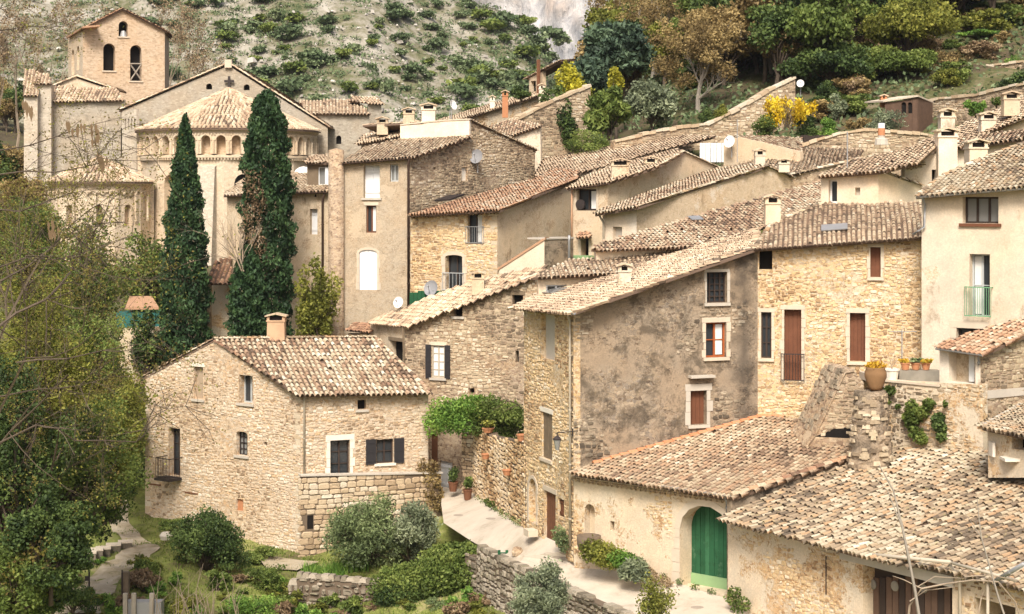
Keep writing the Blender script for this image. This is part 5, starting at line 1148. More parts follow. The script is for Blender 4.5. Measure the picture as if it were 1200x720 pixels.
# houses on the upper left skyline
U2 = thing('village_house', P(590, 170, 125), 'long house wall with a rising tile verge against the far scrub slope', 'house')
u2 = Wall((520, 124), (645, 130)); face(U2, u2, [(520, 200), (520, 147), (560, 136), (595, 124), (635, 110), (645, 110), (645, 200)], M['stone_warm']); pu = Plane(u2.pt(520, 146, .2), u2.pt(595, 123, .2), u2.pt(520, 146) + Vector((-1, 5, .5)))
rU = tiles(U2, pu, [u2.pt(520, 147, .3), u2.pt(636, 110, .3), u2.pt(636, 110) + Vector((-1, 4, .4)), u2.pt(520, 147) + Vector((-1, 4, .4))], M['tile'], .22, .31, px=False, seed=56); ridge(rU, [u2.pt(520, 147, .25), u2.pt(595, 123.5, .25), u2.pt(637, 109, .25)], M['tile'], .14)
chimney(U2, 592, 106, 138, 124, 7, 'terracotta', 'tile', .4); chimney(U2, 577, 112, 130, 127, 6, 'plaster_white', 'tile', .4)
U1 = thing('village_house', P(450, 190, 108), 'low house with two smoke-blackened chimneys behind the tall house', 'house')
u1 = Wall((418, 110), (475, 108)); face(U1, u1, [(418, 210), (424, 166), (475, 158), (475, 210)], M['plaster_tan']); pu1 = eave(u1.pt(418, 168, .3), u1.pt(476, 158, .3), 18); tiles(U1, pu1, [(419, 169), (476, 159), (474, 150), (446, 152), (428, 158)], M['tile'], .22, .31, seed=57)
chimney(U1, 448, 137, 158, 108.5, 13, 'plaster_tan', 'tile', .6); chimney(U1, 482, 140, 160, 107.5, 16, 'plaster_tan', 'tile', .6)
u4 = Wall((575, 114), (634, 113)); U4 = thing('outhouse', u4.pt(600, 200), 'little cream gable squeezed against the ruined rampart', 'outhouse'); face(U4, u4, [(580, 205), (580, 164), (600, 159), (633, 148), (634, 205)], M['plaster_cream']); pu4 = Plane(u4.pt(600, 159, .2), u4.pt(633, 147.5, .2), u4.pt(600, 159) + Vector((-1.5, 3, .6))); tiles(U4, pu4, [u4.pt(580, 165, .2), u4.pt(635, 147, .2), u4.pt(635, 147) + Vector((-2, 3.4, .7)), u4.pt(580, 165) + Vector((-2, 3.4, .7))], M['tile_pale'], .22, .31, px=False, seed=58)

def rampart(name, W, top, bot, label, mat, th=.7, cop=True, rows=None):
    h = thing(name, W.pt(*bot[0]), label, 'wall'); face(h, W, bot + top[::-1], M[mat], name='masonry', thick=th, rub=('rub_mid' if mat == 'stone_mid' else 'rub_ochre', (.30, .18), len(label), .08))
    if cop:     # rough capping stones
        for (x0, y0), (x1, y1) in zip(top[:-1], top[1:]):
            n = max(1, int(math.hypot(x1 - x0, y1 - y0) / 8))
            for i in range(n):
                a = W.pt(x0 + (x1 - x0) * i / n, y0 + (y1 - y0) * i / n); b2 = W.pt(x0 + (x1 - x0) * (i + 1) / n, y0 + (y1 - y0) * (i + 1) / n); d = (b2 - a); L_ = d.length; d.normalize(); mb = MB()
                mb.box((a + b2) / 2 - W.Nn * (th / 2 - .05) + Vector((0, 0, R.uniform(-.03, .04))), (L_ / 2 * .97, th / 2 + .06, R.uniform(.06, .12)), (d, W.Nn, d.cross(W.Nn)), R.uniform(.2, 1)); mb.build('capping_stone', M['block'], h)
    return h
rampart('rampart', Wall((560, 116), (694, 121)), [(565, 160), (600, 143), (640, 122), (692, 100)], [(565, 215), (692, 205)], 'steep rubble rampart with a stone coping behind the cream gable', 'stone_mid')
rampart('rampart', Wall((700, 112), (945, 117)), [(720, 166), (760, 156), (800, 149), (828, 146), (845, 138), (866, 127), (900, 107), (932, 91)], [(720, 200), (900, 200), (932, 140)], 'ruined rampart snaking down from the white dish to the roofs', 'stone_mid')
rampart('garden_wall', Wall((935, 105), (1100, 101)), [(940, 170), (985, 156), (1012, 152), (1060, 155), (1098, 160)], [(940, 215), (1098, 215)], 'tumbled dry stone wall under the wooden shed', 'stone_mid', cop=True)
rampart('garden_wall', Wall((1070, 116), (1260, 104)), [(1072, 122), (1100, 116), (1140, 112), (1200, 98), (1260, 90)], [(1072, 170), (1260, 170)], 'dry stone terrace wall above the cream chimneys', 'stone_mid')
rampart('garden_wall', Wall((1100, 128), (1260, 120)), [(1100, 88), (1140, 80), (1200, 72), (1260, 70)], [(1100, 125), (1260, 115)], 'upper terrace wall of the hillside garden, highest of the terraces', 'stone_mid')
rampart('garden_wall', Wall((975, 140), (1040, 138)), [(978, 32), (1010, 28), (1040, 34)], [(978, 56), (1040, 56)], 'short broken terrace wall between the trees on the slope', 'stone_mid')

# wooden shed, fences and pavilion in the hillside gardens
SWl = Wall((1037, 112), (1075, 110.5)); SWr = Wall((1075, 110.5), (1093, 113)); Sh = thing('garden_shed', SWl.pt(1060, 150), 'brown garden shed with twin arched windows and a pale roof', 'shed')
face(Sh, SWl, [(1037, 155), (1037, 120), (1075, 116), (1075, 155)], M['shed_wood'], [G(1056, 120, 1062, 133, 'void', arch=1, d=.12), G(1063.5, 120, 1069, 133, 'void', arch=1, d=.12)]); face(Sh, SWr, [(1075, 155), (1075, 114), (1093, 120), (1093, 155)], M['shed_wood'], name='side_wall')
ra, rb, rc, rd = SWl.pt(1035, 120, .15), SWl.pt(1076, 113.5, .15), SWr.pt(1094, 121) , P(1050, 114.5, 115); mb = MB(); mb.prism([ra, rb, rb + Vector((-.6, 3, .1)), ra + Vector((-.6, 3, .1))], Vector((0, 0, .10))); mb.prism([rb, rc, rc + Vector((-.6, 3, .1)), rb + Vector((-.6, 3, .1))], Vector((0, 0, .10))); mb.build('roof', M['dressed'], Sh); chimney(Sh, 1036, 111, 126, 113, 7, 'terracotta', 'tile', .4)
fw = Wall((820, 107), (864, 106)); Fe = thing('fence', fw.pt(840, 190), 'white corrugated screen beside the white dish', 'fence')
for i in range(13): x = 820 + i * 3.25; mb = MB(); mb.box((fw.pt(x + 1.6, 168) + fw.pt(x + 1.6, 190)) / 2 + fw.Nn * (.03 * (i % 2)), (.075, .02, .6), (fw.U, fw.Nn, Vector((0, 0, 1)))); mb.build('slat', M['white_paint'], Fe)
fw = Wall((938, 108), (992, 107)); Fe = thing('fence', fw.pt(960, 178), 'dark brown board fence below the green bushes', 'fence')
for i in range(27): x = 938 + i * 2; mb = MB(); mb.box(fw.pt(x + 1, 168) + Vector((0, 0, R.uniform(-.05, .05))), (.05, .02, .5), (fw.U, fw.Nn, Vector((0, 0, 1))), R.random()); mb.build('slat', M['dark_wood'], Fe)
pv_ = Wall((616, 133), (634, 131)); Pv = thing('pavilion', pv_.pt(625, 115), 'small open garden pavilion with a tilted tile roof beside a brown post', 'pavilion')
face(Pv, pv_, [(620, 125), (620, 92), (636, 84), (636, 125)], M['plaster_tan'], [G(622, 95, 628, 110, 'void', d=.3)]); pp = Plane(pv_.pt(617, 92), pv_.pt(655, 72), pv_.pt(617, 92) + Vector((1.2, 3, .3))); tiles(Pv, pp, [pv_.pt(617, 93), pv_.pt(658, 72), pv_.pt(658, 72) + Vector((1.2, 3, .3)), pv_.pt(617, 93) + Vector((1.2, 3, .3))], M['tile'], .22, .31, px=False, seed=60); mb = MB(); mb.tube([P(631, 112, 130), P(631, 70, 130)], .16, 6); mb.build('post', M['rust'], Pv)
chimney(thing('chimney_stack', P(636, 120, 121), 'slim white chimney pot standing beside the rampart top', 'chimney'), 635, 98, 122, 120.5, 7, 'plaster_white', 'tile', .4)
co = P(732, 184, 93); cs = thing('stack_pipe', P(1033, 170, 100), 'white and orange striped chimney pot on the dry stone wall', 'chimney'); mb = MB(); mb.lathe(P(1033, 170, 100), [(.42, 0), (.36, .35), (.2, .42), (.2, 1.2), (0, 1.2)], 10); mb.build('pot', M['dressed_grey'], cs); mb = MB(); mb.lathe(P(1033, 159, 100), [(.21, 0), (.21, .42)], 10); mb.build('band', M['tile_new'], cs); mb = MB(); mb.lathe(P(1033, 150.5, 100), [(.205, 0), (.205, .3)], 10); mb.build('band', M['white_paint'], cs)

# satellite dishes and aerials, each a thing on its roof or wall
def dish(px, py, Y, r, label, mat='dish', yaw=0):
    c = P(px, py, Y); o = thing('satellite_dish', c, label, 'satellite dish'); mb = MB(); n = 16; prof = [(0, .10), (r * .4, .085), (r * .75, .04), (r, -.03)]
    mb.lathe((0, 0, 0), prof, n); nrm = Vector((math.sin(yaw), -math.cos(yaw), .35)).normalized(); a = nrm.cross(Vector((0, 0, 1))).normalized(); b2 = nrm.cross(a)
    mb.v = [tuple(c + a * x + b2 * y * 1.1 - nrm * z) for x, y, z in mb.v]; mb.build('bowl', M[mat], o, smooth=True)
    mb = MB(); mb.tube([c - nrm * .1, c - nrm * .3 - Vector((0, 0, .3)), c - nrm * .3 - Vector((0, 0, r + .5))], .035, 6); mb.tube([c - b2 * -r * .9, c + nrm * r * .9], .018, 4); mb.tube([c + nrm * r * .9, c + nrm * (r * .9 + .12)], .05, 6); mb.build('arm', M['zinc'], o); return o
dish(558, 183.5, EG.pt(558, 184).y - .5, .42, 'grey dish bolted to the rubble gable of the tall house', 'dish_grey', -.3)
dish(505, 338, 95.5, .42, 'blue-grey dish by the green balcony boards', 'dish_grey', -.4); dish(467, 354.5, 95, .30, 'small white dish low against the tall house wall', 'dish', -.4)
dish(855, 166, 103, .36, 'white round dish in front of the corrugated screen', 'dish', -.6); dish(938, 98, 118, .26, 'small white dish on top of the ruined rampart', 'dish', -.2); dish(531, 123, 112, .32, 'white dish on the skyline roofs beside a mast', 'dish', .9)
mb = MB(); d2 = P(356, 208, 113); dd = thing('satellite_dish', d2, 'large white dish half hidden behind the dormer', 'satellite dish'); mb.lathe((0, 0, 0), [(0, .15), (.5, .08), (.72, -.03)], 16); mb.v = [tuple(d2 + Vector((x, -z - .3 * y, y))) for x, y, z in mb.v]; mb.build('bowl', M['dish'], dd, smooth=True)
def mast(px, y0, y1, Y, label, arms=True, r=.025):
    o = thing('aerial', P(px, y1, Y), label, 'aerial'); mb = MB(); mb.tube([P(px, y1, Y), P(px, y0, Y)], r, 5); mb.build('mast', M['zinc'], o)
    if arms:
        t_ = P(px, y0, Y); mb = MB(); mb.tube([t_ + Vector((-.5, 0, -.1)), t_ + Vector((.6, .1, -.1))], .015, 4)
        for k in range(6): q = t_ + Vector((-.5 + k * .2, .02 * k, -.1)); mb.tube([q + Vector((0, -.2, 0)), q + Vector((0, .2, .0))], .010, 3)
        mb.build('antenna', M['zinc'], o)
mast(864, 140, 190, 100, 'thin mast rising beside the white dish', False); mast(993, 155, 236, 76, 'tall thin mast in front of the cream attic', False, .03); mast(1057, 386, 432, 67.5, 'small aerial standing among the pots on the terrace', True); mast(529, 118, 140, 112, 'short mast on the skyline roofs', False, .03)
for (x, y, lb) in ((832, 258, 'a lower'), (1000, 268, 'the ochre')): pass
for pl_, x, y, w_, hgt, mat, par in ((PO, 978, 269, .55, .35, 'dressed_grey', O), (PJ1, 815, 258, .3, .3, 'iron', J1), (PJ2, 815, 298, .7, .5, 'dish', J2), (PC, 650, 343, .6, .4, 'dish', C)):
    mb = MB(); c = pl_.pt(x, y); mb.box(c + pl_.n * .11, (w_, hgt, .02), (pl_.e, pl_.s, pl_.n)); mb.build('roof_window', M['zinc'] if mat != 'dish' else M['glass_pale'], par)

# lamp on the corner of the tall house
lc = CL.pt(653, 517, .75); lp = thing('street_lamp', CL.pt(670, 506, .05), 'black lantern on an iron bracket at the corner of the dark walled house', 'street lamp')
mb = MB(); a = CL.pt(671, 506, .05); mb.tube([a, Vector((lc.x, lc.y, a.z))], .022, 5); mb.tube([a + Vector((0, 0, .12)), a - Vector((0, 0, .2))], .03, 5); mb.tube([Vector((lc.x, lc.y, a.z)), Vector((lc.x, lc.y, a.z - .12))], .02, 5); mb.build('bracket', M['iron'], lp)
mb = MB(); mb.lathe((lc.x, lc.y, a.z - .36), [(.02, .25), (.10, .2), (.17, .12), (.17, .08)], 8); mb.build('lantern_roof', M['iron'], lp); mb = MB(); mb.lathe((lc.x, lc.y, a.z - .72), [(.0, 0), (.07, .02), (.15, .42), (.15, .43)], 8); mb.build('lantern_glass', M['glass_pale'], lp)

# ------------------------------------------------------------------ abbey church
CH = thing('abbey_church', P(268, 300, 146), 'Romanesque abbey church with a round apse and an arcaded gallery, square bell tower behind', 'church')
ax = P(268, 150, 146); rA = 7.45; zc, zg, zb_ = P(0, 151, 138.6).z, P(0, 184, 138.6).z, 10.0
# lower wall of the apse in flat facets so that its windows are true openings
fa = math.radians(24.3); th0 = math.radians(-90 - 30) - fa / 2
def apt(th, r=rA, z=0): return Vector((ax.x + r * math.cos(th), ax.y + r * math.sin(th), z))
for k in range(-2, 6):
    a, b2 = th0 + fa * k, th0 + fa * (k + 1); W = wall3(apt(a), apt(b2)); hs = []
    pts = [(0, zb_), (W.L, zb_), (W.L, zg), (0, zg)]
    if k in (0, 2):
        cxp = (195, 285)[k // 2]; z1, z0 = (P(0, 204, 138.6).z, P(0, 258, 138.6).z)
        pa = W.xyz(W.L * .5 - .72, z0); pb = W.xyz(W.L * .5 + .72, z1); xa, ya = proj(pa); xb, yb = proj(pb); hs = [G(min(xa, xb), min(ya, yb), max(xa, xb), max(ya, yb), 'void', arch=1, d=.7, fill='glass' if k else 'plaster_yellow', sur=('ashlar_warm', .35), proud=.05, name='window')]
    face(CH, W, pts, M['ashlar_warm'], hs, uvpoly=True, name='apse_wall')
# gallery: every bay a part of its own
n = 38; da_ = 2 * math.pi / n
for k in range(n):
    a = math.radians(-90) + da_ * (k - n / 2 + .5)
    if not (-math.pi / 2 - 1.75 < a < -math.pi / 2 + 1.75): continue
    mb = MB(); r = rA + .05; zo, zt_ = zg + .25, zc - .25; hw = da_ * .30; sp = zo + (zt_ - zo) * .62; rr = hw * r
    def q(x, z, d=0): return apt(a + x / r, r - d, z)
    W2 = da_ * r / 2; arc = [(rr * math.cos(math.pi * i / 8), sp + rr * math.sin(math.pi * i / 8)) for i in range(9)]
    for s in (-1, 1): mb.add([q(s * rr, zo), q(s * W2, zo), q(s * W2, zt_), q(s * W2, sp), q(s * rr, sp)], [(0, 1, 3, 4)])
    tp = [(W2 - 2 * W2 * i / 8, zt_) for i in range(9)]
    for i in range(8): mb.add([q(*arc[i]), q(*tp[i]), q(*tp[i + 1]), q(*arc[i + 1])], [(0, 1, 2, 3)])
    for s in (-1, 1): mb.add([q(s * W2, sp), q(s * W2, zt_), q(s * rr, sp)], [(0, 1, 2)])
    out = [(-rr, zo), (rr, zo)] + arc
    for (x0, z0), (x1, z1) in zip(out[1:] + out[:1], out): pass
    loop = [(rr, zo)] + arc + [(-rr, zo)]
    for (x0, z0), (x1, z1) in zip(loop[:-1], loop[1:]): mb.add([q(x0, z0), q(x1, z1), q(x1, z1, .75), q(x0, z0, .75)], [(0, 1, 2, 3)])
    for i in range(8):       # roll moulding round the arch
        c0, c1 = math.pi * i / 8, math.pi * (i + 1) / 8; e = .16
        mb.add([q((rr + .03) * math.cos(c0), sp + (rr + .03) * math.sin(c0), -.07), q((rr + e) * math.cos(c0), sp + (rr + e) * math.sin(c0), -.07), q((rr + e) * math.cos(c1), sp + (rr + e) * math.sin(c1), -.07), q((rr + .03) * math.cos(c1), sp + (rr + .03) * math.sin(c1), -.07)], [(0, 1, 2, 3)], .8)
    o = mb.build('gallery_bay', M['ashlar_warm'], CH)
    mb = MB(); p0 = q(W2, 0, -.06); mb.tube([Vector((p0.x, p0.y, zo)), Vector((p0.x, p0.y, sp))], .09, 6); mb.build('colonnette', M['ashlar_warm'], o)
mb = MB(); mb.lathe((ax.x, ax.y, 0), [(rA - .7, zg), (rA - .7, zc)], 48, .5, math.pi, 2 * math.pi); mb.build('gallery_back', M['ashlar_brown'], CH)
mb = MB(); mb.lathe((ax.x, ax.y, 0), [(rA - .8, zg - .1), (rA + .16, zg - .06), (rA + .16, zg + .12), (rA - .8, zg + .25)], 64, .5, math.pi * .95, math.pi * 2.05); mb.lathe((ax.x, ax.y, 0), [(rA - .8, zc - .28), (rA + .08, zc - .28), (rA + .2, zc - .1), (rA + .3, zc), (rA - .8, zc)], 64, .5, math.pi * .95, math.pi * 2.05); mb.build('cornice', M['ashlar_warm'], CH)
mb = MB()
for k in range(90):
    a = math.pi + math.pi * (k + .5) / 90
    for z in (zg - .16, zc - .42): c = apt(a, rA + .06, z); mb.box(c, (.06, .08, .08), (Vector((-math.sin(a), math.cos(a), 0)), Vector((math.cos(a), math.sin(a), 0)), Vector((0, 0, 1))))
tag(mb.build('dentil', M['ashlar_warm'], CH), kind='stuff')
def cone_tiles(root, ax, r, z0, z1, mat, a0, a1, pw=.34, row=.42, seed=1, ov=.25):
    rg = np.random.default_rng(seed); mb = MB(); mb.lathe((ax.x, ax.y, 0), [(r + ov - .05, z0 - .12), (r + ov - .05, z0 - .02), (0, z1 - .04)], 48, .5, a0, a1); rf = mb.build('roof', M['underlay'], root); mb = MB(); S = math.hypot(r + ov, z1 - z0); nr = int(S / row)
    for i in range(nr):
        f0, f1 = i / nr, (i + 1.25) / nr; ra, rb = (r + ov) * (1 - f0), (r + ov) * (1 - min(f1, .995)); nn = max(5, int(abs(a1 - a0) * ra / pw)); lift = .07
        # columns halve towards the top so that tiles stay about one size
        for k in range(nn):
            a = a0 + (a1 - a0) * (k + .5) / nn + rg.normal(0, .004); vs = []
            for rr, zz, sc, lf in ((ra, z0 + (z1 - z0) * f0, .36, lift), (rb, z0 + (z1 - z0) * min(f1, .995), .30, .02)):
                for j in range(5):
                    th = math.pi * j / 4; w_ = pw * sc * math.cos(th); vs.append((ax.x + rr * math.cos(a) - w_ * math.sin(a), ax.y + rr * math.sin(a) + w_ * math.cos(a), zz + lf + pw * .44 * math.sin(th) - .03))
            mb.add(vs, [(0, 5, 6, 1), (1, 6, 7, 2), (2, 7, 8, 3), (3, 8, 9, 4), (0, 1, 2, 3, 4)], float(np.clip(rg.normal(.5, .22), 0, 1)))
    tag(mb.build('tile', mat, rf), kind='stuff')
    return rf
cone_tiles(CH, ax, rA + .2, zc + .02, P(0, 104, 146).z, M['tile'], math.pi * .95, math.pi * 2.05, .36, .42, 5)
# whitish buttress on the apse
bt = math.radians(-90 - 3.5); bW_ = wall3(apt(bt - .11, rA + .9), apt(bt + .11, rA + .9)); mb = MB(); z1, z2 = P(0, 196, 138).z, P(0, 300, 138).z
mb.prism([apt(bt - .085, rA - .3, 8), apt(bt - .085, rA + 1.5, 8), apt(bt - .085, rA + 1.2, z2), apt(bt - .085, rA + .35, z1), apt(bt - .085, rA - .3, z1 + .2)], apt(bt + .09, rA, 0) - apt(bt - .085, rA, 0)); mb.build('buttress', M['ashlar'], CH)
# nave gable behind with oculi and cross
ng = Wall((138, 147.5), (384, 147.5)); face(CH, ng, [(143, 330), (143, 128), (268, 75), (384, 148), (384, 330)], M['ashlar_grey'], [G(241.5, 98, 248.5, 105, 'void', arch=1, d=.5), G(285.5, 99, 292.5, 106, 'void', arch=1, d=.5)], name='nave_gable')
mb = MB(); c = ng.pt(268.5, 97, .25); mb.box(c, (.10, .06, .55)); mb.box(c + Vector((0, -.002, .12)), (.42, .055, .10)); mb.build('cross', M['iron'], CH)
for p_, q_ in (((141, 128.5), (268, 74)), ((268, 74), (386, 149))): ridge(CH, [ng.pt(*p_, .1), ng.pt(*q_, .1)], M['tile'], .16, .5, 'verge_tile')
mb = MB(); c = ng.pt(268, 75); mb.box(c, (.3, .3, .35)); mb.build('finial', M['dressed'], CH)
ns = Wall((143, 147.2), (160, 146)); face(CH, ns, [(143, 330), (143, 131), (160, 128), (160, 330)], M['ashlar'], [G(146 + i * 3.6, 139, 148 + i * 3.6, 152, 'void', arch=1, d=.3, fill='ashlar_brown') for i in range(4)], name='aisle_wall')
nrf = Plane(ng.pt(143, 128), ng.pt(268, 75), ng.pt(143, 128) + Vector((0, 8, 0))); tiles(CH, nrf, [ng.pt(139, 130), ng.pt(268, 75), ng.pt(268, 75) + Vector((0, 12, 0)), ng.pt(139, 130) + Vector((0, 12, 0))], M['tile'], .4, .6, px=False, seed=61)
nrf = Plane(ng.pt(268, 75), ng.pt(386, 149), ng.pt(268, 75) + Vector((0, 8, 0))); tiles(CH, nrf, [ng.pt(268, 75), ng.pt(386, 149), ng.pt(386, 149) + Vector((0, 12, 0)), ng.pt(268, 75) + Vector((0, 12, 0))], M['tile'], .4, .6, px=False, seed=62)
# right transept
tr = Wall((370, 150), (433, 150.5)); face(CH, tr, [(370, 330), (370, 133), (433, 134), (433, 330)], M['ashlar_grey'], [G(394, 159, 400, 169, 'void', arch=1, d=.4)], name='transept_wall')
pt_ = eave(tr.pt(362, 133, .3), tr.pt(434, 134, .3), 24); tiles(CH, pt_, [(362, 133), (434, 134), (416, 117), (350, 118)], M['tile'], .3, .4, seed=63, bias=.05)
tb = Wall((432, 152), (447, 152.5)); face(CH, tb, [(432, 330), (432, 122), (447, 122), (447, 330)], M['ashlar_grey'], name='stair_turret'); pt_ = eave(tb.pt(412, 122, .3), tb.pt(449, 122, .3), 22); tiles(CH, pt_, [(408, 118), (449, 122), (440, 114), (412, 113)], M['tile'], .3, .4, seed=64)
# bell tower
TF, TL_ = Wall((97, 158), (193, 161)), Wall((80, 165), (97, 158)); mb = MB()
face(CH, TF, [(97, 200), (97, 33), (143, 11), (193, 36), (193, 200)], M['ashlar_brown'], [G(139, 25, 150, 43, 'void', arch=1, d=.9, name='bell_opening', sill='dressed'), G(121, 51, 135, 83, 'void', arch=1, d=.9, name='bell_opening', sill='dressed'), G(152.5, 53, 166, 95, 'void', arch=1, d=.9, name='bell_opening', sill='dressed')], name='tower_front')
face(CH, TL_, [(80, 200), (80, 43), (97, 33), (97, 200)], M['ashlar_warm'], [G(84, 58, 87, 88, 'void', arch=1, d=.4, fill='ashlar_brown'), G(90, 54, 93, 82, 'void', arch=1, d=.4, fill='ashlar_brown')], name='tower_side')
shell(CH, [tuple(TF.B), (TF.B.x - 1, TF.B.y + 7), (TL_.A.x, TL_.A.y)], 15, [TF.pt(193, 36).z] * 2 + [TL_.pt(80, 43).z], M['ashlar_brown'])
for p_, q_, k in (((94, 35), (143, 10), 1), ((143, 10), (196, 37), 2)):
    a, b2 = TF.pt(*p_, .3), TF.pt(*q_, .3); tp_ = Plane(a, b2, a + Vector((-.8, 6, 0))); rf = tiles(CH, tp_, [a, b2, b2 + Vector((-1, 7, 0)), a + Vector((-1, 7, 0))], M['tile_red'], .34, .5, px=False, seed=64 + k); ridge(rf, [a, b2], M['tile_red'], .13, .4, 'verge_tile')
a, b2 = TL_.pt(78, 45, .3), TL_.pt(97, 33, .3); mb = MB(); mb.prism([a, b2, b2 + Vector((0, 0, .15)), a + Vector((0, 0, .15))], Vector((1.5, .5, .2))); mb.build('eave_board', M['tile_red'], CH)
for p_, q_ in (((153, 94), (165.5, 76)), ((153, 76), (165.5, 94)), ((152.5, 75), (166, 75))): mb = MB(); mb.tube([TF.pt(*p_, -.12), TF.pt(*q_, -.12)], .07, 4); mb.build('brace', M['bark_grey'], CH)
c = TF.pt(144.5, 38, -.4); mb = MB(); mb.lathe(c - Vector((0, 0, .5)), [(.42, 0), (.36, .1), (.26, .45), (.18, .62), (0, .66)], 12); mb.build('bell', M['zinc'], CH)
# nave flank, little gable and turret on the left
nw = Wall((58, 149.5), (146, 149)); face(CH, nw, [(58, 330), (58, 119), (146, 117), (146, 330)], M['ashlar_grey'], [G(141.5, 150, 143, 185, 'void', d=.2)], name='flank_wall')
pn = eave(nw.pt(60, 119, .3), nw.pt(145, 117.5, .3), 33); tiles(CH, pn, [(60, 119), (145, 117.5), (135, 104), (63, 102)], M['tile'], .3, .4, seed=67, bias=.03)
gw = Wall((62, 152), (136, 152)); face(CH, gw, [(62, 120), (63, 101), (90, 90), (135, 105), (136, 120)], M['ashlar_warm'], name='small_gable'); ridge(CH, [gw.pt(62, 101, .1), gw.pt(90, 89.5, .1), gw.pt(136, 105, .1)], M['tile'], .18, .45, 'verge_tile'); pg_ = Plane(gw.pt(90, 90), gw.pt(136, 105), gw.pt(90, 90) + Vector((0, 5, 0))); tiles(CH, pg_, [gw.pt(90, 90), gw.pt(136, 105), gw.pt(136, 97) + Vector((0, 5, 0)), gw.pt(90, 86) + Vector((0, 5, 0))], M['tile'], .32, .45, px=False, seed=68)
for x0, x1, yt in ((28, 44, 112), (40, 60, 98)): W = Wall((x0, 147 + (x0 == 40)), (x1, 147.2 + (x0 == 40))); face(CH, W, [(x0, 330), (x0, yt), (x1, yt), (x1, 330)], M['ashlar'], name='turret_wall', thick=2); pq = eave(W.pt(x0 - 1, yt, .2), W.pt(x1 + 1, yt, .2), 30); tiles(CH, pq, [(x0 - 1, yt), (x1 + 1, yt), (x1 - 4, yt - 12 - (x0 == 28) * 18), (x0 + 1, yt - 13 - (x0 == 28) * 18)], M['tile'], .3, .4, seed=69 + x0)
# small side apse
a2 = P(117, 215, 139.5); r2 = 4.05; z2, z3 = P(0, 214, 135.6).z, P(0, 184, 139.5).z
def bpt(th, r=r2, z=0): return Vector((a2.x + r * math.cos(th), a2.y + r * math.sin(th), z))
fa2 = math.radians(36)
for k in range(-2, 4):
    a = math.radians(-90 + 12) - fa2 / 2 + fa2 * k; W = wall3(bpt(a), bpt(a + fa2)); hs = []
    if k in (-1, 0, 1):
        pa = W.xyz(W.L * .5 - .32, P(0, 265, 135.6).z); pb = W.xyz(W.L * .5 + .32, P(0, 240, 135.6).z); xa, ya = proj(pa); xb, yb = proj(pb); hs = [G(min(xa, xb), min(ya, yb), max(xa, xb), max(ya, yb), 'void', arch=1, d=.5, fill='ashlar_brown', sur=('ashlar_warm', .18), proud=.03)]
    face(CH, W, [(0, 10), (W.L, 10), (W.L, z2), (0, z2)], M['ashlar_warm'], hs, uvpoly=True, name='chapel_wall')
mb = MB()
for k in range(22):      # blind arcade under the chapel eave
    a = math.pi + math.pi * (k + .5) / 22; r = r2 + .07
    for i in range(7):
        c0, c1 = math.pi * i / 7, math.pi * (i + 1) / 7; w_ = math.pi / 22 * r * .5; pp_ = []
        for cc, e in ((c0, .78), (c0, 1.0), (c1, 1.0), (c1, .78)): x = w_ * e * math.cos(cc); pp_.append(bpt(a + x / r, r, z2 - .95 + w_ * e * math.sin(cc)))
        mb.prism(pp_, Vector((-math.cos(a), -math.sin(a), 0)) * .12)
    if k % 3 == 0: c = bpt(a - math.pi / 44, r - .03, z2 - 2); mb.box(c, (.10, .08, 1.1), (Vector((-math.sin(a), math.cos(a), 0)), Vector((math.cos(a), math.sin(a), 0)), Vector((0, 0, 1))))
tag(mb.build('blind_arcade', M['ashlar_warm'], CH), kind='stuff')
mb = MB(); mb.lathe((a2.x, a2.y, 0), [(r2 - .3, z2 - .25), (r2 + .15, z2 - .2), (r2 + .25, z2), (r2 - .3, z2)], 40, .5, math.pi * .95, math.pi * 2.05); mb.build('cornice', M['ashlar_warm'], CH)
cone_tiles(CH, a2, r2 + .15, z2 + .02, z3, M['tile'], math.pi * .95, math.pi * 2.05, .34, .42, 6)

# ------------------------------------------------------------------ leaves of each kind of plant
M['lf_cypress'] = leafy('lf_cypress', [(0, (.010, .022, .010)), (.5, (.022, .048, .018)), (1, (.050, .090, .030))], .1)
M['lf_dark'] = leafy('lf_dark', [(0, (.012, .022, .008)), (.5, (.036, .058, .016)), (1, (.082, .112, .030))], .15)
M['lf_mid'] = leafy('lf_mid', [(0, (.028, .042, .010)), (.5, (.070, .100, .022)), (1, (.15, .18, .045))], .25)
M['lf_bright'] = leafy('lf_bright', [(0, (.04, .075, .015)), (.5, (.09, .17, .03)), (1, (.20, .29, .06))], .3)
M['lf_yellow'] = leafy('lf_yellow', [(0, (.06, .065, .015)), (.5, (.15, .165, .03)), (1, (.30, .29, .06))], .3)
M['lf_olive'] = leafy('lf_olive', [(0, (.045, .060, .028)), (.5, (.11, .145, .058)), (1, (.22, .26, .12))], .2)
M['lf_grey'] = leafy('lf_grey', [(0, (.07, .085, .055)), (.5, (.14, .165, .095)), (1, (.25, .275, .17))], .2)
M['lf_brown'] = leafy('lf_brown', [(0, (.08, .055, .024)), (.5, (.20, .145, .060)), (1, (.33, .25, .11))], .25)
M['lf_bud'] = leafy('lf_bud', [(0, (.10, .065, .03)), (.45, (.19, .15, .04)), (.8, (.22, .21, .045)), (1, (.31, .31, .06))], .3)
M['lf_cedar'] = leafy('lf_cedar', [(0, (.015, .026, .018)), (.5, (.040, .065, .040)), (1, (.085, .125, .07))], .12)
M['lf_scrub'] = leafy('lf_scrub', [(0, (.045, .065, .030)), (.5, (.085, .12, .055)), (1, (.16, .19, .10))], .15)
M['lf_gold'] = leafy('lf_gold', [(0, (.42, .27, .02)), (.5, (.74, .52, .02)), (1, (.80, .65, .06))], .3); M['lf_lime'] = leafy('lf_lime', [(0, (.12, .12, .02)), (.5, (.30, .28, .03)), (1, (.46, .42, .04))], .3)
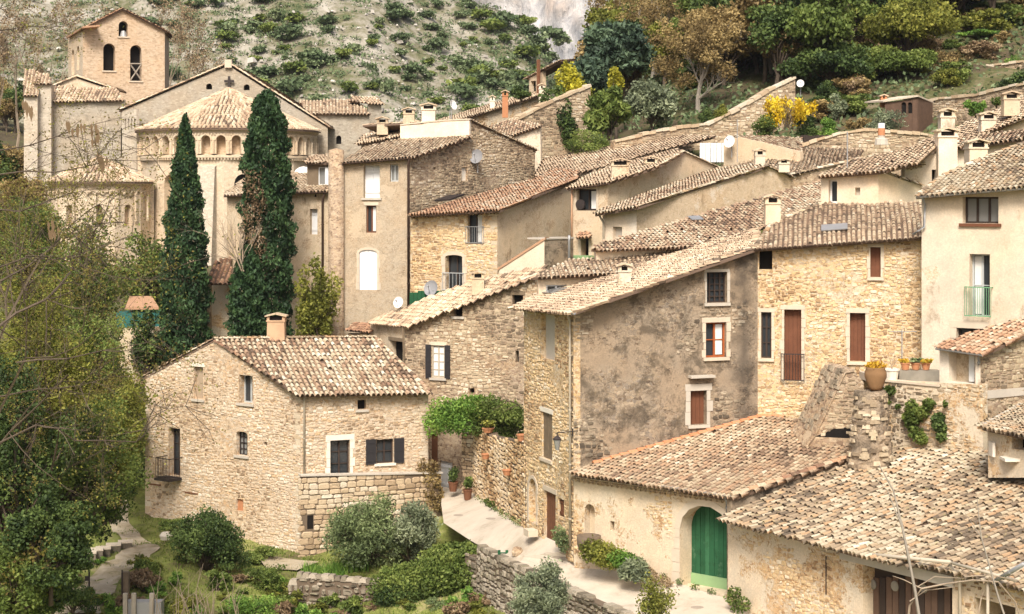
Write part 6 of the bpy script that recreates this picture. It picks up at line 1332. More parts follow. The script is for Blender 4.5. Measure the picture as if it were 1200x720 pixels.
M['grass_blade'] = leafy('grass_blade', [(0, (.07, .085, .02)), (.35, (.12, .17, .03)), (.7, (.20, .26, .05)), (1, (.36, .32, .14))], .3)
M['lf_dry'] = leafy('lf_dry', [(0, (.14, .09, .05)), (.5, (.27, .19, .11)), (1, (.42, .33, .2))], .2)

def gpy(px, Y): 
    z = float(gz(np.array([(px - CX) / F * Y]), np.array([Y]))[0]); return HY - F * (z - CZ) / Y
def tree_g(name, px, top, wpx, Y, label, mat, **kw):
    py = gpy(px, Y) + 2; return tree(name, px, py, Y, max(12, py - top), wpx, label, mat, **kw)

# ------------------------------------------------------------------ cypresses
def cypress(px, py, Y, top, wpx, label, seed, prof, n=18000, dead=False):
    rg = np.random.default_rng(seed); b = P(px, py, Y); s = F / Y; H = (py - top) / s; w = wpx / s / 2
    root = thing('cypress_tree', b, label, 'cypress'); t = rg.random(n) ** .85; a = rg.random(n) * 2 * math.pi
    r = np.interp(t, *zip(*prof)) * w; lump = 1 + .13 * np.sin(a * 3 + t * 31 + seed) + .10 * np.sin(a * 5 - t * 47) + .08 * np.sin(t * 80 + a * 2)
    rr = r * lump * (.62 + .38 * rg.random(n) ** .5) + rg.normal(0, .05, n); c = np.stack([b.x + rr * np.cos(a), b.y + rr * np.sin(a), b.z + .5 + t * (H - .5) + rg.normal(0, .1, n)], 1)
    tn = np.clip(.45 + .22 * np.sin(a * 3 + t * 31 + seed) + rg.normal(0, .2, n), 0, 1); keep = np.ones(n, bool)
    if dead:
        dm = (np.abs(t - .50) < .19 + rg.normal(0, .02, n)) & (np.cos(a + 2.15) > .84 + .08 * np.sin(t * 40)) & (rg.random(n) < .85); leaves('dead_foliage', root, c[dm] + np.array([0, -.08, 0]), .08, tn[dm] * .35, M['lf_dry'], elong=2.2, seed=seed, up=(0, 0, .6)); keep = ~dm
    leaves('crown', root, c[keep], .125, tn[keep], M['lf_cypress'], elong=2.2, seed=seed, up=(0, 0, .8))
    mb = MB(); mb.tube([b, b + Vector((0, 0, H * .9))], [.22, .03], 7); mb.build('trunk', M['bark'], root); return root
pf = [(0, .82), (.1, 1), (.35, .93), (.6, .72), (.8, .45), (.93, .2), (1, .02)]
cypress(217, 432, 99, 137, 56, 'dark slender cypress in front of the round apse, nearer the side chapel', 5, pf, 20000)
cypress(313, 430, 98.5, 109, 58, 'tall cypress with a brown dead streak, the broader one beside the tall house', 6, [(0, .8), (.15, .95), (.4, 1), (.65, .97), (.8, .84), (.92, .6), (.98, .35), (1, .1)], 24000, True)
cypress(291, 432, 97, 292, 44, 'short thick young cypress at the foot of the streaked one', 7, [(0, .9), (.4, 1), (.7, .85), (.9, .5), (1, .1)], 9000)
def bare(name, px, py, Y, hm, label, mat='twig', lev=4, seed=1, r=.1, spread=.5, up=.12, leaf=None, nl=3, ls=.1, cat='tree', kids=(3, 4), lean=(0, 0), group=None, nst=1, seg=4):
    rg = np.random.default_rng(seed); b = P(px, py, Y); root = thing(name, b, label, cat, group); mb = MB(); tips = []
    for k in range(nst): branching(mb, rg, b + Vector((rg.normal() * .1 * (nst > 1), rg.normal() * .1 * (nst > 1), 0)), (lean[0] + rg.normal() * .25 * (nst > 1), lean[1] + rg.normal() * .2 * (nst > 1), 1), hm * .42, r, lev, spread, tips, up, seg, kids)
    mb.build('trunk', M[mat], root)
    if leaf:
        tp = np.array([tuple(t) for t in tips]); c = np.repeat(tp, nl, 0) + rg.normal(0, ls * 1.6, (len(tp) * nl, 3)); leaves('crown', root, c, ls, np.clip(rg.normal(.5, .25, len(c)), 0, 1), M[leaf], seed=seed)
    return root
bare('dead_shrub', 284, 318, 96.5, 5.0, 'leafless brown shrub fanning out left of the streaked cypress', 'twig_pale', 3, 11, .05, .35, .1, nst=5, cat='shrub', lean=(-.25, 0))

# ------------------------------------------------------------------ far slope: scrub, one object each
sm = []
for k in range(6):
    rg = np.random.default_rng(50 + k); cl = crown_clumps((0, 0, .62), (.95, .95, .62), 9, rg, .5, .55, -.1); c, t = clumpy(cl, 420, rg, .6); o = leaves('hillside_shrub', None, c, .17, np.clip(t + (k % 3 - 1) * .18, 0, 1), M['lf_scrub' if k < 4 else 'lf_mid'], seed=k); sm.append(o.data); bpy.data.objects.remove(o)
rg = np.random.default_rng(77); cnt = 0; nrow, ncol = far_x.shape; spots = []
while cnt < 290:
    i = rg.uniform(0, 31); j = rg.uniform(28, ncol - 2); i0, j0 = int(i), int(j); f, h = i - i0, j - j0
    p = [far_a[i0, j0] * (1 - f) * (1 - h) + far_a[i0 + 1, j0] * f * (1 - h) + far_a[i0, j0 + 1] * (1 - f) * h + far_a[i0 + 1, j0 + 1] * f * h for far_a in (far_x, far_y, far_z)]
    u, v = proj(p)
    if not (165 < u < 668 and -12 < v < 205): continue
    d = .5 + .5 * math.sin(p[0] * .16 + 1.7 * math.sin(p[1] * .11)) * math.cos(p[1] * .13 + p[0] * .05)
    if rg.random() > .35 + .75 * d - (.35 if u < 420 and v < 30 and u > 270 else 0): continue
    if u < 250 and v > 40 and rg.random() < .6: continue
    o = bpy.data.objects.new('hillside_shrub', sm[int(rg.integers(0, 6))]); COL.objects.link(o); s = (.9 + 1.7 * rg.random() ** 1.4) * (.8 + .5 * d); o.location = (p[0], p[1], p[2] - .25); o.scale = (s * rg.uniform(.85, 1.2), s, s * rg.uniform(.7, 1.05)); o.rotation_euler = (0, 0, rg.random() * 6)
    tag(o, 'round green scrub bush dotting the pale far slope', 'shrub', 'scrub on the far slope'); cnt += 1
c = []; tn = []
for k in range(15000):
    i0, j0 = int(rg.integers(0, 32)), int(rg.integers(25, ncol - 1)); q = np.array([far_x[i0, j0], far_y[i0, j0], far_z[i0, j0]]) + np.array([rg.uniform(-1.2, 1.2), rg.uniform(-1, 1), .1]); m_ = int(rg.integers(5, 18)); dd_ = .5 + .5 * math.sin(q[0] * .16 + 1.7 * math.sin(q[1] * .11)) * math.cos(q[1] * .13 + q[0] * .05)
    if rg.random() > .2 + .9 * dd_: continue
    c.append(q + rg.normal(0, .35 + .4 * dd_ * rg.random(), (m_, 3)) * np.array([1, 1, .5])); tn.append(np.clip(rg.normal(.45, .2) + rg.normal(0, .15, m_), 0, 1))
c = np.concatenate(c); tag(leaves('low_scrub', None, c, .26, np.concatenate(tn), M['lf_scrub'], seed=9), 'low grey-green tufts scattered over the far scree', 'ground cover', kind='stuff')
for k, (u, v, Y, s) in enumerate(((648, 52, 330, 3.2), (632, 62, 300, 3), (656, 60, 420, 4))):
    o = bpy.data.objects.new('hillside_shrub', sm[k]); COL.objects.link(o); o.location = P(u, v, Y); o.scale = (s,) * 3; tag(o, 'dark bush on the ridge before the pale cliff', 'shrub', 'bushes on the ridge line')

mb = MB(); rgk = np.random.default_rng(66)
for k in range(2600):
    i0, j0 = int(rgk.integers(0, 32)), int(rgk.integers(25, ncol - 1)); q = (far_x[i0, j0] + rgk.uniform(-1.2, 1.2), far_y[i0, j0] + rgk.uniform(-1, 1), far_z[i0, j0] + .05); s_ = rgk.uniform(.08, .38) * (1.8 if rgk.random() < .05 else 1)
    mb.box(q, (s_, s_ * rgk.uniform(.5, 1), s_ * rgk.uniform(.3, .7)), (Vector((math.cos(k), math.sin(k), .2)).normalized(), Vector((-math.sin(k), math.cos(k), 0)), Vector((-.2 * math.cos(k), -.2 * math.sin(k), 1)).normalized()), rgk.random(), rgk.uniform(.4, .8))
M['limestone'] = by_tint('limestone', [(0, (.26, .24, .21)), (.5, (.40, .37, .33)), (1, (.54, .51, .46))], .95, .5, 1.5, .6); tag(mb.build('scree_rocks', M['limestone']), 'grey limestone rocks lying over the far slope', 'rocks', kind='stuff')

# ------------------------------------------------------------------ wooded slope on the right
tree_g('cedar_tree', 728, 18, 112, 130, 'big blue-green cedar with drooping layered boughs', 'lf_cedar', n=9000, leaf=.26, K=40, seed=101, cr=.3, elong=2.4)
tree_g('cedar_tree', 690, 58, 80, 126, 'smaller cedar in front of the big blue-green one', 'lf_cedar', n=5000, leaf=.24, K=26, seed=102, cr=.33, elong=2.4)
tree_g('mimosa_tree', 668, 60, 52, 122, 'yellow flowering mimosa beside the garden pavilion', 'lf_lime', n=2200, leaf=.2, K=14, seed=103)
tree_g('mimosa_tree', 722, 66, 26, 122, 'small yellow-green flowering tree before the cedars', 'lf_lime', n=900, leaf=.2, K=10, seed=104)
tree_g('pine_tree', 716, 100, 66, 117.5, 'bright green bushy pine above the rampart', 'lf_mid', n=4200, leaf=.2, K=22, seed=105, trunk=.1, elong=2.6)
tree_g('olive_tree', 762, 92, 66, 119, 'silvery grey olive between the pine and the brown oak', 'lf_grey', n=4000, leaf=.18, K=22, seed=106, trunk=.12, elong=2)
tree_g('ivy_bush', 655, 84, 46, 120, 'dark ivy mass on the pavilion slope', 'lf_dark', n=2200, leaf=.2, K=14, seed=107, cat='shrub', trunk=.05)
def oak(px, top, Y, wpx, label, seed, mat='lf_brown', n=6000, lev=4):
    py = gpy(px, Y); hm = (py - top) / F * Y; r_ = bare('oak_tree', px, py + 2, Y, hm, label, 'bark_grey', lev, seed, hm * .022, .5, .10, kids=(3, 4)); rg = np.random.default_rng(seed)
    b = P(px, py, Y); w_ = wpx / F * Y / 2; cl = crown_clumps((b.x, b.y, b.z + hm * .58), (w_ * .85, w_ * .85, hm * .42), 60, rg, .20, .9, -.9); c, t = clumpy(cl, int(n * 1.6), rg, .1, .45); leaves('crown', r_, c, .11, t, M[mat], seed=seed); return r_
oak(818, 0, 124, 132, 'broad brown-leaved oak spreading above the rampart', 111, n=9000)
oak(905, -30, 133, 95, 'tall pale-trunked tree with thin golden buds above the broom', 112, 'lf_bud', 2600)
oak(872, -30, 138, 80, 'tall bare grey tree behind the brown oak', 113, 'lf_brown', 2600)
oak(765, -40, 150, 120, 'high brown oak above the cedar', 114, n=7000)
oak(716, -30, 160, 80, 'brown winter oak at the edge of the gorge', 115, n=5000)
tree_g('evergreen_oak', 885, 45, 95, 137, 'dark evergreen oak behind the tall pale trunks', 'lf_dark', n=6000, leaf=.24, K=26, seed=121)
tree_g('evergreen_oak', 975, 48, 112, 124, 'dark evergreen oak with yellowish top right of the broom', 'lf_dark', n=7500, leaf=.22, K=30, seed=122, trunk=.1)
tree_g('evergreen_oak', 950, 40, 70, 128, 'lighter yellow-green tree rising out of the dark oak', 'lf_yellow', n=2600, leaf=.2, K=20, seed=123)
tree_g('laurel_tree', 1062, -12, 122, 127, 'tall yellow-green laurel behind the wooden shed', 'lf_yellow', n=8000, leaf=.22, K=36, seed=124, trunk=.12)
tree_g('laurel_tree', 1055, 50, 96, 125, 'glossy green laurel low beside the shed', 'lf_mid', n=6000, leaf=.2, K=26, seed=125, trunk=.06)
tree_g('pine_tree', 1118, -25, 72, 142, 'dark pine behind the upper terraces', 'lf_dark', n=5000, leaf=.24, K=26, seed=126, elong=2.4)
tree_g('pine_tree', 1170, 10, 66, 138, 'dull green pine near the frame edge above the terraces', 'lf_mid', n=4500, leaf=.22, K=24, seed=127)
tree_g('gorse_bush', 1150, 45, 60, 132, 'green gorse on the rock of the slope', 'lf_bright', n=2200, leaf=.18, K=14, seed=128, cat='shrub', trunk=.03)
rg = np.random.default_rng(33); protos = []
for k, (mt_, lab) in enumerate((('lf_dark', 'dark evergreen tree in the wood covering the upper slope'), ('lf_mid', 'mid green tree in the wood covering the upper slope'), ('lf_brown', 'brown winter tree in the wood covering the upper slope'), ('lf_yellow', 'yellow-green tree in the wood covering the upper slope'), ('lf_brown', 'brown winter tree in the wood covering the upper slope'))):
    t = tree('forest_tree', 900, 60, 150, 95, 75, lab, mt_, n=6000, leaf=.22, K=34, seed=140 + k, cr=.3, trunk=.15, group='trees of the wooded slope', hollow=.35); learn(t); protos.append(t)
used = set()
for k in range(190):
    Y = 122 + 85 * rg.random() ** 1.3; u = rg.uniform(712, 1215); x = (u - CX) / F * Y; z = float(gz(np.array([x]), np.array([Y]))[0])
    v_ = HY - F * (z - CZ) / Y
    if v_ < -30 or (Y < 132 and (u > 980 or v_ > 110)): continue
    i = int(rg.choice(5, p=[.22, .2, .26, .2, .12])); o = protos[i] if i not in used else dup(protos[i]); used.add(i); s = rg.uniform(.7, 1.3); o.location = (x, Y, z - .2); o.scale = (s, s, s * rg.uniform(.85, 1.25)); o.rotation_euler = (0, 0, rg.random() * 6)
for i in range(5):
    if i not in used: protos[i].location = (60 + i * 3, 170, 55)
# leafy undergrowth over the soil of the slope
m_ = 26000; u = rg.uniform(630, 1215, m_); Y = 108 + 85 * rg.random(m_) ** 1.4; x = (u - CX) / F * Y; z = gz(x, Y); cl_ = .5 + .5 * np.sin(x * .5 + 2 * np.sin(Y * .23)) * np.cos(Y * .31); keep = rg.random(m_) < .25 + cl_ * .8
q = np.stack([x, Y, z + rg.random(m_) ** 2 * .9 * cl_], 1)[keep]; tag(leaves('undergrowth', None, q, .24, np.clip(rg.normal(.45, .25, len(q)), 0, 1), M['lf_scrub'], seed=4), 'leafy undergrowth on the soil of the wooded slope', 'undergrowth', kind='stuff')
rgu = np.random.default_rng(88); bp = []
for k, (mt_, lab) in enumerate((('lf_dark', 'dark green bush in the tangle on the slope above the terraces'), ('lf_brown', 'brown leafless bush in the tangle on the slope above the terraces'), ('lf_mid', 'mid green bush in the tangle on the slope above the terraces'), ('lf_yellow', 'yellowish bush in the tangle on the slope above the terraces'), ('lf_dry', 'pale dry bush in the tangle on the slope above the terraces'))):
    t = shrub('slope_bush', 900, 60, 130, 40, 60, lab, mt_, n=1500, leaf=.2, K=12, seed=400 + k, group='bushes tangled over the slope'); learn(t); bp.append(t)
usd = set()
for k in range(130):
    Y = 117 + 38 * rgu.random() ** 1.2; u_ = rgu.uniform(800, 1215) if k % 3 else rgu.uniform(1000, 1215); x_ = (u_ - CX) / F * Y; z_ = float(gz(np.array([x_]), np.array([Y]))[0]); v_ = HY - F * (z_ - CZ) / Y
    if v_ < -15 or (u_ < 960 and v_ > 108) or (1020 < u_ < 1100 and v_ > 95) or (u_ > 1075 and v_ > 70 and rgu.random() < .75): continue
    i = int(rgu.choice(5, p=[.28, .26, .2, .12, .14])); o = bp[i] if i not in usd else dup(bp[i]); usd.add(i); s_ = rgu.uniform(.45, 1.05); o.location = (x_, Y, z_ - .15); o.scale = (s_ * rgu.uniform(.9, 1.4), s_, s_ * rgu.uniform(.6, 1.1)); o.rotation_euler = (0, 0, rgu.random() * 6)
# garden bushes on the terraces
def bush_g(name, px, top, bot, wpx, Y, label, mat, **kw): return shrub(name, px, bot, Y, bot - top, wpx, label, mat, **kw)
br = bare('broom_bush', 922, 150, 108.5, 2.2, 'brilliant yellow broom in full flower above the board fence', 'twig', 3, 131, .03, .4, .1, nst=7, cat='shrub'); rg2 = np.random.default_rng(132); cb = P(922, 134, 108.5)
cl = [((cb.x + rg2.normal() * .85, cb.y + rg2.normal() * .5, cb.z + rg2.uniform(-.6, .8)), (.35, .3, .5), rg2.random()) for _ in range(22)]; c, t = clumpy(cl, 2600, rg2, .1); leaves('flowers', br, c, .10, t, M['lf_gold'], elong=2, seed=2, up=(0, 0, .6))
bush_g('garden_bush', 900, 128, 168, 44, 108.8, 'loose green bush left of the yellow broom', 'lf_mid', seed=133); bush_g('garden_bush', 968, 136, 164, 42, 108.5, 'round bright green bush above the board fence', 'lf_bright', seed=134, n=1800)
bush_g('garden_bush', 945, 130, 166, 34, 109, 'dark green bush between the broom and the round bush', 'lf_dark', seed=135); bush_g('garden_bush', 1008, 134, 160, 36, 108.5, 'russet brown bush on the tumbled wall', 'lf_brown', seed=136)
bush_g('olive_bush', 1042, 124, 168, 62, 106.5, 'silver grey olive bush before the wooden shed', 'lf_grey', seed=137, n=2200); bush_g('olive_bush', 982, 106, 140, 28, 111, 'small grey olive in the dark greenery', 'lf_grey', seed=138)
bush_g('garden_bush', 1143, 110, 138, 28, 101, 'light green bush above the cream chimneys', 'lf_bright', seed=139, n=1300); bush_g('garden_bush', 1168, 110, 126, 14, 101, 'tiny green bush right of the light one', 'lf_mid', seed=141, n=500)
bush_g('garden_bush', 1110, 52, 90, 60, 127, 'tangled brown bush under the pine', 'lf_brown', seed=142); bush_g('garden_bush', 1185, 60, 92, 40, 125, 'green bush on the topmost terrace', 'lf_bright', seed=143)
bush_g('garden_bush', 830, 120, 150, 30, 116, 'dark bush behind the ruined rampart', 'lf_dark', seed=144); bush_g('garden_bush', 690, 150, 190, 70, 114, 'mixed green bush at the foot of the rubble rampart', 'lf_mid', seed=145, n=2200); bush_g('garden_bush', 845, 118, 150, 24, 115.5, 'yellowish bush on the ruined rampart', 'lf_yellow', seed=146)
bush_g('garden_bush', 610, 99, 118, 34, 121, 'low round dark bush in front of the pavilion', 'lf_dark', seed=147)

# bare winter trees behind the church
for k, (px, top, Y, w_) in enumerate(((18, -10, 172, 60), (52, 5, 175, 55), (85, -20, 178, 60), (205, -15, 182, 60), (232, 0, 184, 55), (-10, 30, 170, 60), (245, 40, 186, 40), (35, -30, 186, 60), (66, -10, 190, 60), (5, -20, 190, 60), (218, -25, 192, 60), (190, 5, 190, 50))):
    py = gpy(px, Y); hm = (py - top) / F * Y; bare('winter_tree', px, py, Y, hm, 'leafless brown poplar standing behind the abbey', 'twig_pale', 5, 200 + k, .16, .33, .2, leaf='lf_dry', nl=7, ls=.13, group='bare poplars behind the abbey', kids=(2, 3))

rgo = np.random.default_rng(97)
for k in range(16):
    t = dup(protos[int(rgo.integers(0, 5))]); t['group'] = 'trees beside the abbey'; t['label'] = 'tree of the valley wood left of the abbey, mostly hidden by the budding boughs'; Y = rgo.uniform(120, 190); u = rgo.uniform(-60, 40); x = (u - CX) / F * Y; s_ = rgo.uniform(.6, 1); t.location = (x, Y, float(gz(np.array([x]), np.array([Y]))[0]) - .2); t.scale = (s_, s_, s_); t.rotation_euler = (0, 0, rgo.random() * 6)
# ------------------------------------------------------------------ trees between church and house
shrub('pine_tree', 372, 425, 97.5, 135, 70, 'light green rounded tree between the cypresses and the tall house', 'lf_yellow', n=5000, leaf=.15, K=30, seed=151, cat='tree', cr=.3)
shrub('garden_tree', 172, 400, 108, 150, 80, 'grey-green tree under the small side apse', 'lf_mid', n=5000, leaf=.17, K=28, seed=152, cat='tree')
shrub('garden_tree', 105, 420, 104, 185, 90, 'dense olive green tree left of the side apse', 'lf_mid', n=6000, leaf=.17, K=30, seed=153, cat='tree')
shrub('garden_tree', 170, 450, 99, 90, 46, 'dark green tree hugging the slender cypress', 'lf_dark', n=3000, leaf=.15, K=18, seed=154, cat='tree')
shrub('garden_tree', 45, 430, 98, 200, 110, 'yellowish bushy tree below the abbey turret', 'lf_yellow', n=6000, leaf=.17, K=30, seed=155, cat='tree'); shrub('garden_tree', 120, 520, 88, 130, 120, 'broad yellow-green bush behind the gable of the garden house', 'lf_yellow', n=5000, leaf=.15, K=30, seed=156, cat='tree')
tp = thing('tarpaulin_shelter', P(165, 392, 103), 'low shelter under a teal tarpaulin with a rusty top, behind the slender cypress', 'shelter'); mb = MB(); mb.box(P(165, 374, 103), (1.3, .8, .45)); M['teal'] = plain('teal', (.03, .13, .12), .6); mb.build('tarpaulin', M['teal'], tp); mb = MB(); mb.prism([P(147, 363, 102), P(186, 363, 102), P(178, 350, 104.5), P(152, 350, 104.5)], Vector((0, 0, .15))); mb.build('roof', M['tile_red'], tp)
w_ = Wall((140, 101), (200, 100)); bk = thing('garden_wall', w_.pt(160, 440), 'pale rubble wall below the teal shelter', 'wall'); face(bk, w_, [(140, 450), (140, 386), (200, 382), (200, 450)], M['stone_warm'])
sh = thing('lean_to', P(250, 330, 101), 'small pinkish tiled porch roof between the two cypresses', 'shed'); pp = eave(P(241, 332, 101), P(272, 332, 101), 22); tiles(sh, pp, [(241, 332), (272, 332), (270, 300), (250, 308)], M['tile_red'], .26, .33, seed=70); mb = MB(); mb.box(P(244, 365, 101.2), (.18, .18, 1.6)); mb.build('pillar', M['stone_mid'], sh)
w_ = Wall((238, 103), (275, 103)); face(sh, w_, [(244, 430), (244, 333), (275, 333), (275, 430)], M['stone_warm'])

# left foreground: evergreen mass and budding trees
for k, (px, py, Y, h, w_, mt_, lb) in enumerate(((75, 690, 71, 250, 190, 'lf_mid', 'huge ivy-clad tree at the left beside the garden path'), (15, 720, 62, 330, 150, 'lf_dark', 'dark evergreen tree leaning in at the left frame edge'), (118, 600, 79, 170, 110, 'lf_yellow', 'mid green leafy tree above the lawn, nearest the gable'), (30, 560, 66, 230, 160, 'lf_yellow', 'green tree with pale leaves rising over the dark one'), (60, 700, 60, 120, 120, 'lf_dark', 'low dark laurel in front of the ivy-clad tree'))):
    tree('evergreen_tree', px, py, Y, h, w_, lb, mt_, n=12000, leaf=.11, K=60, seed=160 + k, trunk=.06, cr=.24, low=-.9, lump=.92, hollow=.3)
for k, (px, py, Y, h, lean, lb) in enumerate(((-25, 620, 56, 15.0, (.22, 0), 'budding tree leaning in from the left edge, lowest boughs over the path'), (-15, 560, 66, 13, (.15, 0), 'twiggy budding tree in front of the abbey turret'), (40, 600, 72, 8.5, (.1, 0), 'thin budding tree among the evergreens'), (60, 640, 64, 11.5, (.05, 0), 'bushy bare tree full of yellow buds above the evergreens'), (-10, 420, 60, 10, (.3, 0), 'bare tree with hanging brown seed pods at the left edge'), (135, 540, 84, 8, (.05, 0), 'small budding tree beside the gable'))):
    bare('budding_tree', px, py, Y, h, lb, 'twig', 5, 180 + k, .075, .55, .06, leaf='lf_bud', nl=6, ls=.042, lean=lean, kids=(3, 4))
rgb = np.random.default_rng(301); bt_ = thing('budding_tree', P(-60, 560, 52), 'long crooked boughs of a tree outside the left edge', 'tree'); mb = MB(); tips = []
for pts, r in (([(-60, 400), (0, 383), (55, 352), (84, 318), (92, 284), (120, 262)], .10), ([(-40, 540), (40, 500), (90, 511), (160, 516), (186, 484), (218, 474)], .06), ([(-30, 470), (48, 458), (90, 452), (130, 440)], .05), ([(20, 425), (78, 421), (155, 404), (190, 398)], .05), ([(-40, 50), (0, 35), (30, 31), (65, 32)], .05), ([(-30, 30), (5, 8), (14, -6)], .04), ([(-40, 210), (30, 200), (100, 196), (170, 178)], .06), ([(-20, 240), (25, 250), (80, 230), (120, 180)], .05), ([(-30, 180), (40, 170), (95, 150), (140, 158)], .05), ([(-40, 330), (30, 300), (90, 300), (150, 280)], .06), ([(0, 330), (60, 290), (105, 250), (130, 235)], .05), ([(30, 300), (100, 310), (160, 330), (200, 320)], .04)):
    q = [P(a, b_, 52 + 4 * rgb.random()) for a, b_ in pts]; q = [q[0]] + [q[i].lerp(q[i + 1], f) + Vector((rgb.normal(), rgb.normal(), rgb.normal())) * .07 for i in range(len(q) - 1) for f in (.5, 1)]
    mb.tube(q, [r * .62 * (1 - .8 * i / (len(q) - 1)) for i in range(len(q))], 6, .5)
    for i in range(2, len(q)):
        for k in range(3): branching(mb, rgb, q[i], (rgb.normal() * .7 + .4, rgb.normal() * .4, rgb.normal() * .8), rgb.uniform(.6, 1.6), max(.010, r * .25), 2, .6, tips, .03, 3, (2, 3))
mb.build('trunk', M['bark'], bt_); tp_ = np.array([tuple(t) for t in tips]); c = np.repeat(tp_, 2, 0) + rgb.normal(0, .10, (len(tp_) * 2, 3)); leaves('crown', bt_, c, .05, np.clip(rgb.normal(.65, .25, len(c)), 0, 1), M['lf_bud'])
mb = MB()
for u, v in ((82, 145), (93, 146), (112, 148), (113, 158), (30, 118), (36, 128), (120, 186), (117, 187), (62, 262), (58, 268)):
    for k in range(5): a = P(u + rgb.normal() * 3, v + rgb.normal() * 3, 54); mb.add([a, a + Vector((.05, 0, -.12)), a + Vector((0, .01, -.36)), a + Vector((-.05, 0, -.12))], [(0, 1, 2, 3)], .2)
tag(mb.build('seed_pod', M['lf_dry'], bt_), kind='stuff')

for k, (px, py, Y, h, w_, mt_, lb) in enumerate(((18, 742, 60, 130, 110, 'lf_mid', 'leafy green bank filling the lower left frame corner'), (62, 722, 66, 90, 90, 'lf_dark', 'dark shrub between the left trunks and the path'), (105, 470, 84, 130, 110, 'lf_mid', 'full green crown left of the gable apex'), (30, 350, 92, 130, 120, 'lf_mid', 'green crown under the abbey turret'), (150, 640, 97, 190, 60, 'lf_dark', 'dark bush filling the gap beside the far gable corner'), (152, 560, 93, 130, 44, 'lf_mid', 'green bush pressed against the gable corner'), (22, 712, 62, 120, 110, 'lf_dark', 'dark undergrowth at the feet of the left trees'), (95, 640, 76, 110, 110, 'lf_dark', 'dark skirt of leaves over the upper path'), (130, 590, 86, 90, 70, 'lf_mid', 'leafy bough hanging over the lawn'), (60, 470, 90, 160, 120, 'lf_yellow', 'yellow-green tree top left of the gable'))):
    tree('evergreen_tree', px, py, Y, h, w_, lb, mt_, n=6000, leaf=.11, K=44, seed=410 + k, trunk=-.05, cr=.26, low=-.95, lump=.92, hollow=.3)
# ------------------------------------------------------------------ garden
rg = np.random.default_rng(12)
pth = [(P(88, 722, 74.2), 1.0), (P(108, 694, 77.8), .9), (P(128, 670, 80.5), .8), (P(150, 655, 83), .8), (P(168, 648, 84.5), .9), (P(153, 634, 88.5), .55), (P(140, 615, 92.5), .5), (P(133, 603, 96), .7)]
mb = MB(); L_, R_ = [], []
for i in range(len(pth) - 1):
    for f in (0, .25, .5, .75):
        c = pth[i][0].lerp(pth[i + 1][0], f); w_ = pth[i][1] * (1 - f) + pth[i + 1][1] * f; d = (pth[i + 1][0] - pth[i][0]).normalized(); s_ = Vector((d.y, -d.x, 0)).normalized()
        for lst, sg in ((L_, -1), (R_, 1)):
            q = c + s_ * sg * (w_ * rg.uniform(.85, 1.2)); lst.append(q)
vs = []
for a, b_ in zip(L_, R_):
    for f in (0, .33, .67, 1): q = a.lerp(b_, f); vs.append((q.x, q.y, float(gz(np.array([q.x]), np.array([q.y]))[0]) + .05))
mb.add(vs, [(i * 4 + j, i * 4 + j + 1, i * 4 + j + 5, i * 4 + j + 4) for i in range(len(L_) - 1) for j in range(3)]); tag(mb.build('path', M['path_mat']), kind='structure')
mb = MB(); vs = []
for u, v, Y in ((195, 640, 86), (195, 655, 83.5), (300, 652, 86.5), (350, 655, 85.8), (372, 664, 84.6), (350, 670, 83.2), (318, 668, 83.2), (300, 663, 84)): vs.append(P(u, v, Y))
q = [P(300, 654, 85.8), P(352, 656, 85.6), P(374, 664, 84.4), P(348, 671, 83), P(312, 668, 83.2)]; mb.add([(a.x, a.y, float(gz(np.array([a.x]), np.array([a.y]))[0]) + .10) for a in q], [(0, 1, 2, 3, 4)]); tag(mb.build('path', M['path_mat']), kind='structure')
for k, (u, v) in enumerate(((94, 655), (104, 652.5), (112, 649), (121, 647), (133, 643), (147, 639.5))):
    Y = 81.5 + k * .75; o = thing('edging_block', P(u, v + 5, Y), ('squared stone block edging the garden path, ' + ('first', 'second', 'third', 'fourth', 'fifth', 'sixth')[k] + ' from the dark tree'), 'stone block', 'stone blocks edging the path'); mb = MB(); mb.box(P(u, v + 3, Y), (.34, .28, .30), (Vector((.97, .22, 0)), Vector((-.22, .97, 0)), Vector((0, 0, 1))), R.random()); mb.build('block', M['block_grey'], o); mb = MB(); mb.box(P(u, v + 3, Y) + Vector((0, 0, .33)), (.37, .31, .035), (Vector((.97, .22, 0)), Vector((-.22, .97, 0)), Vector((0, 0, 1))), .9); mb.build('slab', M['block'], o)
dw = Wall((330, 79.3), (448, 78.2)); DW = thing('dry_stone_wall', dw.pt(390, 722), 'low dry stone wall of rounded grey stones below the olives', 'wall'); dp = [(333, 726), (340, 690), (352, 676), (380, 677), (410, 681), (446, 684), (446, 730)]; face(DW, dw, dp, M['joint_dark'], name='core', thick=.5); stones(DW, dw, dp, M['block_grey'], (.38, .26), .09, 300, 31, gap=.05, drift=.16, bow=.12)
for k in range(14):
    u = 345 + k * 7.4; v = np.interp(u, [340, 352, 446], [688, 674, 682]); mb = MB(); mb.box(dw.pt(u, v, -.2) + Vector((0, 0, .02)), (rg.uniform(.14, .24), .25, rg.uniform(.07, .14)), (dw.U, dw.Nn, Vector((0, 0, 1))), rg.random(), .7); mb.build('capping_stone', M['block_grey'], DW)
rw = wall3(LE[3] + Vector((0, -.25, 0)), LE[7] + Vector((0, -.25, 0)))
RWl = thing('retaining_wall', LE[4], 'mossy rubble wall holding up the lane above the lower garden', 'wall'); LEo = [LE[3].lerp(LE[4], .4)] + LE[4:8]
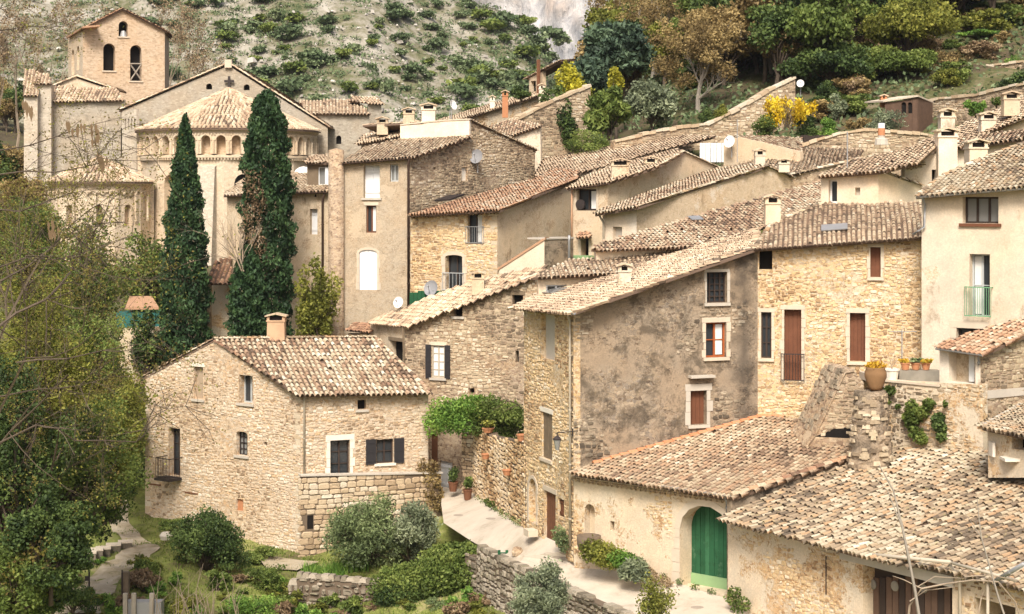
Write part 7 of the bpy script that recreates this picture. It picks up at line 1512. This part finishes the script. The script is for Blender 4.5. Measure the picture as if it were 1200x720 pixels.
for a, b_ in zip(LEo[:-1], LEo[1:]):
    W = wall3(a + Vector((-.28, -.15, 0)), b_ + Vector((-.28, -.15, 0))); pol = [(0, a.z - 3.6), (W.L, b_.z - 3.6), (W.L, b_.z + .05), (0, a.z + .05)]; face(RWl, W, pol, M['joint_dark'], uvpoly=True, name='core', thick=.4); stones(RWl, W, pol, M['block_grey'], (.34, .22), .06, 90, int(a.x * 10) + 40, uvpoly=True, gap=.035, drift=.1, bow=.06)
    n = int(W.L / .4)
    for i in range(n):
        if rg.random() < .85: mb = MB(); mb.box(W.xyz((i + .5) * W.L / n, a.z + (b_.z - a.z) * (i + .5) / n + .08, -.2), (W.L / n / 2 * rg.uniform(.8, 1), .22, rg.uniform(.05, .11)), (W.U, W.Nn, Vector((0, 0, 1))), rg.random(), .85); mb.build('capping_stone', M['block_grey'], RWl)
sw_ = wall3(P(545, 660, 76.6), P(588, 652, 74)); SW_ = thing('garden_wall', sw_.A.to_3d() + Vector((0, 0, 3)), 'short mossy wall end beside the green iron gate', 'wall'); pol = [(0, 2.5), (sw_.L, 2.5), (sw_.L, 6.3), (0, 5.9)]; face(SW_, sw_, pol, M['joint_dark'], uvpoly=True, name='core', thick=.5); stones(SW_, sw_, pol, M['block_grey'], (.4, .26), .07, 100, 71, uvpoly=True, gap=.04, drift=.12)
gt = thing('iron_gate', P(589, 668, 73.4), 'narrow green iron gate at the end of the ivy hedge', 'gate'); mb = MB()
for u in (585, 594): mb = MB(); mb.tube([P(u, 676, 73.4), P(u, 645, 73.4)], .07, 6); mb.build('post', M['green_paint'], gt)
for v in (648, 657, 666): mb = MB(); mb.tube([P(585, v, 73.4), P(594, v, 73.4)], .03, 5); mb.build('bar', M['green_paint'], gt)

def clump_plant(name, pts, label, mat, n, leaf, cat, seed=1, group=None, base=None, part='foliage', **kw):
    rg = np.random.default_rng(seed); cl = [(np.array(tuple(p)), (r * rg.uniform(.85, 1.15), r * rg.uniform(.8, 1.1), r * rg.uniform(.8, 1.05) * sq), rg.uniform(.2, .85)) for p, r, sq in pts]; c, t = clumpy(cl, n, rg, .55, .18)
    root = thing(name, base if base is not None else pts[0][0], label, cat, group); leaves(part, root, c, leaf, t, M[mat], seed=seed, **kw); return root
shrub('evergreen_shrub', 242, 684, 82.5, 102, 104, 'rounded dark glossy shrub against the gable wall', 'lf_dark', n=9000, leaf=.10, K=46, seed=171, cr=.26, low=-.5)
shrub('olive_tree', 428, 674, 82.6, 110, 122, 'bushy grey-green olive before the terrace, left of the pair', 'lf_olive', n=9000, leaf=.085, K=46, seed=172, cat='tree', cr=.26, elong=2.6)
shrub('olive_tree', 482, 672, 83.2, 98, 84, 'paler olive before the terrace, right of the pair', 'lf_grey', n=6000, leaf=.085, K=34, seed=173, cat='tree', cr=.28, elong=2.6)
hp = [(P(448 + i * 9.2, 690 - i * 1.6 + rg.normal() * 2, 77.4 - i * .08), .62, 1.15) for i in range(15)] + [(P(448 + i * 9.2, 676 - i * 2.6 + rg.normal() * 1.5, 77.8 - i * .08), .42, .8) for i in range(15)] + [(P(520 + i * 6, 646 - i * .4, 78.6 - i * .15), .6, .7) for i in range(12)] + [(P(505 + i * 6, 654, 79), .6, .8) for i in range(8)]
clump_plant('ivy_hedge', hp, 'thick clipped ivy hedge with pale tips beside the lane', 'lf_mid', 14000, .095, 'hedge', 174)
hp = [(P(450 + i * 8.5, 700 - i * 1.5, 77.0), .5, 1.2) for i in range(14)]; clump_plant('ivy_hedge', hp, 'dark ivy face hanging below the pale hedge top', 'lf_dark', 6000, .09, 'hedge', 175)
ip = [(P(510 + i * 5, np.interp(i, [0, 4, 10, 20], [496, 478, 474, 486]) + rg.normal() * 2, 88.8 - i * .3), .62, .9) for i in range(20)] + [(P(508 + i * 6, 497 + rg.normal() * 4, 88.2 - i * .3), .55, 1) for i in range(8)] + [(P(512 + i * 7, 486 + rg.normal() * 4, 88.4 - i * .3), .6, 1) for i in range(8)]
clump_plant('ivy', ip[:12] + ip[20:], 'bright green ivy tumbling over the garden wall', 'lf_bright', 8000, .09, 'ivy', 176); clump_plant('ivy', ip[11:20] + [(P(556 + i * 6.5, 500 + i, 86.5 - i * .3), .6, .9) for i in range(9)] + [(P(556 + i * 6.5, 486 + i * .6, 86.5 - i * .3), .6, .9) for i in range(9)], 'darker leafy growth behind the courtyard wall', 'lf_mid', 7000, .09, 'ivy', 177)
bare('climbing_vine', 612, 480, 80, 2.2, 'bare reddish vine arching beside the tall house corner', 'twig', 3, 178, .03, .6, .0, cat='vine', lean=(-1, 0))
clump_plant('climbing_ivy', [(P(497 + i * 2.5, 548 + (i % 4) * 14, 88.9), .35, 1.2) for i in range(8)], 'brownish creeper on the terrace corner by the lane', 'lf_brown', 1500, .09, 'creeper', 179)
def by_wall(W, spots, name, label, mat, n, leaf, cat, seed, r=.27): return clump_plant(name, [(W.pt(u, v, .18), r * s, 1.1) for u, v, s in spots], label, mat, n, leaf, cat, seed)
by_wall(TR, [(1068, 478, 1), (1072, 488, 1.1), (1080, 484, .9), (1088, 474, .8), (1066, 496, .9), (1074, 508, 1), (1080, 514, .9), (1062, 488, .6)], 'climbing_plant', 'leafy creeper with thin yellowish shoots in the middle of the retaining wall', 'lf_mid', 1900, .09, 'creeper', 190)
by_wall(TR, [(1100, 490, .8), (1102, 500, .9), (1103, 511, .8), (1097, 496, .7)], 'climbing_plant', 'dark narrow creeper hanging right of the leafy one', 'lf_dark', 1100, .09, 'creeper', 191)
by_wall(TR, [(1042, 458, .8), (1038, 470, .6), (1108, 474, .4), (1052, 477, .4)], 'climbing_plant', 'tufts of ivy beside the round stump', 'lf_mid', 500, .08, 'creeper', 192)
hb = [(BW.pt(u, v, 1.0), .52, .95) for u, v in ((694, 645), (702, 648), (710, 651), (718, 655))]; clump_plant('box_hedge', hb, 'clipped yellow-green box hedge by the fountain niche', 'lf_yellow', 2600, .075, 'hedge', 193)
hb = [(BW.pt(u, v, 1.0), .44, .9) for u, v in ((726, 655), (733, 659), (740, 662))]; clump_plant('box_hedge', hb, 'smaller rounded box bush beside the clipped hedge', 'lf_bright', 1600, .075, 'hedge', 194)
hb = [(BW.pt(u, v, 1.3), .42, .8) for u, v in ((735, 670), (742, 672), (750, 672), (744, 664))]; clump_plant('lavender_bush', hb, 'grey-green lavender at the end of the box hedge', 'lf_grey', 1500, .07, 'shrub', 195, elong=3)
clump_plant('wall_plant', [(BW.pt(u, v, .4), .3, .7) for u, v in ((760, 672), (770, 678), (780, 682), (755, 668))], 'dry weeds at the foot of the barn wall', 'lf_dry', 700, .06, 'weeds', 196)
clump_plant('wall_plant', [(CL.pt(u, v, .3), .28, 1.3) for u, v in ((655, 626), (658, 632), (661, 638))], 'tall green weeds by the dark lattice door', 'lf_olive', 600, .07, 'weeds', 197); clump_plant('wall_plant', [(FW.pt(u, v, .3), .25, 1.1) for u, v in ((858, 702), (864, 712), (873, 708), (861, 695))], 'green weeds at the corner of the nearest barn', 'lf_mid', 500, .07, 'weeds', 198)
clump_plant('wall_plant', [(P(660 + i * 0, 0, 1), .1, 1) for i in range(0)] or [(cw.pt(577, 592, .15), .2, 1.4), (cw.pt(571, 588, .15), .18, 1)], 'small ferns at the foot of the courtyard wall', 'lf_mid', 250, .06, 'weeds', 199)
shrub('olive_bush', 632, 744, 62, 80, 92, 'big silvery olive bush in front of the lane wall', 'lf_grey', n=8000, leaf=.065, K=44, seed=201, cr=.26, elong=2.8); bare('olive_shoots', 645, 690, 62.3, .9, 'thin upright olive shoots above the silvery bush', 'twig_pale', 3, 202, .015, .35, .2, leaf='lf_grey', nl=5, ls=.07, cat='shrub', nst=5)
bare('willow_shoots', 768, 745, 58, 1.9, 'yellow-green spring shoots at the bottom of the lane', 'twig', 3, 203, .02, .3, .2, leaf='lf_yellow', nl=4, ls=.055, cat='shrub', nst=8)
for k, (u, v, Y, h, w_, mt_, lb) in enumerate(((312, 690, 80.5, 34, 60, 'lf_mid', 'low leafy bush between the shrub and the dry wall'), (215, 722, 75, 30, 70, 'lf_yellow', 'yellowish weeds behind the grey box'), (290, 728, 74, 40, 80, 'lf_bright', 'fresh green weeds in the lower garden'), (85, 722, 73, 42, 70, 'lf_dark', 'ivy covered stump at the bottom left'), (25, 735, 66, 60, 90, 'lf_bright', 'light green brambles in the bottom left corner'), (175, 690, 80, 40, 40, 'lf_mid', 'green bush below the curving path'), (300, 660, 85, 20, 60, 'lf_mid', 'ground ivy along the gable foot'), (200, 622, 88, 16, 40, 'lf_mid', 'weeds where the path meets the gable'), (520, 718, 76, 20, 60, 'lf_olive', 'grey-green herbs below the ivy hedge'), (268, 668, 82.5, 26, 60, 'lf_dark', 'dark leafy fringe right of the round shrub'))):
    shrub('garden_bush', u, v, Y, h, w_, lb, mt_, n=1800, leaf=.085, K=14, seed=210 + k)
rgw = np.random.default_rng(55); wp = []
for k, (mt_, lab) in enumerate((('lf_bright', 'fresh green weed clump in the lower garden'), ('lf_yellow', 'yellow-green weed clump in the lower garden'), ('lf_dry', 'dry straw coloured weed clump in the lower garden'), ('lf_mid', 'darker green weed clump in the lower garden'))):
    t = shrub('weed_clump', 200, 700, 76, 16, 26, lab, mt_, n=420, leaf=.075, K=8, seed=430 + k, cat='weeds', group='weeds of the lower garden', elong=2.4); learn(t); wp.append(t)
usd = set()
for k in range(150):
    u_ = rgw.uniform(60, 600); v_ = rgw.uniform(672, 730); Y = np.interp(v_, [672, 730], [82, 71]) + rgw.uniform(-1.5, 1.5); x_ = (u_ - CX) / F * Y
    if min((x_ - p[0].x) ** 2 + (Y - p[0].y) ** 2 for p in pth) < 1.2: continue
    if 330 < u_ < 450 and 80.2 < Y < 83.5: continue
    z_ = float(gz(np.array([x_]), np.array([Y]))[0]); i = int(rgw.choice(4, p=[.3, .28, .17, .25])); o = wp[i] if i not in usd else dup(wp[i]); usd.add(i); s_ = rgw.uniform(.6, 1.7); o.location = (x_, Y, z_ - .05); o.scale = (s_, s_, s_ * rgw.uniform(.6, 1.3)); o.rotation_euler = (0, 0, rgw.random() * 6)
def blades(name, pts, hgt, n, label, seed, kind='stuff', mat='grass_blade', cat='grass', wd=.018):
    rg = np.random.default_rng(seed); m = len(pts); a = rg.random(m) * 6.28; h = hgt * rg.uniform(.5, 1.3, m); ln = rg.normal(0, .3, (m, 2)) * h[:, None]; w_ = wd * rg.uniform(.7, 1.5, m); d = np.stack([np.cos(a) * w_, np.sin(a) * w_, 0 * a], 1); tp = pts + np.stack([ln[:, 0], ln[:, 1], h], 1); md = pts + np.stack([ln[:, 0] * .3, ln[:, 1] * .3, h * .55], 1)
    V = np.stack([pts - d, pts + d, md + d * .7, tp, md - d * .7], 1).reshape(-1, 3); i = np.arange(m) * 5; f = np.concatenate([np.stack([i, i + 1, i + 2, i + 4], 1), np.stack([i + 4, i + 2, i + 3, i + 3], 1)]); f3 = np.concatenate([np.stack([i, i + 1, i + 2], 1), np.stack([i, i + 2, i + 4], 1), np.stack([i + 4, i + 2, i + 3], 1)])
    t = np.clip(rg.normal(.5, .22, m), 0, 1); o = np_obj(name, V, f3, M[mat], None, np.concatenate([t] * 3)); return tag(o, label, cat, kind=kind)
m_ = 60000; u = rg.uniform(-20, 760, m_); Y = rg.uniform(68, 97, m_); x = (u - CX) / F * Y; z = gz(x, Y); dens = .5 + .5 * np.sin(x * .9 + 1.5 * np.sin(Y * .6)) * np.cos(Y * .8 + x * .2)
# keep the grass off the path, the road and the house
pq = np.array([tuple(p[0]) for p in pth]); dmin = np.min(np.sqrt((x[:, None] - pq[None, :, 0]) ** 2 + (Y[:, None] - pq[None, :, 1]) ** 2), 1); lex = np.interp(Y, [p.y for p in LE][::-1], [p.x for p in LE][::-1])
keep = (rg.random(m_) < .15 + .85 * dens) & (dmin > 1.1) & (x < lex - .4) & ~((x > WL.A.x - .3) & (Y > 87 + (-10.75 - x).clip(0) * .72) & (x < -4)); blades('grass', np.stack([x, Y, z], 1)[keep], .13, 0, 'patchy spring grass of the garden', 5, wd=.022)
ir = [P(rg.uniform(355, 432), rg.uniform(664, 684), 82 + rg.random()) for _ in range(900)]; ir = np.array([(a.x, a.y, float(gz(np.array([a.x]), np.array([a.y]))[0])) for a in ir]); ob = blades('iris_leaves', ir, .55, 0, 'fresh green iris leaves in front of the olives', 6, mat='lf_bright', wd=.03, kind='stuff')
st_ = thing('dead_stalks', P(230, 725, 72), 'pale dry stalks standing in the lower garden', 'stalks'); mb = MB()
for k in range(34):
    u = rg.uniform(168, 282); h = rg.uniform(20, 66); a = P(u, 726, 71.5 + rg.random() * 2); s_ = F / 72; mb.tube([a, a + Vector((rg.normal() * .15, 0, h / s_ * .5)), a + Vector((rg.normal() * .4 + .1, 0, h / s_))], [.018, .014, .007], 4, rg.random(), cap=False)
tag(mb.build('stalk', M['twig_pale'], st_), kind='stuff')
bare('young_tree', 28, 735, 60, 4.0, 'reddish young saplings at the bottom left corner', 'twig', 3, 221, .035, .35, .15, leaf='lf_bud', nl=2, ls=.08, nst=4, cat='sapling')
bx = thing('garden_box', P(170, 722, 72.5), 'grey planter box with wooden posts among dry stalks', 'planter'); mb = MB(); mb.box(P(170, 713, 72.5), (.75, .3, .32)); mb.build('box', M['zinc'], bx)
for u in (147, 157, 178): mb = MB(); mb.box(P(u, 712, 72.1), (.09, .09, .6)); mb.build('post', M['bark_grey'], bx)
ml = thing('mailbox_post', P(104.5, 700, 76.6), 'short black post with a small box beside the path', 'post'); mb = MB(); mb.tube([P(104.5, 702, 76.6), P(104.5, 668, 76.6)], .04, 6); mb.build('post', M['iron'], ml); mb = MB(); mb.box(P(102.5, 678, 76.6), (.09, .09, .09)); mb.build('box', M['iron'], ml)  # slim post carrying a mailbox, no lamp on it
ps = thing('fence_post', P(145, 705, 77), 'old grey wooden post below the path bend', 'post'); mb = MB(); mb.box(P(147, 690, 77), (.16, .14, .75)); mb.build('post', M['old_wood'], ps); mb = MB(); mb.tube([P(143, 708, 76.8), P(143, 668, 76.8)], .03, 5); mb.build('rod', M['iron'], ps)
rk = thing('boulder', P(193, 630, 87), 'pale boulder beside the gable foot', 'rock'); mb = MB(); mb.lathe(P(195, 630, 87), [(.3, -.1), (.36, .1), (.24, .26), (0, .3)], 8); mb.build('rock', M['dressed_grey'], rk)

# ------------------------------------------------------------------ pots, fountain tub, planters
def pot(px, py, Y, r, h, label, mat='terracotta', plant='lf_mid', pl_h=.4, seed=1, n=220, name='flower_pot', base=None):
    b = base or P(px, py, Y); o = thing(name, b, label, 'flower pot'); mb = MB(); mb.lathe(b, [(0, 0), (r * .68, 0), (r * .95, h * .85), (r * 1.05, h * .86), (r * 1.05, h), (r * .88, h), (r * .85, h * .9), (0, h * .88)], 12); mb.build('pot', M[mat], o, smooth=False)
    if plant: rg = np.random.default_rng(seed); c, t = clumpy([((b.x + rg.normal() * r * .4, b.y + rg.normal() * r * .4, b.z + h + pl_h * rg.uniform(.25, .8)), (r * .9, r * .9, pl_h * .4), rg.random()) for _ in range(6)], n, rg, .3); leaves('plant', o, c, .08, t, M[plant], seed=seed)
    return o
pot(531, 576, 88.4, .26, .5, 'brown pot with a leafy bush nearest the blue-white door', 'rust', 'lf_dark', .75, 1, 420); pot(548, 586, 86.6, .24, .55, 'tall brown pot at the foot of the square pillar', 'rust', 'lf_mid', .6, 2, 300)
pot(572, 507, 83.6, .3, .22, 'wide terracotta bowl on the courtyard wall top', 'terracotta', 'lf_yellow', .4, 3, 220); pot(611, 517, 75.4, .22, .3, 'small terracotta pot where the courtyard wall meets the tall house', 'terracotta', None)
pot(0, 0, 0, .22, .25, 'terracotta pot fixed high on the courtyard wall face', 'terracotta', None, base=cw.pt(569, 538, .2)); pot(0, 0, 0, .22, .25, 'terracotta pot fixed lower on the courtyard wall face', 'terracotta', None, base=cw.pt(594, 557, .2))
tzp = P(1075, 447, 67.2)
pb = thing('planter', P(1076, 448, 67.3), 'long grey concrete planter on the terrace', 'planter'); mb = MB(); mb.box(P(1076, 441, 67.3), (.8, .2, .25)); mb.build('trough', M['planter_grey'], pb)
for k, (u, lb) in enumerate(((1061, 'terracotta pot of yellow flowers, nearest the aerial'), (1073, 'terracotta pot of mixed flowers in the middle of the planter'), (1085, 'terracotta pot at the annex end of the planter'))): pot(u, 433.5, 67.2, .19, .28, lb, 'terracotta', ('flower_yellow', 'lf_olive', 'flower_yellow')[k], .16, 20 + k, 130)
o = pot(1045, 447, 67.0, .3, .5, 'square white pot with bare twigs beside the urn', 'white_stone', None); bq_ = bare('potted_twigs', 1045, 434, 67.0, 1.0, 'bare twigs standing in the white pot', 'twig_pale', 3, 230, .015, .4, .1, cat='plant', nst=3)
tb_ = BW.pt(690, 646, .55); ft = thing('stone_tub', tb_, 'dark round stone tub under the fountain niche', 'tub'); mb = MB(); mb.lathe(tb_, [(0, 0), (.36, 0), (.46, .25), (.48, .62), (.40, .64), (.38, .5), (0, .5)], 16); mb.build('tub', M['joint_dark'], ft, smooth=True)
stp = CL.pt(622, 622, .4); sp_ = thing('stone_step', stp, 'pale doorstep below the arched door', 'step'); mb = MB(); mb.box(stp + Vector((0, 0, -.08)), (.30, .22, .14), (CL.U, CL.Nn, Vector((0, 0, 1)))); mb.build('slab', M['dressed'], sp_)
rgl = np.random.default_rng(91)
for k in range(16):
    u_ = 560 + k * 6.6 if k < 8 else 700 + (k - 8) * 19; W_ = cw if k < 8 else BW; v_ = np.interp(u_, [560, 612], [584, 616]) if k < 8 else np.interp(u_, [700, 853], [652, 700]); clump_plant('lane_weed', [(W_.pt(u_ + rgl.normal() * 2, v_, .12), .10 + .08 * rgl.random(), 1.0) for _ in range(3)], 'small green weeds in the crack between lane and wall', 'lf_olive' if k % 2 else 'lf_mid', 90, .045, 'weeds', 500 + k, 'weeds along the lane walls')
bl = on_road(606, 650); 
if bl: o = thing('boulder', bl, 'loose brown boulder at the lane edge', 'rock'); mb = MB(); mb.lathe(bl, [(.22, -.05), (.26, .12), (.18, .3), (0, .36)], 7); mb.build('rock', M['stone_mid'], o)
# twigs of the tree below the frame edge, in front of the nearest barn
rg = np.random.default_rng(41); tw = thing('bare_sapling', P(1085, 760, 42), 'thin leafless sapling rising in front of the garage', 'sapling'); mb = MB()
for pts, r in (([(1085, 770), (1072, 690), (1058, 620), (1047, 575), (1030, 545)], .05), ([(1058, 620), (1040, 575), (1015, 552)], .02), ([(1190, 760), (1170, 700), (1150, 630), (1145, 585)], .035), ([(1150, 630), (1130, 600)], .015)):
    mb.tube([P(a, b_, 42) for a, b_ in pts], [r * (1 - .75 * i / (len(pts) - 1)) for i in range(len(pts))], 5, .5)
mb.build('trunk', M['bark_grey'], tw)
tw = thing('fig_branches', P(1060, 790, 44), 'pale curving fig branches across the garage opening', 'branches'); mb = MB()
for pts, r in (([(1058, 780), (1066, 710), (1080, 690), (1110, 684), (1140, 680), (1170, 682), (1190, 706), (1200, 740)], .032), ([(1066, 705), (1085, 692), (1120, 688)], .018), ([(1075, 688), (1095, 676), (1130, 678)], .018), ([(1130, 676), (1160, 674), (1210, 684)], .02), ([(1140, 760), (1150, 700), (1160, 676)], .022), ([(1080, 690), (1060, 680), (1046, 675)], .018)):
    mb.tube([P(a, b_, 44 + rg.random() * .4) for a, b_ in pts], [r * (1 - .6 * i / (len(pts) - 1)) for i in range(len(pts))], 6, .5)
mb.build('trunk', M['twig_pale'], tw)

# ------------------------------------------------------------------ air: a thin haze over the whole valley, sky outside it
m = bpy.data.materials.new('haze'); m.use_nodes = True; t = m.node_tree; t.nodes.remove(t.nodes['Principled BSDF']); v = t.nodes.new('ShaderNodeVolumePrincipled'); v.inputs['Color'].default_value = (.93, .95, 1, 1); v.inputs['Density'].default_value = .00009; v.inputs['Anisotropy'].default_value = .2
t.links.new(v.outputs[0], t.nodes['Material Output'].inputs['Volume'])
mb = MB(); mb.box((0, 2550, 120), (3100, 3080, 137.5)); hz = mb.build('haze', m); tag(hz, kind='stuff', label='thin pale haze in the valley air', cat='haze')
